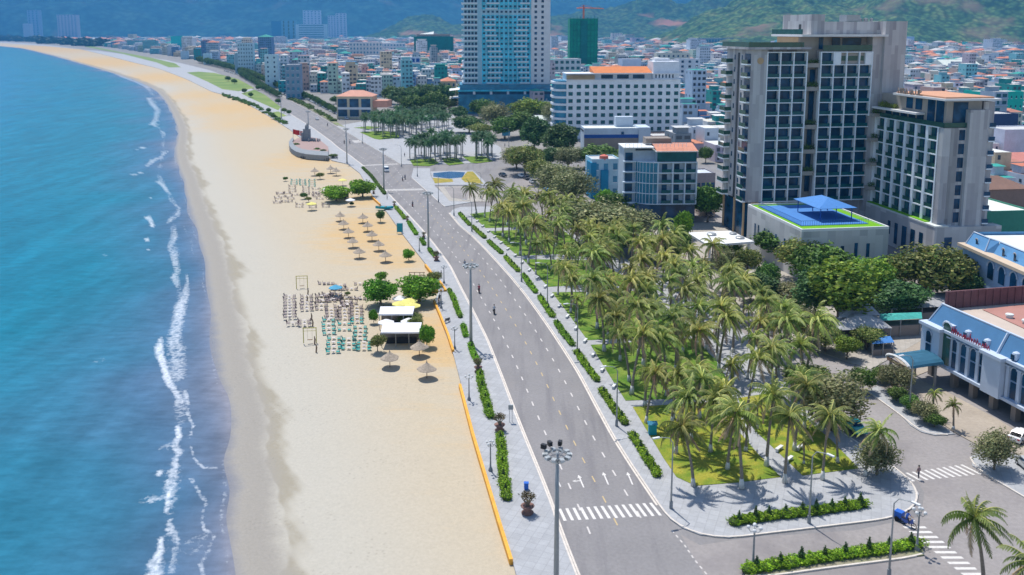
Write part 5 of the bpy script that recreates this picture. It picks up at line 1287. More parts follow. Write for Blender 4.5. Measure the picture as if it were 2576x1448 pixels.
MB().box(-6, 5.5, -.75, -.65, 3.1, 5.0).build('blue_band', 'blue_band', r)
MB().box(w_ * .6, w_, -1.5, -.1, 0, 3.6).build('ground_floor', 'grey_brown', r)
MB().box(w_ - 12, w_ - 4, 8, 13, h_ + 9.5, h_ + 11).build('rooftop_box', 'white_wall', r)
# blue striped hall before it
r, w_, h_ = building(1469, 1608, 325, 386, (.47, .56, .66), 'white low hall with a dark blue stripe and a brown lower wall', 'hall', 'striped_hall', 13, math.radians(3), z1=None, roofc=(.62, .66, .64), parapet=.3)
MB().box(-.05, w_ + .02, -.06, -.005, h_ - 4.3, h_ - 2.7).build('blue_stripe', 'blue_band', r)
MB().box(.02, w_ - .02, -.14, -.01, 0, h_ - 4.32).build('lower_wall', 'grey_brown', r)
MB().box(w_ * .68, w_ * .73, -.2, -.12, h_ - 2.6, h_ - 1.4).build('window', 'dark_glass', r)
MB().col((.5, .58, .68)).box(w_, w_ + 5.5, -.5, 12, 0, h_ + .6).box(w_ * .62, w_ * .95, 7, 11, h_, h_ + 4.8).build('side_block', 'paint_attr', r)
mb = MB().col((.05, .07, .09))
for k in range(9): mb.box(-.12, -.06, 2 + k * 1.1, 2.6 + k * 1.1, h_ - 1.6, h_ - .8)
mb.build('sign_letters', 'paint_attr', r)
# curved glass hotel
Q0 = G(1620, 565)
gh = thing('glass_hotel', 'small curved corner hotel with blue glass bay and white balconies', 'hotel', (*Q0, 0), math.radians(3))
fh = 3.06; z0 = 5.9
mb = MB().col((.42, .50, .60)); mb.box(3.6, 15.2, 1.4, 13, 0, z0 + 5 * fh); mb.box(-5.6, -2.2, 4, 13, 0, z0 + 5 * fh + .9); mb.box(-2.2, 3.6, 4, 13, 0, z0 + 5 * fh); mb.build('wall', 'paint_attr', gh)
arc = [(-2.4, 5.2)] + [(-2.4 + 6.0 * (1 - math.cos(a)), 5.2 - 5.0 * math.sin(a)) for a in np.linspace(.15, math.pi / 2, 9)] + [(3.6, 5.2)]
MB().prism(arc, z0, z0 + 4 * fh).build('glass_bay', 'blue_glass', gh)
mb = MB().col((.55, .66, .78))
arc2 = [(x - .12 if x < 3.5 else x, y - .14 if y < 5 else y) for x, y in arc]
for f in range(5): mb.prism(arc2, z0 + f * fh - .12, z0 + f * fh + .12, bottom=True); mb.box(3.6, 15.3, .1, 1.4, z0 + f * fh - .15, z0 + f * fh + .15); mb.box(-5.9, -2.2, 2.6, 4, z0 + f * fh - .15, z0 + f * fh + .15)
for x in (3.62, 8.0, 11.6, 15.0): mb.box(x, x + .35, .12, 1.38, z0 + .16, z0 + 4 * fh - .16)
for i in range(1, 9): x, y = arc2[i]; mb.box(x - .06, x + .06, y - .06, y + .06, z0, z0 + 4 * fh)
mb.build('balcony_frame', 'paint_attr', gh)
w0 = MB(); w0.mi = 0; w0.box(0, 1.5, 1.3, 1.38, .2, 2.5); w0.mi = 1; w0.box(-.3, 2.4, .14, .2, .18, 1.1)
insts(gh, w0.build('window', ['dark_glass', 'teal_glass'], gh), [(x, 0, z0 + f * fh, 0) for f in range(4) for x in (5.2, 8.8, 12.3)])
w1_ = MB(); w1_.mi = 0; w1_.box(-5.2, -3, 3.9, 3.97, .2, 2.5)
insts(gh, w1_.build('window', ['dark_glass'], gh), [(0, 0, z0 + f * fh, 0) for f in range(5)])
MB().box(3.7, 15.2, .9, 1.36, z0 + 4 * fh + .2, z0 + 5 * fh - .1).build('terrace_glass', 'teal_glass', gh)
MB().box(-2.6, 15, .8, 4, .05, z0 - .2).build('shopfront', 'dark_glass', gh)
MB().box(3, 15.4, -.2, 8, z0 + 5 * fh + .05, z0 + 5 * fh + .3).box(-6, 3, 2, 12, z0 + 5 * fh + .9, z0 + 5 * fh + 1.2).build('roof_slab', 'slab_white', gh)
MB().add([(3.2, 0, z0 + 5 * fh + .32), (15.3, 0, z0 + 5 * fh + .32), (15.3, 7, z0 + 5 * fh + 1.9), (3.2, 7, z0 + 5 * fh + 1.9)], [(0, 1, 2, 3)]).build('tiled_roof', 'tile_salmon', gh)
MB().box(1.5, 9, 7, 12, z0 + 5 * fh + .4, z0 + 5 * fh + 3.2).build('stair_house', 'grey_brown', gh)
mb = MB()
for i in range(16): mb.box(-5.6 + i * 1.2, -5.5 + i * 1.2, 2.2, 2.26, z0 + 5 * fh + 1.2, z0 + 5 * fh + 2.2)
mb.box(-5.6, 12.6, 2.2, 2.26, z0 + 5 * fh + 2.2, z0 + 5 * fh + 2.28); mb.build('roof_railing', 'white_frame', gh)
FOOT.append((Q0[0] + 5, Q0[1] + 6, 14, Vector(Q0), 15, 13, 0))
# glass tower
r, w_, h_ = building(1168, 1386, 0, 285, (.36, .60, .72), 'glass tower block with teal panels and white balconies, cut off at the top', 'tower', 'tower_block', 30, math.radians(3), z1=112, parapet=0)
fh = 3.57; zb = 20.0; nf = 25
mb = MB().col((.70, .76, .82)); gl = MB(); dkp = []
g = random.Random(4)
for f in range(nf):
    z = zb + f * fh
    # three rippling groups of balconies with teal glass between them
    sh = 2.5 * math.sin(f * .42); sh2 = 2.2 * math.sin(f * .42 + 1.6)
    gap = f == 13
    for a, b in ((-1.5, 9.5), (15.5 + sh * .6, 24 + sh), (36 + sh2, 44 + sh2 * .4)):
        if a > 0 and gap: continue
        mb.box(a, b, -1.5, 0, z, z + .9)
    for k in range(11):
        x = 13 + k * 3.0
        dkp.append((x, -.25, z + 1.3, 0, .8, .75))
    for k in range(4): dkp.append((.6 + k * 2.3, 0, z + 1.1, 0, .85))
    for k in range(5): mb.box(-1.5, 0, 2 + k * 5.5, 5.4 + k * 5.5, z, z + .9)
    if f not in (13,):
        gl.box(12, 46, -.2, -.004, z + .02, z + fh - .15)
for i in range(12): mb.box(12 + i * 3.05, 12.16 + i * 3.05, -.42, -.3, zb, zb + nf * fh)
mb.build('balcony', 'paint_attr', r); gl.build('curtain_wall', 'bright_glass', r)
MB().box(45.8, w_ - .05, -.6, .1, zb - .2, zb + nf * fh).build('blank_strip', 'white_wall', r)
for f in range(nf):
    for x in (48.0, 52.6): dkp.append((x, -.61, zb + f * fh + 1.0, 0, .9))
insts(r, MB().box(0, 1.9, -.06, 0, 0, 1.8).build('window', 'dark_glass', r), dkp)
MB().box(-4, w_ + .5, -5, 29, 0, 13).box(-3, w_, -4, 29, 16.2, 19.6).build('glass_base', 'blue_glass', r)
MB().box(-4.2, w_ + .7, -5.2, 29, 15.0, 16.1).build('base_band', 'bright_glass', r)
mb = MB()
for k in range(5): mb.box(6 + k * 11.5, 7.6 + k * 11.5, -4.9, -3.5, 13, 16.2)
mb.build('base_pier', 'white_wall', r)
MB().box(-3.8, w_ + .3, -4.6, 29, 13, 15).build('base_glass', 'dark_glass', r)
mb = MB()
for k, z in enumerate((5.5, 11, 16.5)): mb.add([(-10, -4, z - 1), (-3, -7, z), (-3, 0, z + .8), (-10, 3, z)], [(0, 1, 2, 3), (3, 2, 1, 0)])
mb.build('wave_canopy', 'slab_white', r)
# towers in green building nets
r, w_, h_ = building(1433, 1503, 47, 188, (.004, .10, .07), 'dark green net-wrapped tower under construction with a red crane on top', 'tower', 'netted_tower', 30, math.radians(2), parapet=0)
for c in r.children:
    if c.name.startswith('wall'): c.data.materials[0] = M('net_green')
mb = MB()
for x, y, a in ((0, 0, w_), ): 
    for k in range(9): mb.tube([(x + k * w_ / 8, -.4, 0), (x + k * w_ / 8, -.4, h_ + 1.5 + (k * 37 % 5) * .6)], .25, 4)
    for z in range(0, int(h_), 7): mb.tube([(0, -.5, z), (w_, -.5, z)], .2, 4)
mb.build('scaffold', 'net_green_dark', r)
MB().box(w_ * .4, w_ * .62, -.8, -.1, 0, h_ - 3).build('net_fold', 'net_green_dark', r)
mat('crane_red', (.5, .13, .06), .6, .1, 1)
cr = thing('tower_crane', 'red tower crane standing on the tall green netted tower', 'crane', (r.location.x + w_ * .5, r.location.y + 8, h_))
MB().tube([(0, 0, 0), (0, 0, 17)], [1.2, 1.0], 4).build('mast', 'crane_red', cr)
MB().tube([(-9, 0, 13), (0, 0, 13.5), (26, 3, 12.5)], [.7, .8, .4], 4).tube([(0, 0, 17), (16, 2, 13)], .15, 4).tube([(0, 0, 17), (-8, 0, 13)], .15, 4).build('jib', 'crane_red', cr)
r, w_, h_ = building(1042, 1141, 92, 152, (.004, .07, .075), 'wide dark green netted block under construction', 'building', 'netted_block', 40, math.radians(2), parapet=0)
for c in r.children:
    if c.name.startswith('wall'): c.data.materials[0] = M('net_green_dark')
MB().box(5, w_ - 6, 3, 30, h_, h_ + 4).build('bare_storey', 'grey_brown', r)
MB().add([(10, 5, h_ + 4), (w_ * .5, 4, h_ + 4), (w_ * .5, 20, h_ + 9), (10, 22, h_ + 4)], [(0, 1, 2, 3), (3, 2, 1, 0)]).build('roof_sheet', 'roof_pale', r)
# other landmarks read from the photograph
B = building
def lm(*a, **k): return B(*a, **k)
r, w_, h_ = lm(848, 938, 243, 300, (.55, .47, .34), 'beige pavilion with tall window bays and a salmon hipped roof beside the seafront road', 'pavilion', 'seafront_pavilion', 16, math.radians(-4), 3, 1, 'dark_glass', .78, .78, 'hip', (.60, .30, .22))
MB().box(.6, w_ - .6, -.2, -.08, h_ * .42, h_ * .52).build('balcony_band', 'white_wall', r)
MB().col((.60, .30, .22)).prism([(w_, 3), (w_ + 9, 4), (w_ + 10, 14), (w_, 14)], h_ * .5, h_ * .8).build('side_roof', 'paint_attr', r)
lm(1112, 1148, 205, 262, (.58, .42, .28), 'beige block with a red-brown hipped roof left of the glass tower', 'house', 'hipped_house', 18, TH, 3, 3, 'dark_glass', .4, .4, 'hip', (.52, .20, .12))
lm(1010, 1058, 146, 212, (.50, .58, .70), 'pale office block with deep blue window front and sign on top', 'office block', 'office_block', 14, TH, 4, 5, 'blue_band', .7, .7)
lm(962, 1006, 143, 160, (.60, .64, .70), 'long white hospital-like block with dark window bands', 'office block', 'banded_block', 30, TH, 1, 4, 'dark_glass', .8, .35)
lm(880, 962, 108, 158, (.62, .60, .62), 'broad white office building below the yellow crane', 'office block', 'office_block', 40, TH, 10, 5, 'blue_glass', .4, .5)
lm(958, 1020, 110, 145, (.58, .60, .66), 'white terraced building right of the broad office building', 'office block', 'office_block', 50, TH, 8, 4, 'blue_glass', .5, .4)
lm(600, 638, 110, 186, (.45, .60, .70), 'pale blue slab block with small windows by the seafront road', 'apartment block', 'apartment_block', 16, TH, 6, 8, 'dark_glass', .35, .4)
lm(668, 700, 140, 222, (.50, .68, .76), 'narrow pale cyan block with a blank wall by the seafront road', 'apartment block', 'apartment_block', 16, TH, 2, 7, 'dark_glass', .22, .4)
lm(720, 757, 165, 250, (.23, .31, .42), 'slate blue block with a blank upper wall by the seafront road', 'apartment block', 'apartment_block', 18, TH, 3, 5, 'blue_glass', .5, .5)
lm(701, 722, 205, 236, (.03, .30, .36), 'small teal corner house right of the narrow cyan block', 'house', 'corner_house', 14, TH, 2, 3, 'dark_glass', .4, .4)
lm(592, 606, 135, 186, (.28, .42, .52), 'slim dark teal house beside the pale blue slab block', 'house', 'slim_house', 14, TH)
lm(512, 530, 136, 163, (.50, .70, .80), 'slim white tower house with a stepped top by the far seafront road', 'house', 'slim_house', 14, TH)
lm(432, 466, 92, 140, (.02, .40, .45), 'turquoise rounded billboard-like block in the far city', 'building', 'turquoise_block', 30, TH)
lm(455, 470, 130, 150, (.45, .58, .70), 'slim pale block below the turquoise block', 'house', 'slim_house', 20, TH)
lm(709, 745, 52, 106, (.10, .30, .45), 'far office slab with dark green edges left of the banded glass block', 'office block', 'far_office', 40, TH, 3, 6, 'green_glass', .3, .8)
lm(745, 822, 62, 108, (.35, .55, .66), 'wide banded glass block in the far city', 'office block', 'banded_glass_block', 50, TH, 1, 8, 'blue_glass', .8, .45)
lm(684, 712, 54, 100, (.02, .16, .30), 'dark blue glass cube in the far city', 'office block', 'glass_cube', 40, TH)
lm(764, 808, 27, 97, (.55, .60, .72), 'left of the two pale high-rises in the far city', 'high-rise', 'high_rise', 60, TH, 5, 12, 'blue_glass', .4, .5)
lm(826, 846, 40, 98, (.50, .54, .66), 'left stack of the right-hand pale high-rise pair', 'high-rise', 'high_rise', 60, TH, 3, 12, 'blue_glass', .4, .5)
lm(846, 872, 34, 98, (.52, .56, .68), 'right stack of the right-hand pale high-rise pair', 'high-rise', 'high_rise', 70, TH, 3, 12, 'blue_glass', .4, .5)
lm(147, 194, 38, 98, (.45, .43, .52), 'pinkish grey high-rise alone above the far beach wood', 'high-rise', 'high_rise', 60, TH, 6, 12, 'blue_glass', .4, .5)
lm(73, 100, 26, 97, (.25, .36, .52), 'blue hazy slim high-rise at the far left', 'high-rise', 'high_rise', 60, TH, 3, 12, 'blue_glass', .4, .5)
lm(60, 76, 60, 98, (.40, .48, .6), 'low pale block beside the far left high-rise', 'building', 'far_block', 60, TH)
lm(1393, 1462, 150, 225, (.50, .55, .58), 'grey office corner block behind the white hotel, left of the netted tower', 'office block', 'office_block', 20, TH, 5, 5, 'teal_glass', .6, .5)
lm(1565, 1614, 150, 200, (.48, .56, .70), 'pale blue blank block behind the orange roof of the white hotel', 'building', 'blank_block', 20, TH)
lm(1652, 1738, 135, 178, (.62, .60, .52), 'cream block with dotted dark windows behind the white hotel', 'school', 'cream_block', 16, TH, 7, 3, 'dark_glass', .35, .35)
lm(1706, 1762, 150, 235, (.58, .62, .70), 'white apartment block with stacked dark balconies right of the white hotel', 'apartment block', 'apartment_block', 14, TH, 3, 7, 'dark_glass', .35, .5)
lm(1540, 1566, 84, 112, (.50, .48, .48), 'grey far tower block below the green hill', 'high-rise', 'far_tower', 30, TH, 4, 6, 'dark_glass', .4, .4)
lm(1590, 1620, 96, 118, (.50, .42, .50), 'pinkish far block with a dark centre below the green hill', 'building', 'far_block', 30, TH, 1, 1, 'dark_glass', .3, .8)
lm(1745, 1945, 97, 120, (.20, .30, .38), 'very long low grandstand roof below the green hill', 'grandstand', 'grandstand', 60, TH, 26, 1, 'blue_glass', .5, .7, roofc=(.75, .72, .76))
lm(2272, 2300, 93, 125, (.35, .48, .65), 'pale blue block at the right shoulder of the hotel below the hill', 'building', 'far_block', 30, TH)
lm(2458, 2576, 234, 352, (.01, .42, .36), 'turquoise stepped building with dotted windows at the right edge', 'building', 'turquoise_building', 14, TH, 9, 5, 'dark_glass', .22, .28)
lm(2484, 2560, 290, 395, (.035, .06, .15), 'navy windowless block below the turquoise building', 'building', 'navy_block', 14, TH)
lm(2520, 2700, 330, 430, (.52, .56, .68), 'pale lilac block at the right edge behind a small tree', 'building', 'lilac_block', 14, TH)
lm(2472, 2512, 365, 430, (.55, .58, .62), 'white stepped house with recessed terraces right of the hotel end', 'house', 'white_house', 14, TH, 3, 4, 'dark_glass', .4, .4)
lm(2355, 2425, 225, 262, (.42, .50, .72), 'pale blue and lilac long house behind the hotel roof deck', 'house', 'lilac_house', 16, TH, 6, 2, 'dark_glass', .22, .3)
lm(2425, 2510, 232, 258, (.50, .45, .66), 'lilac house with round dark windows behind the hotel roof deck', 'house', 'lilac_house', 14, TH, 5, 2, 'dark_glass', .25, .35, 'hip', (.55, .22, .18))
lm(2380, 2480, 170, 192, (.40, .48, .55), 'big pale gabled hall roof beyond the hotel wing', 'hall', 'gabled_hall', 40, TH, roof='gable', roofc=(.62, .66, .60))
lm(2340, 2400, 213, 236, (.6, .58, .56), 'white house with a cream hipped roof behind the hotel wing', 'house', 'hipped_house', 16, TH, 4, 1, 'dark_glass', .3, .5, 'hip', (.62, .58, .46))
for x0, x1, yt, yg, l_ in ((2280, 2312, 200, 222, 'stepped red pagoda-like roof just right of the tall hotel'), (2405, 2450, 208, 222, 'red hipped roof house, left of the larger orange roof at the right edge'), (2480, 2590, 205, 226, 'wide orange temple-like roof at the right edge')):
    lm(x0, x1, yt, yg, (.52, .30, .22), l_, 'temple', 'temple_hall', 26, TH, roof='hip', roofc=(.58, .17, .09))
lm(2455, 2600, 538, 650, (.05, .24, .17), 'long green metal shed wall with a white roof right of the hotel base', 'shed', 'green_shed', 22, TH, roofc=(.64, .68, .66))
lm(2462, 2600, 478, 540, (.26, .18, .15), 'brown hipped roof house right of the hotel end wall', 'house', 'brown_house', 14, TH, roof='hip', roofc=(.22, .13, .10))
lm(2490, 2640, 408, 450, (.55, .5, .48), 'house with a pale red sheet roof right of the hotel end wall', 'house', 'red_roof_house', 12, TH, roof='gable', roofc=(.56, .22, .18))
lm(1750, 1800, 440, 500, (.26, .24, .26), 'grey blue low block between glass hotel and tall hotel', 'building', 'grey_block', 10, TH, 4, 1, 'dark_glass', .7, .3, roofc=(.5, .55, .62))
lm(1762, 1800, 497, 545, (.5, .4, .34), 'small house with an orange tiled roof at the foot of the tall hotel', 'house', 'small_house', 8, TH, roof='hip', roofc=(.62, .22, .1))
r, w_, h_ = lm(1488, 1560, 405, 500, (.36, .55, .66), 'small light blue house with teal wall and white upper terrace', 'house', 'blue_house', 10, TH, 3, 3, 'blue_glass', .45, .5)
MB().col((.015, .22, .40)).box(-.4, 1.5, -.4, 6, 0, h_ * .95).box(3, 5.5, -1, 2, 0, h_ * .75).build('blue_wing', 'paint_attr', r)
MB().col((.58, .16, .12)).lathe([(.01, 0), (1.6, .1), (1.5, 1.4), (.2, 1.9), (.01, 1.9)], 8, (4.4, 1.5)).build('round_awning', 'paint_attr', r, loc=(0, 0, h_))
lm(1640, 1720, 345, 378, (.30, .22, .22), 'low brown and lilac rooftop house behind the curved glass hotel', 'house', 'brown_house', 12, TH, 5, 1, 'dark_glass', .3, .5)
lm(1398, 1440, 392, 402, (.02, .20, .28), 'teal awning stall in the trees before the striped hall', 'stall', 'awning_stall', 7, TH, roof='hip', roofc=(.01, .24, .30))
lm(1275, 1390, 303, 322, (.5, .55, .55), 'pale sheet-roofed shed between glass tower and white hotel', 'shed', 'pale_shed', 10, TH, roof='gable', roofc=(.6, .66, .62))

# ------------------------------------------------------------------ the blue mansard hall, lower right
HL = G(2325, 942); HA = -math.radians(77.3)
hall = thing('mansard_hall', 'blue and white festival hall with mansard roof, arches and red sign, lower right', 'hall', (*HL, 0), HA)
FOOT.append((HL[0] + 10, HL[1] - 12, 24, Vector(HL), 30, 25, 0))
mat('hall_blue', (.30, .42, .60), .8, .07, .5); mat('mansard_blue', (.07, .19, .36), .7, .08, .5); mat('mansard_far', (.11, .29, .54), .7, .06, .5)
mat('hall_white', (.48, .56, .68), .7, .05, .5); mat('roof_salmon', (.40, .20, .17), .9, .08, .3); mat('roof_border', (.50, .42, .36), .9, .08, .3); mat('hall_canopy', (.07, .24, .38), .5, .08, 1); mat('sign_red', (.42, .05, .09), .6, .1, 2)
mat('maroon_fence', (.15, .075, .085), .85, .15, .6, fine=.1, fscale=3)
Lh, Dh, Zc = 36.0, 26.0, 8.9
MB().box(0, Lh, 0.15, Dh, 3.2, Zc - .2).build('wall', 'hall_blue', hall)
MB().box(-.3, 4.0, -.9, .15, 2.9, Zc - .2).box(13.4, 17.0, -1.0, .15, 2.9, Zc - .2).box(27, 30, -1, .15, 2.9, Zc - .2).build('tower_wall', 'hall_white', hall)
mb = MB()
for a in (0, 5.2, 9.4, 13.6, 17.9, 22, 26.5, 31): mb.box(a, a + .9, .6, 1.5, 0, 3.2)
mb.box(0, Lh, 6, Dh, 0, 3.2); mb.build('pillar', 'grey_brown', hall)
MB().box(.2, Lh, 5.8, 5.98, .2, 3.0).build('ground_glass', 'dark_glass', hall)
mb = MB(); mb.box(-.5, Lh, -.5, .13, 2.85, 3.3); mb.box(-.6, Lh, -.6, .6, Zc - .2, Zc + .25); mb.box(-.6, 4.4, -1.3, .2, Zc - .19, Zc + .3); mb.box(13, 17.4, -1.4, .2, Zc - .19, Zc + .3)
for x in (5.2, 7.35, 9.4, 11.5, 13.1, 17.5, 19.6, 21.7, 23.8, 25.9): mb.box(x - .28, x + .28, -.2, .14, 3.3, 8.0); mb.box(x - .42, x + .42, -.3, .14, 8.0, 8.25)
mb.build('trim', 'hall_white', hall)
# mansard: sloping blue roof faces with white hips
mb = MB(); zt = Zc + 3.2; s_ = 1.6
mb.add([(0, 0, Zc + .25), (Lh, 0, Zc + .25), (Lh, s_, zt), (s_ * .6, s_, zt), (0, Dh, Zc + .25), (s_ * .6, Dh, zt)], [(0, 1, 2, 3), (4, 0, 3, 5)])
mb.build('mansard_roof', 'mansard_blue', hall)
mb = MB(); mb.box(s_ * .5, Lh, s_ - .05, s_ + .3, zt, zt + .18); mb.box(s_ * .5, s_ * .5 + .3, s_ + .3, Dh, zt, zt + .18); mb.tube([(0, -.05, Zc + .2), (s_ * .6, s_ - .05, zt)], .14, 5); mb.tube([(15.2, -.1, Zc + .2), (15.2, s_ - .1, zt)], .22, 5); mb.build('ridge_trim', 'hall_white', hall)
MB().box(1.3, Lh, s_ + .35, Dh, zt - .9, zt - .7).build('flat_roof', 'roof_border', hall)
MB().prism([(3, 7.5), (Lh, 5.5), (Lh, Dh), (1.4, Dh)], zt - .66, zt - .6).build('salmon_deck', 'roof_salmon', hall)
q0 = MB().lathe([(.5, 0), (.5, .35), (.65, .4), (.6, .6), (.01, .75)], 10).build('roof_vent', 'roof_pale', hall, loc=(0, 0, 0)); insts(hall, q0, [(7.5, 8.6, zt - .6), (10.5, 8.9, zt - .6), (16, 9.5, zt - .6)])
mb = MB()
mb.box(1.0, 1.3, 2, Dh, zt - .8, zt + 2.2)
for k in range(17): mb.box(1.3, 1.42, 2.4 + k * 1.4, 2.7 + k * 1.4, zt - .6, zt + 2.1)
mb.build('maroon_screen', 'maroon_fence', hall)
def arch_win(w_, z0, z1, dep=.08):
    mb = MB(); n = 9; r = w_ / 2
    out = [(-r, z0), (r, z0), (r, z1 - r)] + [(r * math.cos(a), z1 - r + r * math.sin(a)) for a in np.linspace(0, math.pi, n)][1:-1] + [(-r, z1 - r)]
    mb.mi = 0; mb.add([(x, -dep, z) for x, z in out], [tuple(range(len(out)))])
    rim = [(r * 1.22 * math.cos(a), z1 - r + r * 1.22 * math.sin(a)) for a in np.linspace(0, math.pi, n)]
    mb.mi = 1
    for (x0, zz0), (x1, zz1) in zip(rim[:-1], rim[1:]): mb.tube([(x0, -dep * 1.3, zz0), (x1, -dep * 1.3, zz1)], w_ * .09, 4)
    return mb
a0 = arch_win(1.15, 6.2, 8.1).build('arched_window', ['dark_glass', 'hall_white'], hall)
insts(hall, a0, [(x, .1, 0) for x in (6.3, 8.4, 10.45, 12.3, 18.55, 20.65, 22.75, 24.85)] + [(1.6, -.95, 0), (31.5, .1, 0), (33.6, .1, 0)])
l0 = MB().box(-.55, .55, -.08, 0, 3.5, 5.9).build('window', 'dark_glass', hall)
insts(hall, l0, [(x, .1, 0) for x in (6.3, 8.4, 10.45, 12.3, 18.55, 20.65, 22.75, 24.85)] + [(1.6, -.95, 0)])
arch_win(1.7, 3.5, 10.4).build('great_window', ['green_glass', 'hall_white'], hall, loc=(4.75, -.15, 0))
MB().box(3.6, 5.9, -.12, 1.2, 3.2, 9.4).prism([(3.7, -.1), (5.8, -.1), (5.8, 1.6), (3.7, 1.6)], 9.4, 10.2).build('great_window_frame', 'hall_white', hall)
d0 = MB(); d0.mi = 0; d0.lathe([(.62, 0), (.66, .5), (.5, 1.0), (.01, 1.25)], 10); d0.mi = 1; d0.box(-.28, .28, -.75, -.6, .0, .8)
insts(hall, d0.build('dormer', ['hall_white', 'dark_glass'], hall), [(8.6, .45, Zc + .4), (12.6, .45, Zc + .4), (18.2, .45, Zc + .4), (22.4, .45, Zc + .4)])
g = random.Random(8); mb = MB(); x = 6.0
while x < 14.2:      # red script letters: strokes of uneven height
    h1 = g.uniform(.4, .95) if g.random() < .7 else 1.15
    mb.tube([(x, -.45, Zc + .3), (x + .12, -.45, Zc + .3 + h1)], .09, 4); mb.tube([(x, -.45, Zc + .45), (x + .25, -.45, Zc + .5 + h1 * .5), (x + .4, -.45, Zc + .4)], .08, 4)
    x += g.uniform(.42, .6)
mb.build('red_sign', 'sign_red', hall)
# arched drive-in canopy on its left
ca_ = thing('drive_in_canopy', 'blue barrel canopy with white arched front and orange lining at the hall entrance', 'canopy', (*HL, 0), HA)
mb = MB(); mb.mi = 0; n = 8
arcp = [(2.6 + 2.9 * -math.cos(a), 3.6 + .9 * math.sin(a)) for a in np.linspace(0, math.pi, n + 1)]
for (x0, z0_), (x1, z1_) in zip(arcp[:-1], arcp[1:]):
    mb.mi = 0; mb.add([(x0, -7, z0_), (x1, -7, z1_), (x1, -.9, z1_ + .3), (x0, -.9, z0_ + .3)], [(0, 1, 2, 3), (3, 2, 1, 0)])
    mb.mi = 1; mb.tube([(x0, -7.1, z0_), (x1, -7.1, z1_)], .22, 5)
mb.build('barrel_roof', ['hall_canopy', 'slab_white'], ca_)
MB().box(-.3, 5.5, -7.0, -6.8, 3.0, 3.55).build('lining', 'deck_orange', ca_)
q0 = MB().tube([(0, 0, 0), (0, 0, 3.4)], .22, 8).build('column', 'brown_render', ca_); insts(ca_, q0, [(.2, -6.6, 0), (5.0, -6.6, 0), (.2, -2, 0), (5.0, -2, 0)])
# second mansard building behind the trees
S0 = G(2424, 612, 12)
h2 = thing('mansard_house', 'grey blue building with light blue mansard roof behind trees at the right edge', 'building', (*S0, 0), -math.radians(88))
FOOT.append((S0[0] + 10, S0[1] - 10, 22, Vector(S0), 24, 20, 0))
MB().box(0, 26, 0, 20, 0, 11.4).build('wall', 'hall_blue', h2); MB().box(-.6, 26, -1.0, 20.5, 11.4, 12).build('cornice', 'beige_wall', h2)
MB().add([(.3, .3, 12), (7.5, .3, 12), (6.9, 1.5, 14.6), (1.0, 1.5, 14.6), (.3, 20, 12), (1, 20, 14.6)], [(0, 1, 2, 3), (4, 0, 3, 5)]).add([(7.5, .3, 12), (9, 1.5, 12), (9, 2.2, 14.4), (6.9, 1.5, 14.6)], [(0, 1, 2, 3)]).add([(9, 1.2, 12), (26, 1.2, 12), (26, 2.4, 14.4), (9, 2.4, 14.4)], [(0, 1, 2, 3)]).build('mansard_roof', 'mansard_far', h2)
MB().tube([(.3, .25, 12), (1, 1.5, 14.6), (6.9, 1.5, 14.6), (7.5, .25, 12)], .16, 5).tube([(6.9, 1.5, 14.6), (9, 2.4, 14.4), (26, 2.4, 14.4)], .16, 5).build('ridge_trim', 'hall_white', h2)
MB().box(1, 26, 2.6, 20, 13.6, 13.9).build('flat_roof', 'roof_pale', h2)
d0 = arch_win(.8, 0, 1.7, .3).build('dormer', ['dark_glass', 'roof_border'], h2); insts(h2, d0, [(3.8, .9, 12.1), (12, 1.6, 12.1), (15.8, 1.6, 12.1), (19.5, 1.6, 12.1)])
a0 = arch_win(2.0, 7.2, 10.6).build('arched_window', ['dark_glass', 'hall_white'], h2); insts(h2, a0, [(10.5, -.02, 0), (14.3, -.02, 0), (18.1, -.02, 0), (22, -.02, 0)])
# market roofs under the trees
mat('corrugated', (.36, .36, .37), .7, .1, .5, stretch=(1, 1, 1), fine=.15, fscale=3); mat('teal_sheet', (.05, .34, .30), .7, .1, .6, fine=.2, fscale=3)
def roofhall(px, z, m, label, rise=1.6, posts=True):
    W = [G(*p, z) for p in px]; c = (sum(p[0] for p in W) / len(W), sum(p[1] for p in W) / len(W)); o = thing('open_shed', label, 'shed', (*c, 0))
    L = [(p[0] - c[0], p[1] - c[1]) for p in W]; mb = MB(); n = len(L)
    t_ = [(x * .25, y * .25, z + rise) for x, y in L]
    if n == 4:
        mb.add([(x, y, z) for x, y in L] + t_, [(i, (i + 1) % 4, 4 + (i + 1) % 4, 4 + i) for i in range(4)] + [(4, 5, 6, 7)])
    mb.build('roof', m, o)
    mb = MB(); mb.prism([(x * .9, y * .9) for x, y in L], 0, z - 1.2); mb.build('stalls', 'grey_brown', o)
    if posts:
        q = MB().tube([(0, 0, 0), (0, 0, z)], .1, 6).build('post', 'steel', o); insts(o, q, [(x * .95, y * .95, 0) for x, y in L] + [((L[i][0] + L[(i + 1) % n][0]) * .47, (L[i][1] + L[(i + 1) % n][1]) * .47, 0) for i in range(n)])
    FOOT.append((c[0], c[1], 9, Vector(c), 8, 8, 0)); return o
roofhall([(2105, 832), (2245, 826), (2205, 795), (2100, 800)], 3.6, 'corrugated', 'front grey corrugated shed roof under the lime tree')
roofhall([(2110, 800), (2215, 793), (2185, 762), (2110, 770)], 4.6, 'corrugated', 'rear grey corrugated shed roof, higher than the front one')
roofhall([(2212, 808), (2320, 802), (2318, 786), (2212, 790)], 3.4, 'teal_sheet', 'teal sheet lean-to roof beside the blue hall', .5)
roofhall([(2110, 695), (2200, 690), (2230, 720), (2120, 735)], 3.2, 'roof_pale', 'pale shed roof glimpsed between trees and podium', .8)
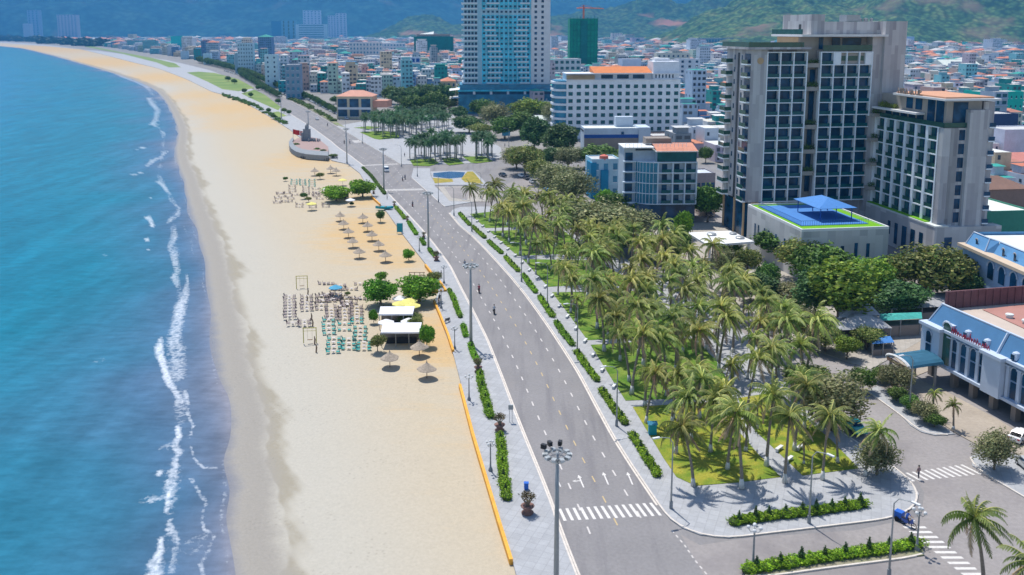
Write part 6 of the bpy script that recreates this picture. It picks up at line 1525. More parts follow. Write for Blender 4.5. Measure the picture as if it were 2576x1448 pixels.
roofhall([(1900, 690), (1960, 700), (1985, 745), (1900, 720)], 3.0, 'corrugated', 'grey shed roof left of the lane among the palms', .8)
roofhall([(2235, 745), (2380, 735), (2400, 770), (2240, 780)], 3.0, 'corrugated', 'long grey roof under the wide olive tree', .8)
roofhall([(2190, 850), (2240, 846), (2250, 862), (2195, 866)], 2.4, 'canopy_blue', 'small blue awning at the forecourt edge', .4)
roofhall([(2205, 665), (2260, 660), (2270, 690), (2215, 695)], 3.4, 'slab_white', 'white tent-like roof at the right foot of the podium', 1.2)
# ------------------------------------------------------------------ street furniture
mat('mast_grey', (.33, .36, .38), .5, .06, 2, metal=.4)
mat('lamp_white', (.70, .71, .72), .35, .04, 2)
mat('black_box', (.02, .02, .025), .5, .1, 3)
mat('thatch', (.42, .35, .28), .95, .18, 3, fine=.3, fscale=14, bump=.6, bscale=12)
mat('timber', (.22, .15, .10), .9, .2, 3)
mat('grey_plastic', (.30, .245, .25), .6, .12, 2)
mat('teal_plastic', (.03, .38, .36), .5, .1, 2)
mat('table_pale', (.52, .47, .45), .6, .1, 2)
mat('sheet_white', (.66, .67, .72), .6, .06, 1.2)
mat('cloth_yellow', (.72, .66, .20), .8, .06, 2); mat('cloth_white', (.72, .72, .74), .8, .05, 2); mat('cloth_blue', (.08, .33, .50), .8, .06, 2)
mat('flag_red', (.55, .03, .02), .8, .08, 2); mat('stone_grey', (.24, .26, .28), .85, .15, 1.5, fine=.12, fscale=6); mat('stone_pink', (.34, .24, .22), .9, .15, 3)
mat('car_paint', objcol=True, rough=.3, var=.03, spec=.6); mat('tyre', (.015, .015, .015), .9, .1, 5); mat('rim', (.5, .5, .52), .35, .05, 3, metal=.7)
mat('lamp_red', (.4, .01, .01), .3, .05, 3); mat('skin', (.40, .24, .16), .6, .06, 8); mat('cloth_any', objcol=True, rough=.85, var=.1, scale=4)
mat('yellow_pole', (.42, .38, .06), .7, .1, 3); mat('bin_blue', (.02, .12, .50), .5, .06, 3); mat('booth_teal', (.01, .28, .36), .5, .1, 2)
def height_at(x, y, yt): X, Y = G(x, y); return GZ(X, Y, yt)
# high masts
mast = thing('high_mast', 'x', 'light mast', group='high floodlight masts along the promenade')
HM = 15.0
MB().tube([(0, 0, 0), (0, 0, HM * .5), (0, 0, HM)], [.30, .24, .16], 10).build('pole', 'mast_grey', mast, smooth=True)
MB().tube([(0, 0, 0), (0, 0, .5)], [.45, .42], 10).build('base', 'mast_grey', mast)
rg = MB()
for z, r in ((HM - .3, .95), (HM - .75, .9), (HM + .05, .5)):
    for k in range(16): a, b = k * math.pi / 8, (k + 1) * math.pi / 8; rg.tube([(r * math.cos(a), r * math.sin(a), z), (r * math.cos(b), r * math.sin(b), z)], .05, 4)
for k in range(8): a = k * math.pi / 4; rg.tube([(0, 0, HM - .9), (.95 * math.cos(a), .95 * math.sin(a), HM - .3)], .04, 4)
rg.build('ring', 'mast_grey', mast)
fl = MB(); fl.mi = 0; fl.box(0, .45, -.22, .22, -.1, .2); fl.mi = 1; fl.box(.45, .5, -.2, .2, -.08, .18)
insts(mast, fl.build('floodlight', ['mast_grey', 'lamp_white'], mast), [(.95 * math.cos(a), .95 * math.sin(a), HM - .35, a) for a in [k * math.pi / 5 for k in range(10)]])
MS = [(G(1402, 1140, HM), 'nearest high mast with loudspeakers, its foot below the picture'), (G(1185, 870), 'second high mast, beside the beach bar hedge'), (G(1078, 628), 'third high mast, above the straw parasols'), (G(966, 480), 'fourth high mast, by the far crossing'),
      (G(873, 412), 'fifth high mast, on the promenade corner behind the monument'), (G(777, 353), 'sixth high mast, just behind the monument obelisk'), (G(708, 299), 'seventh high mast, beside the small far lawn'), (G(1151, 372), 'high mast standing on the plaza')]
for i, (p, l) in enumerate(MS[:7]):
    o = place(mast, USED, (*p, .1), .3 * i, 1.0, label=l)
for i, a in enumerate((2.0, 2.6, 1.3)):
    o = MB().box(-.26, .26, -.12, .24, -.2, .26).build('loudspeaker', 'black_box', mast, loc=(1.5 * math.cos(a), 1.5 * math.sin(a), HM + .2)); o.rotation_euler = (0, 0, a)
# arm lamps
al = thing('street_lamp', 'x', 'street lamp', group='single arm street lamps')
MB().tube([(0, 0, 0), (0, 0, 4), (0, 0, 8.2), (-.5, 0, 8.9), (-1.9, 0, 9.2)], [.13, .10, .07, .05, .045], 7).build('pole', 'mast_grey', al, smooth=True)
MB().box(-2.7, -1.8, -.14, .14, 9.12, 9.27).build('lamp_head', 'lamp_white', al)
MB().tube([(0, 0, 0), (0, 0, .9)], [.22, .2], 8).build('base', 'stone_grey', al)
AL = [(1688, 1279, 'beside the near crossing on the park side'), (1551, 1072, 'by the ninth park hedge'), (1452, 889, 'between seventh and eighth park hedge'), (1377, 769, 'by the sixth park hedge'), (1312, 709, 'by the fifth park hedge'), (1187, 583, 'between the first two park hedges'),
      (1142, 543, 'at the mouth of the small side street'), (1103, 509, 'on the corner paving by the pond island'), (2035, 1316, 'standing in the long corner hedge'), (2236, 1452, 'on the traffic island at the bottom'), (1050, 445, 'at the far corner of the pond island'), (1010, 420, 'at the plaza corner by the road'),
      (912, 362, 'at the plaza edge by the far crossing'), (2287, 1040, 'on the street island before the blue hall, teal painted foot'), (870, 345, 'further up the plaza edge'), (1280, 370, 'by the wide street right of the plaza palms'), (1210, 500, 'beside the parking island')]
for i, (x, y, l) in enumerate(AL): place(al, USED, (*G(x, y, .15), .15), .35 if i not in (8, 9) else 2.2, 1.0, label='single arm street lamp ' + l)
# globe lamps
gl_ = thing('globe_lamp', 'x', 'street lamp', group='ornamental globe lamps')
MB().lathe([(.28, 0), (.26, .25), (.12, .5), (.09, 1.2), (.07, 3.4), (.1, 3.5), (.01, 3.55)], 8).build('post', 'stone_grey', gl_, smooth=True)
ar = MB()
for k in range(4): a = k * math.pi / 2; ar.tube([(0, 0, 3.3), (.3 * math.cos(a), .3 * math.sin(a), 3.2), (.5 * math.cos(a), .5 * math.sin(a), 3.45)], .03, 5)
ar.build('arms', 'stone_grey', gl_)
gb = MB().lathe([(.01, -.17), (.12, -.12), (.17, 0), (.12, .12), (.01, .17)], 8).build('globe', 'lamp_white', gl_, smooth=True)
insts(gl_, gb, [(.5 * math.cos(k * math.pi / 2), .5 * math.sin(k * math.pi / 2), 3.6) for k in range(4)] + [(0, 0, 3.85)])
GLP = [(1180, 1007, 'second from the front on the promenade'), (1234, 1185, 'nearest one on the promenade'), (1144, 878, 'beside the yellow sand and orange wall'), (1117, 713, 'above the orange wall corner'), (1110, 776, 'behind the parked orange seat at the bar wall'), (1055, 633, 'near the potted bush'),
       (1894, 1428, 'left end of the bottom traffic island'), (2306, 1383, 'right end of the bottom traffic island'), (1864, 664, 'before the white entrance canopy'), (1200, 395, 'between the plaza palm groups'), (1060, 385, 'on the open plaza paving')]
for i, (x, y, l) in enumerate(GLP): place(gl_, USED, (*G(x, y, .15), .15), i, 1.25 if i > 5 else 1.05, label='four armed globe lamp, ' + l)
# info box, bins, signs
o = thing('info_post', 'small double post with a box sign at the kerb beside the second planter', 'sign', (*G(1285, 1062, .15), .15))
MB().tube([(-.2, 0, 0), (-.2, 0, 2.4)], .04, 6).build('post', 'steel', o); MB().tube([(.2, 0, 0), (.2, 0, 2.4)], .04, 6).build('post', 'steel', o); MB().box(-.35, .35, -.12, .12, 1.9, 2.6).build('sign_box', 'mast_grey', o)
o = thing('waste_bin', 'blue wheeled bin behind the front clipped hedge', 'bin', (*G(1324, 1232, .15), .15)); MB().prism([(-.25, -.2), (.25, -.2), (.28, .25), (-.28, .25)], .08, .85).build('body', 'bin_blue', o); MB().box(-.3, .3, -.25, .3, .85, .92).build('lid', 'bin_blue', o)
o = thing('bus_shelter', 'small teal kiosk at the edge of the yellowish lawn', 'kiosk', (*G(1641, 1092, .2), .2)); MB().box(-.55, .55, -.4, .4, 0, 1.5).build('body', 'booth_teal', o); MB().add([(-.7, -.5, 1.5), (.7, -.5, 1.5), (.7, .5, 1.7), (-.7, .5, 1.7)], [(0, 1, 2, 3), (3, 2, 1, 0)]).build('roof', 'cloth_blue', o)
o = thing('sign_booth', 'tall teal panel booth on the sand above the straw parasols', 'booth', (*G(1006, 588, -.1), -.1)); MB().box(-.8, .8, -.1, .1, .4, 2.9).build('panel', 'booth_teal', o); MB().tube([(-.8, 0, 0), (-.8, 0, 3)], .06, 6).build('post', 'steel', o); MB().tube([(.8, 0, 0), (.8, 0, 3)], .06, 6).build('post', 'steel', o)
o = thing('beach_boat', 'teal boat resting on the sand edge beside the far trees', 'boat', (*G(967, 527, .15), .15), 1.35 - math.pi / 2)
mb = MB(); n = 9; prof = []
for i in range(n):
    k = i / (n - 1); w_ = 1.0 * math.sin(math.pi * min(1, .12 + .88 * (1 - k))) ** .6 if k < .97 else .03; prof.append((-3 + 6 * k, w_, .25 * (k > .7) * (k - .7) * 3))
V = []
for x, w_, s_ in prof: V += [(x, -w_, .9 + s_), (x, -w_ * .6, .15 + s_), (x, w_ * .6, .15 + s_), (x, w_, .9 + s_), (x, w_ * .8, .75 + s_), (x, -w_ * .8, .75 + s_)]
Fc = []
for i in range(n - 1):
    for k in range(6): Fc.append((i * 6 + k, i * 6 + (k + 1) % 6, (i + 1) * 6 + (k + 1) % 6, (i + 1) * 6 + k))
mb.add(V, Fc); mb.build('hull', 'booth_teal', o); MB().box(-1.8, -1.4, -.7, .7, .8, .9).box(.2, .6, -.8, .8, .8, .9).build('thwart', 'timber', o)
# ------------------------------------------------------------------ thatched parasols
um = thing('thatched_parasol', 'x', 'parasol', group='straw parasols on the sand')
MB().tube([(0, 0, -.2), (0, 0, 2.4)], .07, 6).build('pole', 'timber', um)
gw = random.Random(2); ph = [gw.uniform(-.05, .05) for _ in range(24)]
MB().lathe([(1.58, 1.62), (1.50, 1.72), (1.0, 2.05), (.5, 2.42), (.16, 2.72), (.07, 2.95), (.02, 3.15)], 24, wob=lambda t_, i: 1 + (ph[int(t_ / 6.2832 * 24) % 24] + .05 * math.cos(4 * t_) if i < 3 else 0)).lathe([(.05, 2.5), (.95, 1.98), (1.56, 1.6)], 24, wob=lambda t_, i: 1 + (ph[int(t_ / 6.2832 * 24) % 24] if i == 2 else 0)).build('canopy', 'thatch', um, smooth=False)
UP = [(1055, 897, 'rear one of the three large straw parasols below the bar'), (981, 925, 'left one of the three large straw parasols below the bar'), (1074, 953, 'front right one of the three large straw parasols below the bar')]
for i, (x, y, l) in enumerate(UP): place(um, USED, (*G(x, y, -.2), -.2), i * .7, 1.0, label=l)
for i, (x, y) in enumerate([(904, 651), (888, 624), (877, 599), (865, 578), (856, 557)]): place(um, USED, (*G(x, y, -.2), -.2), i * 1.1, .98, label=['nearest', 'second', 'third', 'fourth', 'furthest'][i] + ' straw parasol of the left diagonal row')
for i, (x, y) in enumerate([(970, 660), (953, 632), (936, 607), (925, 583), (913, 562)]): place(um, USED, (*G(x, y, -.2), -.2), i * 1.3, 1.0, label=['nearest', 'second', 'third', 'fourth', 'furthest'][i] + ' straw parasol of the right diagonal row')
for i, (x, y, l) in enumerate([(832, 437, 'tallest straw parasol behind the far café'), (792, 443, 'left straw parasol behind the far café'), (846, 443, 'right straw parasol behind the far café')]): place(um, USED, (*G(x, y, -.2), -.2), i, 1.1, label=l)
# cloth parasols
def cloth_parasol(name, m, r=1.5):
    o = thing(name, 'x', 'parasol', group='cloth parasols at the beach bars'); MB().tube([(0, 0, -.2), (0, 0, 2.7)], .05, 6).build('pole', 'steel', o)
    MB().lathe([(r, 2.0), (r * .98, 2.1), (r * .5, 2.42), (.05, 2.72), (.01, 2.8)], 8).lathe([(.02, 2.66), (r, 1.98)], 8).build('canopy', m, o); return o
cy_, cw_, cb_ = cloth_parasol('yellow_parasol', 'cloth_yellow', 1.7), cloth_parasol('white_parasol', 'cloth_white', 1.6), cloth_parasol('blue_parasol', 'cloth_blue', 1.5)
for x, y, p, l in [(1007, 790, cy_, 'left yellow parasol at the bar'), (1038, 795, cy_, 'right yellow parasol at the bar'), (1030, 783, cy_, 'rear yellow parasol under the right sea almond'), (972, 838, cw_, 'left white parasol between the two bar roofs'), (1029, 835, cw_, 'right white parasol between the two bar roofs'),
                   (1006, 776, cw_, 'small white parasol between the sea almonds'), (845, 748, cb_, 'faded blue parasol among the grey beach tables'), (784, 530, cy_, 'pale yellow parasol before the far café'), (822, 492, cw_, 'white sheet parasol at the far café'), (862, 468, cy_, 'bright yellow parasol behind the far café'), (882, 520, cw_, 'dusty white parasol right of the far café trees')]:
    place(p, USED, (*G(x, y, -.2), -.2), x % 7, 1.0, label=l)
# ------------------------------------------------------------------ beach bar pavilions
bar = thing('beach_bar', 'open beach bar pavilion with white sheet roof, front one', 'pavilion', (*G(959, 876, -.2), -.2), .02)
def bar_build(root, w_, d, z, deep=True):
    MB().add([(0, 0, z), (w_, 0, z), (w_ + .1, d, z + .5), (-.1, d, z + .5)], [(0, 1, 2, 3)]).add([(0, 0, z - .08), (w_, 0, z - .08), (w_ + .1, d, z + .42), (-.1, d, z + .42)], [(3, 2, 1, 0)]).box(-.05, w_ + .05, -.08, 0, z - .25, z + .03).build('roof', 'sheet_white', root)
    p = MB().tube([(0, 0, 0), (0, 0, z)], .07, 6).build('post', 'steel', root); insts(root, p, [(x, y, 0) for x in (.1, w_ * .38, w_ * .72, w_ - .1) for y in (.1, d - .1)])
    MB().box(w_ * .1, w_ * .9, d * .55, d * .62, 0, 1.1).build('counter', 'black_box', root)
    MB().box(.1, w_ - .1, d - .25, d - .15, .1, z - .2).build('back_wall', 'grey_brown', root)
bar_build(bar, 6.9, 3.9, 2.9)
bar2 = thing('beach_bar', 'rear beach bar pavilion with white sheet roof', 'pavilion', (*G(954, 832, -.2), -.2), .02); bar_build(bar2, 6.4, 3.2, 3.2)
cf = thing('beach_cafe', 'far beach café with white and red sheet roofs between parasols and trees', 'pavilion', (*G(820, 502, -.2), -.2), .0); bar_build(cf, 7.2, 3, 2.8)
pg = thing('timber_pergola', 'reddish timber trellis standing behind the right sea almond', 'pergola', (*G(1030, 712, -.1), -.1))
mb = MB()
for x in (0, 1.1, 2.3, 3.2): mb.box(x, x + .14, 0, .14, 0, 2.4)
for z in (.9, 1.6, 2.3): mb.box(-.1, 3.5, .02, .12, z, z + .12)
mb.build('lattice', 'timber', pg)
# swing frames
def swing(x, y, w_, label):
    o = thing('swing_frame', label, 'swing', (*G(x, y, -.3), -.3), .1, 'photo swing frames on the sand')
    MB().tube([(0, 0, 0), (0, 0, 2.9)], .08, 6).build('post', 'yellow_pole', o); MB().tube([(w_, 0, 0), (w_, 0, 2.9)], .08, 6).build('post', 'yellow_pole', o)
    MB().tube([(-.1, 0, 2.85), (w_ + .1, 0, 2.85)], .07, 6).tube([(0, 0, 2.3), (w_, 0, 2.3)], .04, 5).build('beam', 'yellow_pole', o)
    MB().box(w_ * .3, w_ * .7, -.18, .18, .6, .66).tube([(w_ * .32, 0, .63), (w_ * .32, 0, 2.8)], .015, 4).tube([(w_ * .68, 0, .63), (w_ * .68, 0, 2.8)], .015, 4).build('seat', 'timber', o)
swing(746, 727, 2.4, 'upper yellow swing frame at the seaward side of the tables'); swing(764, 864, 2.3, 'lower yellow swing frame in front of the grey tables')
# fence of driftwood posts running down the sand beside the frames
for i, (x, y) in enumerate([(774, 742), (772, 760), (783, 806), (786, 822), (791, 866), (795, 886)]):
    tag(MB().tube([(0, 0, -.2), (.1, .05, .8), (.02, 0, 1.5)], [.14, .16, .06], 5).build('driftwood_post', 'timber', loc=(*G(x, y, -.3), -.3)), 'short dark driftwood post on the sand near the yellow swing frames', 'post', 'driftwood posts on the sand')
# ------------------------------------------------------------------ tables and chairs
def chair_mesh(name, m):
    mb = MB(); mb.box(-.3, .3, -.28, .3, .34, .42)
    mb.add([(-.3, .24, .42), (.3, .24, .42), (.3, .42, 1.0), (-.3, .42, 1.0)], [(0, 1, 2, 3), (3, 2, 1, 0)])
    for x in (-.27, .24):
        for y in (-.25, .22): mb.box(x, x + .05, y, y + .05, 0, .34)
    mb.box(-.33, -.27, -.25, .3, .56, .62); mb.box(.27, .33, -.25, .3, .56, .62)
    return tag(mb.build(name, m), 'x', 'chair')
ch_g = chair_mesh('beach_chair', 'grey_plastic'); ch_t = chair_mesh('beach_chair', 'teal_plastic')
tb = MB().box(-.32, .32, -.32, .32, .48, .53).tube([(0, 0, 0), (0, 0, .5)], .05, 5).lathe([(.25, 0), (.2, .05), (.01, .06)], 8); tb = tag(tb.build('low_table', 'table_pale'), 'x', 'table')
def sets(blocks, f, chair, clab, tlab, g):
    for cx, y0, y1, n in blocks:
        for i in range(n):
            yy = y0 + (y1 - y0) * i / max(1, n - 1); X, Y = G(*f(cx + g.uniform(-4, 4), yy), -.25)
            for sx, r in ((-.92, math.pi / 2), (.92, -math.pi / 2)):
                place(chair, USED, (X + sx + g.uniform(-.08, .08), Y + g.uniform(-.1, .1), -.25), r + g.uniform(-.25, .25), 1.0, label=clab, group=clab.split(' in ')[0] + 's')
            place(tb, USED, (X, Y, -.25), g.uniform(-.1, .1), 1.0, label=tlab, group=tlab.split(' in ')[0] + 's')
fb_ = lambda a, b: (687 + a * .2194, 669.8 + b * .2194); fc_ = lambda a, b: (687 + a * .166, 292 + b * .166)
gg = random.Random(17)
sets([(190, 365, 600, 8), (385, 365, 515, 5), (555, 365, 510, 4), (668, 515, 620, 4), (822, 510, 620, 4), (962, 490, 600, 4), (225, 675, 700, 1), (360, 650, 690, 2), (770, 480, 480, 1)], fb_, ch_g, 'grey brown beach chair in the rows seaward of the beach bar', 'low pale table in the grey rows seaward of the beach bar', gg)
sets([(640, 640, 790, 4), (695, 850, 1000, 4), (820, 680, 750, 2), (865, 860, 965, 3), (965, 620, 660, 2), (998, 720, 860, 4), (1045, 900, 975, 3)], fb_, ch_t, 'teal beach chair in the rows before the beach bar', 'low pale table in the teal rows before the beach bar', gg)
sets([(gg.uniform(580, 1020), gg.uniform(215, 470), 0, 1) for _ in range(26)], fb_, ch_g, 'grey brown beach chair in the loose crowd above the teal rows', 'low pale table in the loose crowd above the teal rows', gg)
sets([(320, 985, 1050, 3), (450, 985, 1060, 4), (590, 985, 1080, 4)], fc_, ch_t, 'teal beach chair in the rows of the far café', 'low pale table in the teal rows of the far café', gg)
sets([(290, 1080, 1160, 3), (500, 1100, 1200, 4), (645, 1120, 1220, 3), (400, 1350, 1390, 2), (600, 1360, 1400, 2), (800, 1350, 1390, 2)] + [(gg.uniform(60, 340), gg.uniform(1180, 1350), 0, 1) for _ in range(12)] + [(gg.uniform(640, 720), gg.uniform(1150, 1300), 0, 1) for _ in range(5)],
     fc_, ch_g, 'grey brown beach chair in the seats of the far café', 'low pale table in the grey seats of the far café', gg)
# small sand bushes
for i, (x, y, w_) in enumerate([(718, 455, 12), (805, 450, 20), (765, 500, 18), (875, 745, 14), (1013, 815, 20), (776, 508, 16), (885, 518, 12)]):
    tree('olive' if i % 2 else 'green', x, y, w_, w_ * .8, 'small scrubby bush on the sand ' + ['left of the far café', 'behind the far café rows', 'in front of the far café', 'amid the grey tables', 'between the bar roofs', 'right of the pale yellow parasol', 'at the far café step'][i])
# ------------------------------------------------------------------ ship monument
mo = thing('ship_monument', 'ship shaped grey stone monument with red flags and obelisk beside the beach', 'monument', (*G(772, 372, .1), .1))
org = G(772, 372, .1)
def L_(px, py, z=0.): a = G(px, py, .1 + z); return (a[0] - org[0], a[1] - org[1])
outer = [L_(*p) for p in [(727, 368), (728, 378), (733, 386), (745, 394), (758, 398), (772, 401), (795, 403), (826, 405)]]
inner = [L_(*p) for p in [(826, 394), (796, 392), (775, 390), (760, 387), (748, 382), (740, 376), (736, 368), (740, 361), (748, 356)]]
top = [L_(*p) for p in [(735, 357), (748, 352)]]
MB().prism(outer + inner[:1] + [inner[1]] + inner[2:7] + [inner[7]] + [top[0]], 0, 2.2).build('hull_wall', 'stone_grey', mo)
MB().prism(inner + [L_(775, 352), L_(800, 356), L_(826, 378)], 0, 1.5).build('deck', 'stone_pink', mo)
ob = L_(773, 362); MB().prism([(ob[0] - 1.7, ob[1] - 1), (ob[0] + 1.7, ob[1] - 1), (ob[0] + 1.7, ob[1] + 1), (ob[0] - 1.7, ob[1] + 1)], 1.5, 7.4).prism([(ob[0] - 2.6, ob[1] - 1.4), (ob[0] - 1.7, ob[1] - 1.4), (ob[0] - 1.7, ob[1] + 1), (ob[0] - 2.6, ob[1] + 1)], 1.5, 5.6).build('obelisk', 'stone_grey', mo)
g = random.Random(12)
fig = MB().lathe([(.01, 0), (.34, .02), (.3, .6), (.24, 1.0), (.34, 1.35), (.13, 1.5), (.16, 1.65), (.14, 1.82), (.01, 1.9)], 7)
f0 = fig.build('carved_figure', 'stone_grey', mo); insts(mo, f0, [(ob[0] + .2, ob[1], 7.4, 0, 1.6, 1.6), (ob[0] - .6, ob[1] + .3, 7.4, 0, 1.2, 1.0)] + [(ob[0] + g.uniform(1, 7), ob[1] + g.uniform(-4.5, -1.5), 1.5, 0, 1, g.uniform(.7, 1)) for _ in range(22)])
for i, (x, y, yt) in enumerate([(738, 362, 330), (756, 358, 343)]):
    a = L_(x, y); hz_ = 7.2 - i * 1.6; mb = MB(); V = []; n = 7
    for k in range(n): V += [(a[0] + k * .55, a[1] + .35 * math.sin(k * 1.3), hz_ - .1 * k), (a[0] + k * .55, a[1] + .35 * math.sin(k * 1.3 + .4), hz_ - 2.4 - .12 * k)]
    mb.add(V, [(2 * k, 2 * k + 1, 2 * k + 3, 2 * k + 2) for k in range(n - 1)] + [(2 * k + 2, 2 * k + 3, 2 * k + 1, 2 * k) for k in range(n - 1)]); mb.build('flag', 'flag_red', mo)
    MB().tube([(a[0], a[1], 0), (a[0], a[1], hz_ + .2)], .08, 5).build('flagpole', 'steel', mo)
mb = MB()
for k in range(15): t_ = k / 14; a = Vector(L_(758 + 70 * t_, 399 + 6 * t_)); mb.box(a.x - .22, a.x + .22, a.y - .35, a.y - .15, 0, 1.0)
mb.build('letters', 'black_box', mo)
for _i, (x, y, w_, h_) in enumerate([(745, 372, 18, 12), (755, 384, 14, 9), (798, 384, 18, 12), (812, 388, 16, 12), (768, 388, 12, 9)]): tree(['green', 'dark'][_i % 2], x, y, w_, h_, 'planting on the monument deck, ' + ['by the flags', 'in the bow', 'before the figures', 'near the stern', 'behind the front wall'][_i])
tree('green', 785, 392, 20, 12, 'low palm clump on the monument deck'); tree('green', 838, 398, 26, 10, 'line of shrubs at the stern of the monument'); tree('bright', 744, 385, 16, 9, 'small planting in the bow of the monument')
# ------------------------------------------------------------------ vehicles
def car_proto(name, label, L=4.4, W=1.75, Hc=1.42, boxy=False):
    o = thing(name, label, 'car'); hl, hw = L / 2, W / 2
    prof = [(-hl, .35), (-hl, .75), (-hl + .15, .88), (-hl * .52, .95), (-hl * .2, Hc), (hl * .48, Hc), (hl * .78, .98), (hl - .05, .92), (hl, .6), (hl, .35)] if not boxy else [(-hl, .35), (-hl, .9), (-hl + .5, 1.05), (-hl + 1.05, Hc), (hl - .1, Hc), (hl, 1.0), (hl, .35)]
    n = len(prof); V = []
    for s_ in (-1, 1):
        for x, z in prof: V.append((x, s_ * (hw if z < .96 else hw * .84), z))
    mb = MB(); mb.add(V, [tuple(range(n)), tuple(range(2 * n - 1, n - 1, -1))] + [(i, i + n, (i + 1) % n + n, (i + 1) % n) for i in range(n)]); mb.build('body', 'car_paint', o)
    g_ = MB(); zt = Hc - .08
    if not boxy:
        g_.add([(-hl * .53, -hw * .8, .99), (-hl * .53, hw * .8, .99), (-hl * .25, hw * .76, zt), (-hl * .25, -hw * .76, zt)], [(0, 3, 2, 1), (0, 1, 2, 3)]); g_.v = [(x - .03, y, z + .02) for x, y, z in g_.v]
        b = len(g_.v); g_.add([(hl * .53, -hw * .76, zt), (hl * .53, hw * .76, zt), (hl * .8, hw * .8, 1.02), (hl * .8, -hw * .8, 1.02)], [(0, 3, 2, 1), (0, 1, 2, 3)])
        for s_ in (-1, 1): g_.add([(-hl * .42, s_ * (hw * .9), 1.0), (hl * .62, s_ * hw * .9, 1.0), (hl * .42, s_ * hw * .87, zt), (-hl * .18, s_ * hw * .87, zt)], [(0, 1, 2, 3), (3, 2, 1, 0)])
    else:
        g_.box(-hl + .62, -hl + .68, -hw * .78, hw * .78, 1.12, zt); g_.box(-hl + 1.2, hl - .5, -hw - .01, hw + .01, 1.08, zt - .08); g_.box(hl - .04, hl + .02, -hw * .75, hw * .75, 1.1, zt - .1)
    g_.build('window', 'dark_glass', o)
    for sx in (-.62, .64):
        for sy in (-1, 1):
            w0 = MB(); w0.mi = 0; w0.tube([(sx * hl, sy * (hw - .2), .33), (sx * hl, sy * (hw + .02), .33)], .33, 12); w0.mi = 1; w0.tube([(sx * hl, sy * (hw + .02), .33), (sx * hl, sy * (hw + .035), .33)], .19, 8); w0.build('wheel', ['tyre', 'rim'], o)
    for sy in (-1, 1):
        MB().box(-hl - .02, -hl + .05, sy * hw * .72 - .18, sy * hw * .72 + .18, .62, .78).build('headlight', 'lamp_white', o); MB().box(hl - .04, hl + .03, sy * hw * .74 - .16, sy * hw * .74 + .16, .68, .84).build('tail_light', 'lamp_red', o)
    return o
car = car_proto('parked_car', 'x'); van = car_proto('parked_van', 'x', 4.9, 1.8, 1.95, True)
def hdg(x, y, x2, y2): a = Vector(G(x, y)); b = Vector(G(x2, y2)); d = a - b; return math.atan2(d.y, d.x)
CW_, CS, CT, CB, CD = (.72, .72, .73, 1), (.42, .44, .46, 1), (.0, .40, .36, 1), (.10, .30, .55, 1), (.04, .045, .06, 1)
VEH = [(van, 972, 432, (955, 412), CW_, 'white van driving on the main road near the far crossing'), (car, 798, 302, (785, 296), CW_, 'white car far up the main road'), (car, 2147, 1083, (2110, 1052), CT, 'teal taxi parked by the park trees'),
       (car, 2071, 1033, (2040, 1010), CW_, 'white car parked behind the motorbikes, under the casuarina'), (car, 2566, 1108, (2530, 1130), CW_, 'white car on the hall forecourt at the right frame edge'), (car, 1375, 480, (1360, 466), CB, 'light blue car at the end of the parked row'),
       (car, 1265, 445, (1250, 440), CD, 'dark car parked beside the pond street'), (car, 1325, 452, (1310, 445), CD, 'first dark car of the row under the trees'), (car, 1340, 462, (1325, 453), CS, 'silver car of the row under the trees'), (car, 1312, 447, (1300, 440), CW_, 'white car at the head of the row under the trees'),
       (car, 1355, 402, (1340, 400), CW_, 'white car before the teal awning'), (van, 1330, 378, (1310, 378), CW_, 'white van on the wide street before the white hotel'), (car, 1408, 448, (1395, 440), CD, 'dark car behind the grey trees'), (car, 1735, 798, (1715, 782), CS, 'silver car glimpsed among the hotel side palms'),
       (car, 1905, 860, (1885, 845), CW_, 'white car parked at the lane behind the palms'), (car, 1300, 400, (1290, 398), CS, 'silver car on the wide street'), (van, 1600, 575, (1580, 573), CD, 'dark van before the curved glass hotel'), (car, 1783, 545, (1775, 540), CD, 'dark car by the hotel left entrance'),
       (car, 2590, 1185, (2560, 1160), CS, 'silver car cut by the right frame edge')]
for p, x, y, t2, c, l in VEH: place(p, USED, (*G(x, y, .01), .012 if l.startswith('white van d') else .13), hdg(x, y, *t2) + math.pi, 1.0, label=l, color=c)
far = resample(GP([(735, 246), (765, 262), (800, 281), (840, 303)]), 7.5)
for i, p in enumerate(far):
    d = Vector((.55, -1)); place(car, USED, (p.x + 7.5, p.y + 4, 0), math.radians(118), 1.0, label='parked car in the row on the far service road before the house fronts', group='cars parked on the far service road', color=[CW_, CS, CD, CW_][i % 4])
far = resample(GP([(560, 180), (628, 201), (690, 233), (720, 246)]), 10)
for i, p in enumerate(far): place(car, USED, (p.x + 2.5, p.y + 2, 0.01), math.radians(118), 1.0, label='parked car at the kerb of the far seafront road before the shops', group='cars parked by the far shops', color=[CD, CW_, CD, CS][i % 4])
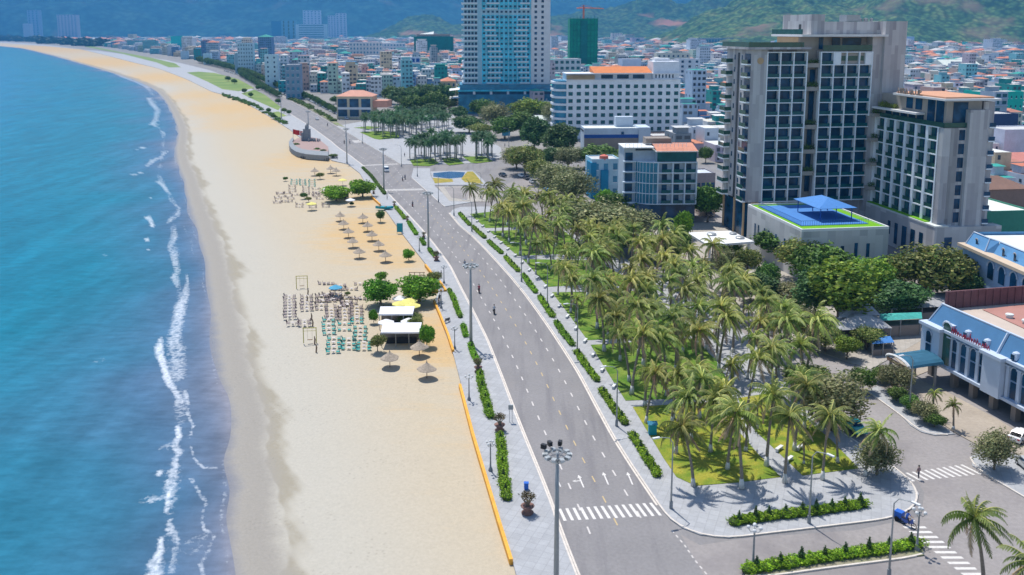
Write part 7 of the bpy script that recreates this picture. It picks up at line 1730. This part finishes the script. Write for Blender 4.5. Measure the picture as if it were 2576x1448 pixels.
# motorbike
def bike_proto():
    o = thing('motorbike', 'x', 'motorbike')
    for x in (-.62, .62):
        w0 = MB(); R = .29
        for k in range(12): a, b = k * math.pi / 6, (k + 1) * math.pi / 6; w0.tube([(x + R * math.cos(a), 0, R + R * math.sin(a)), (x + R * math.cos(b), 0, R + R * math.sin(b))], .05, 4)
        w0.tube([(x - R, 0, R), (x + R, 0, R)], .04, 4); w0.build('wheel', 'tyre', o)
    MB().add([(-.55, -.1, .55), (-.2, -.14, .42), (.35, -.14, .35), (.75, -.1, .6), (.8, -.08, .72), (.1, -.13, .74), (-.15, -.12, .6), (-.35, -.1, .95), (-.5, -.08, .95)] + [(-.55, .1, .55), (-.2, .14, .42), (.35, .14, .35), (.75, .1, .6), (.8, .08, .72), (.1, .13, .74), (-.15, .12, .6), (-.35, .1, .95), (-.5, .08, .95)],
             [tuple(range(9)), tuple(range(17, 8, -1))] + [(i, i + 9, (i + 1) % 9 + 9, (i + 1) % 9) for i in range(9)]).build('body', 'car_paint', o)
    MB().box(-.02, .72, -.13, .13, .74, .82).build('seat', 'black_box', o)
    MB().tube([(-.62, 0, .29), (-.42, 0, .95)], .035, 5).tube([(-.35, -.32, 1.02), (-.42, 0, .98), (-.35, .32, 1.02)], .025, 5).build('handlebar', 'steel', o)
    MB().lathe([(.01, 0), (.09, .02), (.09, .1), (.01, .12)], 8).build('headlight', 'lamp_white', o, loc=(-.55, 0, .85)).rotation_euler = (0, -math.pi / 2, 0)
    return o
bike = bike_proto()
def skin_body(name, joints, edges, cat='person'):
    me = bpy.data.meshes.new(name); me.from_pydata([j[:3] for j in joints], edges, []); o = bpy.data.objects.new(name, me); COL.objects.link(o)
    m1 = o.modifiers.new('skin', 'SKIN'); m1.use_smooth_shade = True; m2 = o.modifiers.new('sub', 'SUBSURF'); m2.levels = m2.render_levels = 1
    for i, j in enumerate(joints): me.skin_vertices[0].data[i].radius = (j[3], j[4] if len(j) > 4 else j[3])
    me.skin_vertices[0].data[0].use_root = True
    bpy.context.view_layer.update(); dg = bpy.context.evaluated_depsgraph_get(); m = bpy.data.meshes.new_from_object(o.evaluated_get(dg)); bpy.data.objects.remove(o); return m
def person_proto(name, sit):
    """pelvis first; looks along -x"""
    if sit: J = [(.2, 0, .92, .15, .17), (.17, 0, 1.15, .12, .16), (.12, 0, 1.38, .12, .19), (.10, 0, 1.5, .055), (.08, 0, 1.60, .075), (.07, 0, 1.72, .10), (.06, 0, 1.80, .06),
                 (.12, .19, 1.40, .06), (-.05, .25, 1.18, .048), (-.28, .28, 1.06, .035), (.12, -.19, 1.40, .06), (-.05, -.25, 1.18, .048), (-.28, -.28, 1.06, .035),
                 (.16, .13, .86, .09), (-.18, .19, .82, .07), (-.12, .18, .42, .05), (-.25, .18, .36, .04), (.16, -.13, .86, .09), (-.18, -.19, .82, .07), (-.12, -.18, .42, .05), (-.25, -.18, .36, .04)]
    else: J = [(0, 0, .95, .13, .16), (0, 0, 1.15, .11, .15), (0, 0, 1.38, .12, .18), (0, 0, 1.49, .055), (-.01, 0, 1.57, .075), (-.01, 0, 1.66, .10), (-.01, 0, 1.73, .06),
               (0, .19, 1.40, .06), (.03, .25, 1.12, .045), (-.06, .26, .88, .033), (0, -.19, 1.40, .06), (-.03, -.25, 1.12, .045), (-.12, -.26, .90, .033),
               (0, .10, .88, .09), (-.06, .11, .48, .062), (.03, .11, .09, .045), (-.13, .12, .04, .035), (0, -.10, .88, .09), (.06, -.11, .48, .062), (.16, -.11, .10, .045), (.0, -.12, .04, .035)]
    E = [(0, 1), (1, 2), (2, 3), (3, 4), (4, 5), (5, 6), (2, 7), (7, 8), (8, 9), (2, 10), (10, 11), (11, 12), (0, 13), (13, 14), (14, 15), (15, 16), (0, 17), (17, 18), (18, 19), (19, 20)]
    for hand, sg in ((9, 1), (12, -1)):      # palm and five fingers each
        x, y, z = J[hand][:3]; p = len(J); dn = -.06 if not sit else -.01; fx = -.07 if sit else -.01
        J.append((x + fx, y, z + dn, .03, .02)); E.append((hand, p))
        for k in range(4):
            q = len(J); oy = (k - 1.5) * .02; J.append((x + fx * 1.8, y + oy * sg, z + dn * 1.8 - .01, .009)); J.append((x + fx * 2.0 - .01, y + oy * sg, z + dn * 2.2 - .035 + .004 * abs(k - 1), .008)); E += [(p, q), (q, q + 1)]
        q = len(J); J.append((x + fx * .9 - .02, y - .03 * sg, z + dn * 1.2, .009)); E.append((hand, q))
    o = bpy.data.objects.new(name, skin_body(name, J, E)); COL.objects.link(o); o.data.materials.clear()
    for m_ in ('cloth_any', 'skin', 'trousers'): o.data.materials.append(M(m_))
    hip = .93 if sit else .93
    for p in o.data.polygons:
        c = p.center; hd = c.z > 1.50; arm = abs(c.y) > .225 and c.z < (1.2 if sit else 1.15) and c.z > (1.0 if sit else .6)
        leg = (c.z < .9) and not arm
        p.material_index = 1 if (hd or arm or c.z < (.0)) else 2 if leg else 0
    hx = .05 if sit else -.01; hz_ = 1.72 if sit else 1.66
    h_ = MB().lathe([(.118, -.01), (.122, .04), (.09, .11), (.01, .135)], 10).build('helmet' if sit else 'hair', 'black_box', o, smooth=True, loc=(hx + .015, 0, hz_))
    fc = MB(); fc.box(-.102, -.09, -.05, -.02, 0, .012); fc.box(-.102, -.09, .02, .05, 0, .012); fc.box(-.118, -.095, -.012, .012, -.035, .0); fc.box(-.1, -.088, -.03, .03, -.06, -.05); fc.build('face', 'black_box', o, loc=(hx, 0, hz_ - .01))
    return tag(o, 'x', 'person')
mat('trousers', (.06, .065, .09), .9, .1, 5)
rider = person_proto('person', True); walker = person_proto('person', False)
RD = [(1038, 521, (1030, 512), (.12, .12, .14, 1), (.5, .1, .1, 1), 'dark shirt', 'below the far crossing'), (1169, 674, (1160, 662), (.25, .27, .32, 1), (.1, .1, .12, 1), 'grey shirt', 'beside the head of the second mast'), (1205, 737, (1198, 722), (.45, .08, .10, 1), (.2, .03, .03, 1), 'dark red shirt', 'in the middle of the road'),
      (1243, 790, (1236, 775), (.50, .52, .56, 1), (.05, .05, .06, 1), 'pale shirt', 'nearest one on the main road'), (1019, 452, (1012, 442), (.1, .12, .2, 1), (.1, .1, .1, 1), 'navy shirt', 'by the far crossing, right one'), (1013, 456, (1006, 446), (.4, .4, .42, 1), (.3, .05, .05, 1), 'light shirt', 'by the far crossing, left one'),
      (824, 318, (816, 310), (.1, .1, .1, 1), (.1, .1, .1, 1), 'black shirt', 'far up the road behind the white car'), (866, 362, (858, 353), (.08, .08, .1, 1), (.1, .1, .1, 1), 'black shirt', 'on the distant crossing, left one'), (880, 362, (872, 353), (.7, .7, .7, 1), (.6, .6, .62, 1), 'white shirt', 'on the distant crossing, right one'),
      (2284, 1325, (2300, 1332), (.03, .12, .5, 1), (.04, .1, .4, 1), 'blue rain cape', 'at the zebra stripes lower right')]
for x, y, t2, c1, c2, sh, l in RD:
    X, Y = G(x, y); a = hdg(x, y, *t2)
    place(bike, USED, (X, Y, .012), a, 1.08, label='motorbike ridden on the road, ' + l, group='ridden motorbikes', color=c2)
    place(rider, USED, (X, Y, .012), a, 1.08, label=f'person with {sh} riding a motorbike, {l}', group='riders', color=c1)
o = thing('tricycle_box', 'blue covered load box behind the rider at the lower right zebra stripes', 'cargo box', (*G(2290, 1322), .02), hdg(2284, 1325, 2300, 1332)); MB().box(.9, 1.8, -.4, .4, .35, 1.15).build('box', 'bin_blue', o); MB().lathe([(.01, -.05), (.3, -.04), (.3, .04), (.01, .05)], 10).build('wheel', 'tyre', o, loc=(1.4, .45, .3)).rotation_euler = (math.pi / 2, 0, 0)
def parked_bikes(pts, lab, grp, g=random.Random(3)):
    for x, y in pts: place(bike, USED, (*G(x, y, .15), .15), g.uniform(.9, 1.5), 1.0, label=lab, group=grp, color=g.choice([(.03, .03, .035, 1), (.3, .03, .03, 1), (.25, .27, .3, 1), (.03, .06, .25, 1)]))
parked_bikes([(2036 + i * 8, 1040 + i * 5.6) for i in range(9)], 'parked motorbike in the line along the right lawn', 'motorbikes parked along the right lawn')
parked_bikes([(1325 + i * 5, 450 + i * 3.3) for i in range(10)], 'parked motorbike in the line under the grey trees', 'motorbikes parked under the grey trees')
parked_bikes([(1500 + i * 7, 560 + i * 3) for i in range(8)] + [(1640 + i * 9, 590 + i * 6) for i in range(6)], 'parked motorbike near the curved glass hotel', 'motorbikes parked near the glass hotel')
parked_bikes([(1125, 812)], 'lone black motorbike parked by the orange wall', 'lone motorbike')
WK = [(1104, 768, (.5, .25, .12, 1), 'person in an orange top standing by the bar wall'), (1106, 760, (.1, .1, .14, 1), 'person in dark clothes standing by the bar wall'), (974, 502, (.1, .1, .14, 1), 'person walking the promenade beside the teal boat'), (2310, 1204, (.3, .2, .2, 1), 'person standing at the corner by the right zebra'),
      (1110, 700, (.12, .12, .14, 1), 'person beside the lamp above the orange corner'), (1018, 395, (.1, .1, .12, 1), 'person standing on the plaza near its left palms'), (1270, 370, (.15, .15, .2, 1), 'person crossing the wide street by the plaza'), (848, 402, (.2, .2, .25, 1), 'person walking near the monument stern'), (2065, 1030, (.5, .2, .2, 1), 'person standing among the parked motorbikes')]
for i, (x, y, c, l) in enumerate(WK): place(walker, USED, (*G(x, y, .15), .15), i * 1.7, 1.0, label=l, color=c)
# benches by the lawns and signs
bn = thing('park_bench', 'x', 'bench', group='white stone benches at the lawn edges'); MB().box(-.8, .8, -.22, .22, .38, .46).build('seat', 'lamp_white', bn); MB().box(-.7, -.5, -.18, .18, 0, .38).build('leg', 'lamp_white', bn); MB().box(.5, .7, -.18, .18, 0, .38).build('leg', 'lamp_white', bn)
edgeL = resample(GP([(1205, 560), (1240, 592), (1300, 646), (1375, 722), (1425, 790), (1475, 856), (1535, 955), (1580, 1012)]), 7.0)
for i, p in enumerate(edgeL): place(bn, USED, (p.x - .5, p.y, .15), 1.2, 1.0, label='white stone bench at the road side edge of the park lawns')
for i, (x, y) in enumerate([(1985, 1160), (1960, 1133), (2012, 1130)]): place(bn, USED, (*G(x, y, .2), .2), .8, 1.0, label=['white bench on the diagonal path, front one', 'white bench on the diagonal path, rear one', 'white bench on the right lawn'][i])
for x, y, yt, w_, l in [(1273, 352, 315, 4.2, 'blue upright billboard beside the plaza street'), (1080, 302, 296, 9, 'low blue banner wall behind the plaza palms'), (1102, 350, 340, 3, 'small pale sign in the palm block')]:
    X, Y = G(x, y); hh = GZ(X, Y, yt); o = thing('billboard', l, 'billboard', (X, Y, .1)); MB().box(-w_ / 2, w_ / 2, -.1, .1, hh * .25, hh).build('panel', 'cloth_blue', o)
    MB().tube([(-w_ * .3, 0, 0), (-w_ * .3, 0, hh * .9)], .1, 5).build('post', 'steel', o); MB().tube([(w_ * .3, 0, 0), (w_ * .3, 0, hh * .9)], .1, 5).build('post', 'steel', o)
# ------------------------------------------------------------------ hills behind the city
def hill_material(name, c1, c2, c3, scale, warm):
    m = bpy.data.materials.new(name); m.use_nodes = True; t = m.node_tree; b = t.nodes['Principled BSDF']; L = t.links.new
    b.inputs['Roughness'].default_value = 1; b.inputs['Specular IOR Level'].default_value = 0.05
    geo = nn(t, 'ShaderNodeNewGeometry')
    n1 = nn(t, 'ShaderNodeTexNoise'); n1.inputs['Scale'].default_value = scale; n1.inputs['Detail'].default_value = 8; n1.inputs['Roughness'].default_value = .7; L(geo.outputs[0], n1.inputs[0])
    vo = nn(t, 'ShaderNodeTexVoronoi'); vo.inputs['Scale'].default_value = scale * 4.5; L(geo.outputs[0], vo.inputs[0])
    cr = nn(t, 'ShaderNodeValToRGB'); e = cr.color_ramp.elements; e[0].position = .38; e[0].color = (*c1, 1); e[1].position = .66; e[1].color = (*c3, 1); q = e.new(.5); q.color = (*c2, 1)
    L(n1.outputs[0], cr.inputs[0])
    r = nn(t, 'ShaderNodeMapRange'); r.inputs[1].default_value = 0; r.inputs[2].default_value = .7; r.inputs[3].default_value = 1.6; r.inputs[4].default_value = .5; L(vo.outputs['Distance'], r.inputs[0])
    v = nn(t, 'ShaderNodeVectorMath', operation='SCALE'); L(cr.outputs[0], v.inputs[0]); L(r.outputs[0], v.inputs[3])
    n2 = nn(t, 'ShaderNodeTexNoise'); n2.inputs['Scale'].default_value = scale * .35; n2.inputs['Detail'].default_value = 6; L(geo.outputs[0], n2.inputs[0])
    r2 = nn(t, 'ShaderNodeMapRange'); r2.inputs[1].default_value = .60; r2.inputs[2].default_value = .72; L(n2.outputs[0], r2.inputs[0])
    mx = nn(t, 'ShaderNodeMix', data_type='RGBA'); L(r2.outputs[0], mx.inputs[0]); L(v.outputs[0], mx.inputs[6]); mx.inputs[7].default_value = (*warm, 1)
    L(mx.outputs[2], b.inputs['Base Color'])
    return m
def fbm(x, y, seed, oct_=6):
    g = np.random.default_rng(seed); out = np.zeros_like(x); a = 1.; f = 1.
    for o in range(oct_):
        for k in range(3):
            th = g.uniform(0, math.pi); ph = g.uniform(0, 6.28)
            out += a * np.sin((x * math.cos(th) + y * math.sin(th)) * f + ph) / 3
        a *= .52; f *= 1.95
    return out
def hill(name, crest, depth_front, depth_back, m, seed, wl, rough, nx=300, ny=90):
    """a ridge along crest points (x, y, height); its front slope falls toward the city"""
    C = np.array(smoothline(crest, 12)); s = np.linspace(0, len(C) - 1, nx)
    cx = np.interp(s, range(len(C)), C[:, 0]); cyy = np.interp(s, range(len(C)), C[:, 1]); ch = np.interp(s, range(len(C)), C[:, 2])
    t = np.linspace(-depth_front, depth_back, ny)
    X = cx[None, :] + 0 * t[:, None]; Y = cyy[None, :] + t[:, None]
    k = np.where(t < 0, 1 + t / depth_front, 1 - t / depth_back)[:, None]
    base = ch[None, :] * np.clip(k, 0, 1) ** .85
    n = fbm(X / wl * 6.28, Y / wl * 6.28, seed)
    ridg = np.abs(fbm(X / wl * 9, Y / wl * 5, seed + 1))
    Z = base * (1 + rough * n - rough * .8 * ridg) - 1.0
    n3 = fbm(X / wl * 60, Y / wl * 60, seed + 3, 3); Z += n3 * ch.max() * .012 * (k > .02)
    V = np.stack([X, Y, Z], -1).reshape(-1, 3); i = np.arange(ny - 1)[:, None] * nx + np.arange(nx - 1)[None, :]
    q = np.stack([i, i + 1, i + nx + 1, i + nx], -1).reshape(-1, 4)
    me = bpy.data.meshes.new(name); me.from_pydata(V.tolist(), [], q.tolist()); me.materials.append(m); me.polygons.foreach_set('use_smooth', [True] * len(q)); me.update()
    o = bpy.data.objects.new(name, me); COL.objects.link(o); return tag(o, kind='structure')
green_m = hill_material('hill_green', (.04, .085, .03), (.07, .13, .04), (.15, .18, .06), .012, (.20, .14, .085))
far_m = hill_material('hill_far', (.010, .040, .045), (.018, .06, .055), (.035, .085, .065), .004, (.14, .10, .09))
mid_m = hill_material('hill_mid', (.03, .075, .035), (.05, .10, .04), (.09, .13, .05), .008, (.38, .18, .12))
# right hill: foot about 2.6 km away
hill('hill_right', [(560, 3700, 10), (820, 3750, 130), (1150, 3850, 300), (1600, 3900, 420), (2200, 3700, 460), (2900, 3600, 420), (3800, 3500, 300)], 1050, 900, green_m, 3, 900, .22, 420, 130)
hill('hill_middle', [(-900, 5700, 20), (-620, 5600, 130), (-300, 5500, 130), (60, 5600, 175), (420, 5650, 170), (900, 5600, 250), (1500, 5600, 300)], 900, 800, mid_m, 9, 900, .25)
hill('hill_left', [(-6500, 8200, 500), (-5000, 8600, 640), (-3600, 9000, 700), (-2300, 9200, 720), (-1200, 9300, 620), (-200, 9500, 560), (900, 9800, 600), (2600, 10000, 640)], 1500, 900, far_m, 5, 2400, .22)
# ------------------------------------------------------------------ the house quarter
PAL = [((.60, .62, .66), 20), ((.48, .55, .64), 14), ((.36, .47, .60), 8), ((.56, .53, .47), 9), ((.18, .44, .50), 8), ((.025, .30, .30), 6), ((.46, .40, .46), 4), ((.55, .45, .32), 4), ((.28, .32, .36), 6), ((.13, .26, .46), 3), ((.58, .38, .33), 3), ((.42, .56, .48), 3)]
RPAL = [((.62, .63, .62), 10), ((.50, .51, .51), 12), ((.38, .38, .39), 8), ((.50, .17, .10), 5), ((.53, .24, .16), 3), ((.03, .30, .26), 4), ((.07, .24, .46), 2), ((.60, .57, .50), 6), ((.28, .24, .22), 4)]
def pick(g, P):
    t_ = g.uniform(0, sum(w for _, w in P))
    for c, w in P:
        t_ -= w
        if t_ <= 0: return c
    return P[0][0]
def house_into(mb, g, x, y, w_, d, h, ang, detail):
    """one narrow town house: body, parapet or pitched roof, stair box, window bands"""
    wc = pick(g, PAL); rc = pick(g, RPAL); j = g.uniform(.85, 1.12); wc = tuple(c * j for c in wc)
    mb.off = (x, y, 0); mb.ang = ang
    mb.col(wc); mb.box(0, w_, 0, d, -.5, h, bottom=False)
    if g.random() < .2:
        rc = g.choice([(.50, .17, .10), (.54, .22, .13), (.45, .2, .15), (.03, .28, .24), (.36, .36, .37), (.5, .5, .5)]); mb.col(rc); rh = min(w_, d) * .18
        mb.add([(-.3, -.3, h), (w_ + .3, -.3, h), (w_ + .3, d + .3, h), (-.3, d + .3, h), (w_ / 2, d * .3, h + rh), (w_ / 2, d * .7, h + rh)], [(0, 1, 4), (1, 2, 5, 4), (2, 3, 5), (3, 0, 4, 5)])
    else:
        mb.col(rc); mb.add([(.2, .2, h + .05), (w_ - .2, .2, h + .05), (w_ - .2, d - .2, h + .05), (.2, d - .2, h + .05)], [(0, 1, 2, 3)])
        if g.random() < .6:
            a = g.uniform(.0, .5); mb.col(wc); hh = g.uniform(1.8, 3.2); mb.box(w_ * .1, w_ * .85, d * a, d * (a + .35), h, h + hh, bottom=False)
            mb.col(rc); mb.add([(0, d * a - .5, h + hh + .05), (w_, d * a - .5, h + hh + .05), (w_, d * (a + .4), h + hh + .3), (0, d * (a + .4), h + hh + .3)], [(0, 1, 2, 3)])
        if detail and g.random() < .4: mb.col((.5, .55, .6)); mb.lathe([(.01, h + .1), (.55, h + .1), (.55, h + 1.6), (.01, h + 1.8)], 6, (w_ * .7, d * .8))
    nf = max(1, int(h / 3.3)); dark = g.choice([(.03, .05, .075), (.06, .09, .12), (.02, .10, .13), (.10, .11, .12)]); nc = max(1, int(w_ / 2.6))
    for f in range(nf):
        z = .6 + f * h / nf
        for c in range(nc):
            if g.random() < .12: continue
            cx = w_ * (c + .5) / nc; ww = w_ / nc * g.choice([.35, .5, .7]) / 2
            mb.col(dark); mb.add([(cx - ww, -.06, z + .3), (cx + ww, -.06, z + .3), (cx + ww, -.06, z + 1.9), (cx - ww, -.06, z + 1.9)], [(0, 1, 2, 3)])
        if detail and g.random() < .5: mb.col(tuple(min(.8, c * 1.15) for c in wc)); mb.box(.1, w_ - .1, -.9, -.0, z - .35, z - .05)
        if g.random() < .25:
            for k in range(int(d / 6)): mb.col(dark); mb.add([(-.06, 3 + k * 6, z + .4), (-.06, 4.2 + k * 6, z + .4), (-.06, 4.2 + k * 6, z + 1.6), (-.06, 3 + k * 6, z + 1.6)], [(3, 2, 1, 0)])
    mb.off = (0, 0, 0); mb.ang = 0
# where houses may stand: right of the seafront street, clear of streets, squares and landmarks
road_line = np.array([Vector(G(*p)) + Vector((0, 0)) for p in [(1145, 300), (1040, 285), (990, 262), (930, 248), (850, 240), (745, 232), (700, 216), (640, 190), (560, 168), (500, 154), (430, 144), (345, 131), (260, 118.5), (130, 105), (-150, 97)]])
CLEAR = [GP(p) for p in ([(820, 330), (850, 255), (1000, 240), (1160, 250), (1320, 280), (1440, 330), (1500, 360), (1650, 370), (1760, 420), (1860, 480), (1860, 620), (1300, 560), (1000, 420)],
        [(1760, 640), (1780, 420), (1900, 380), (2250, 380), (2480, 480), (2600, 660), (2900, 1300), (2300, 1500), (1700, 900)])]
nb = road_line; o_ = np.argsort(nb[:, 1])
def allowed(x, y, r):
    px, py = PX(x, y)
    if py > 500 or (py > 400 and px < 1790) or (py > 300 and px < 1420) or (py > 262 and px < 880): return False
    if x < np.interp(y, nb[o_, 1], nb[o_, 0]) + 10 + .004 * y: return False
    if any(inpoly(x, y, p) for p in CLEAR): return False
    for f in FOOT:
        if (x - f[0]) ** 2 + (y - f[1]) ** 2 < (f[2] + r) ** 2: return False
    return True
# each row of houses follows a street direction; plots further off are laid coarser
gh_ = random.Random(99); plots = []
y = 235.0
while y < 5200:
    far = max(1., y / 520); fw = 5.2 * (1 if y < 700 else min(6., y / 600)); dd = 15 * (1 if y < 700 else min(4., y / 900))
    x = -.45 * y - 200; xmax = .66 * y + 90
    while x < xmax:
        w_ = fw * gh_.uniform(.8, 1.7); h = gh_.choice([4, 7, 7, 10, 10, 13, 13, 16]) * gh_.uniform(.85, 1.1)
        if y > 1400: h *= gh_.uniform(.8, 1.4)
        if gh_.random() < .035: h *= 1.9
        if x < np.interp(yy0 := y, nb[o_, 1], nb[o_, 0]) + 60 and gh_.random() < .5: h *= gh_.uniform(1.3, 2.4)
        if gh_.random() < .06: x += fw; continue
        yy = y + (x * math.tan(TH)) * .6 + gh_.uniform(-2, 2)
        px, py = PX(x, yy)
        if -60 < px < 2660 and allowed(x + w_ / 2, yy + dd / 2, max(w_, 8) * .45):
            plots.append((x, yy, w_ * .98, dd * gh_.uniform(.65, 1.0), h))
        x += w_
    y += dd * gh_.choice([1.12, 1.12, 1.75])
plots.sort(key=lambda p: p[1])
print('plots', len(plots))
cols_ = {0: 'white', 1: 'pale grey', 2: 'grey blue'}
near_plots = plots[:290]; rest = plots[290:]
def where(px):
    return 'left of the glass tower' if px < 1150 else 'between glass tower and tall hotel' if px < 1800 else 'right of the tall hotel'
for p in near_plots:
    mb = MB(); house_into(mb, gh_, 0, 0, p[2], p[3], p[4], 0, True)
    o = mb.build('town_house', 'paint_attr', loc=(p[0], p[1], 0)); o.rotation_euler = (0, 0, TH)
    px, _ = PX(p[0], p[1]); tag(o, 'small narrow town house in the dense quarter ' + where(px), 'house', 'town houses of the dense quarter')
for k, (lo, hi) in enumerate([(0, 10 ** 9)]):
    mb = MB()
    for p in rest: house_into(mb, gh_, p[0], p[1], p[2], p[3], p[4], TH + gh_.uniform(-.1, .1), p[1] < 700)
    tag(mb.build('distant_houses', 'paint_attr'), 'sea of small pastel houses filling the city up to the hills', 'houses', kind='stuff')
# greenery between far houses
lb = []; g2 = random.Random(5)
for i in range(420):
    y = 420 * math.exp(g2.random() * 2.3); x = g2.uniform(-.3, .62) * y
    if allowed(x, y, 3): s_ = g2.uniform(2.5, 5) * (1 + y / 1800); lb.append((x, y, 4 + g2.random() * 4, s_ * 1.3, s_))
mb = MB(); leaf_cloud(mb, lb, len(lb) * 60, 1.1, GREEN + OLIVE + DARK, 3, .6)
tag(mb.build('city_greenery', 'leaf'), 'scattered tree crowns between the far houses', 'greenery', kind='stuff')
# ------------------------------------------------------------------ the air
hz = bpy.data.materials.new('haze_air'); hz.use_nodes = True; t = hz.node_tree; t.nodes.clear()
pv = nn(t, 'ShaderNodeVolumePrincipled'); pv.inputs['Color'].default_value = (0.09, 0.37, 0.76, 1); pv.inputs['Density'].default_value = 0.000095; pv.inputs['Anisotropy'].default_value = 0.0
ou = nn(t, 'ShaderNodeOutputMaterial'); t.links.new(pv.outputs[0], ou.inputs['Volume'])
hb = MB().box(-9500, 9800, -300, 14500, -4, 880).build('haze', hz); tag(hb, kind='stuff')
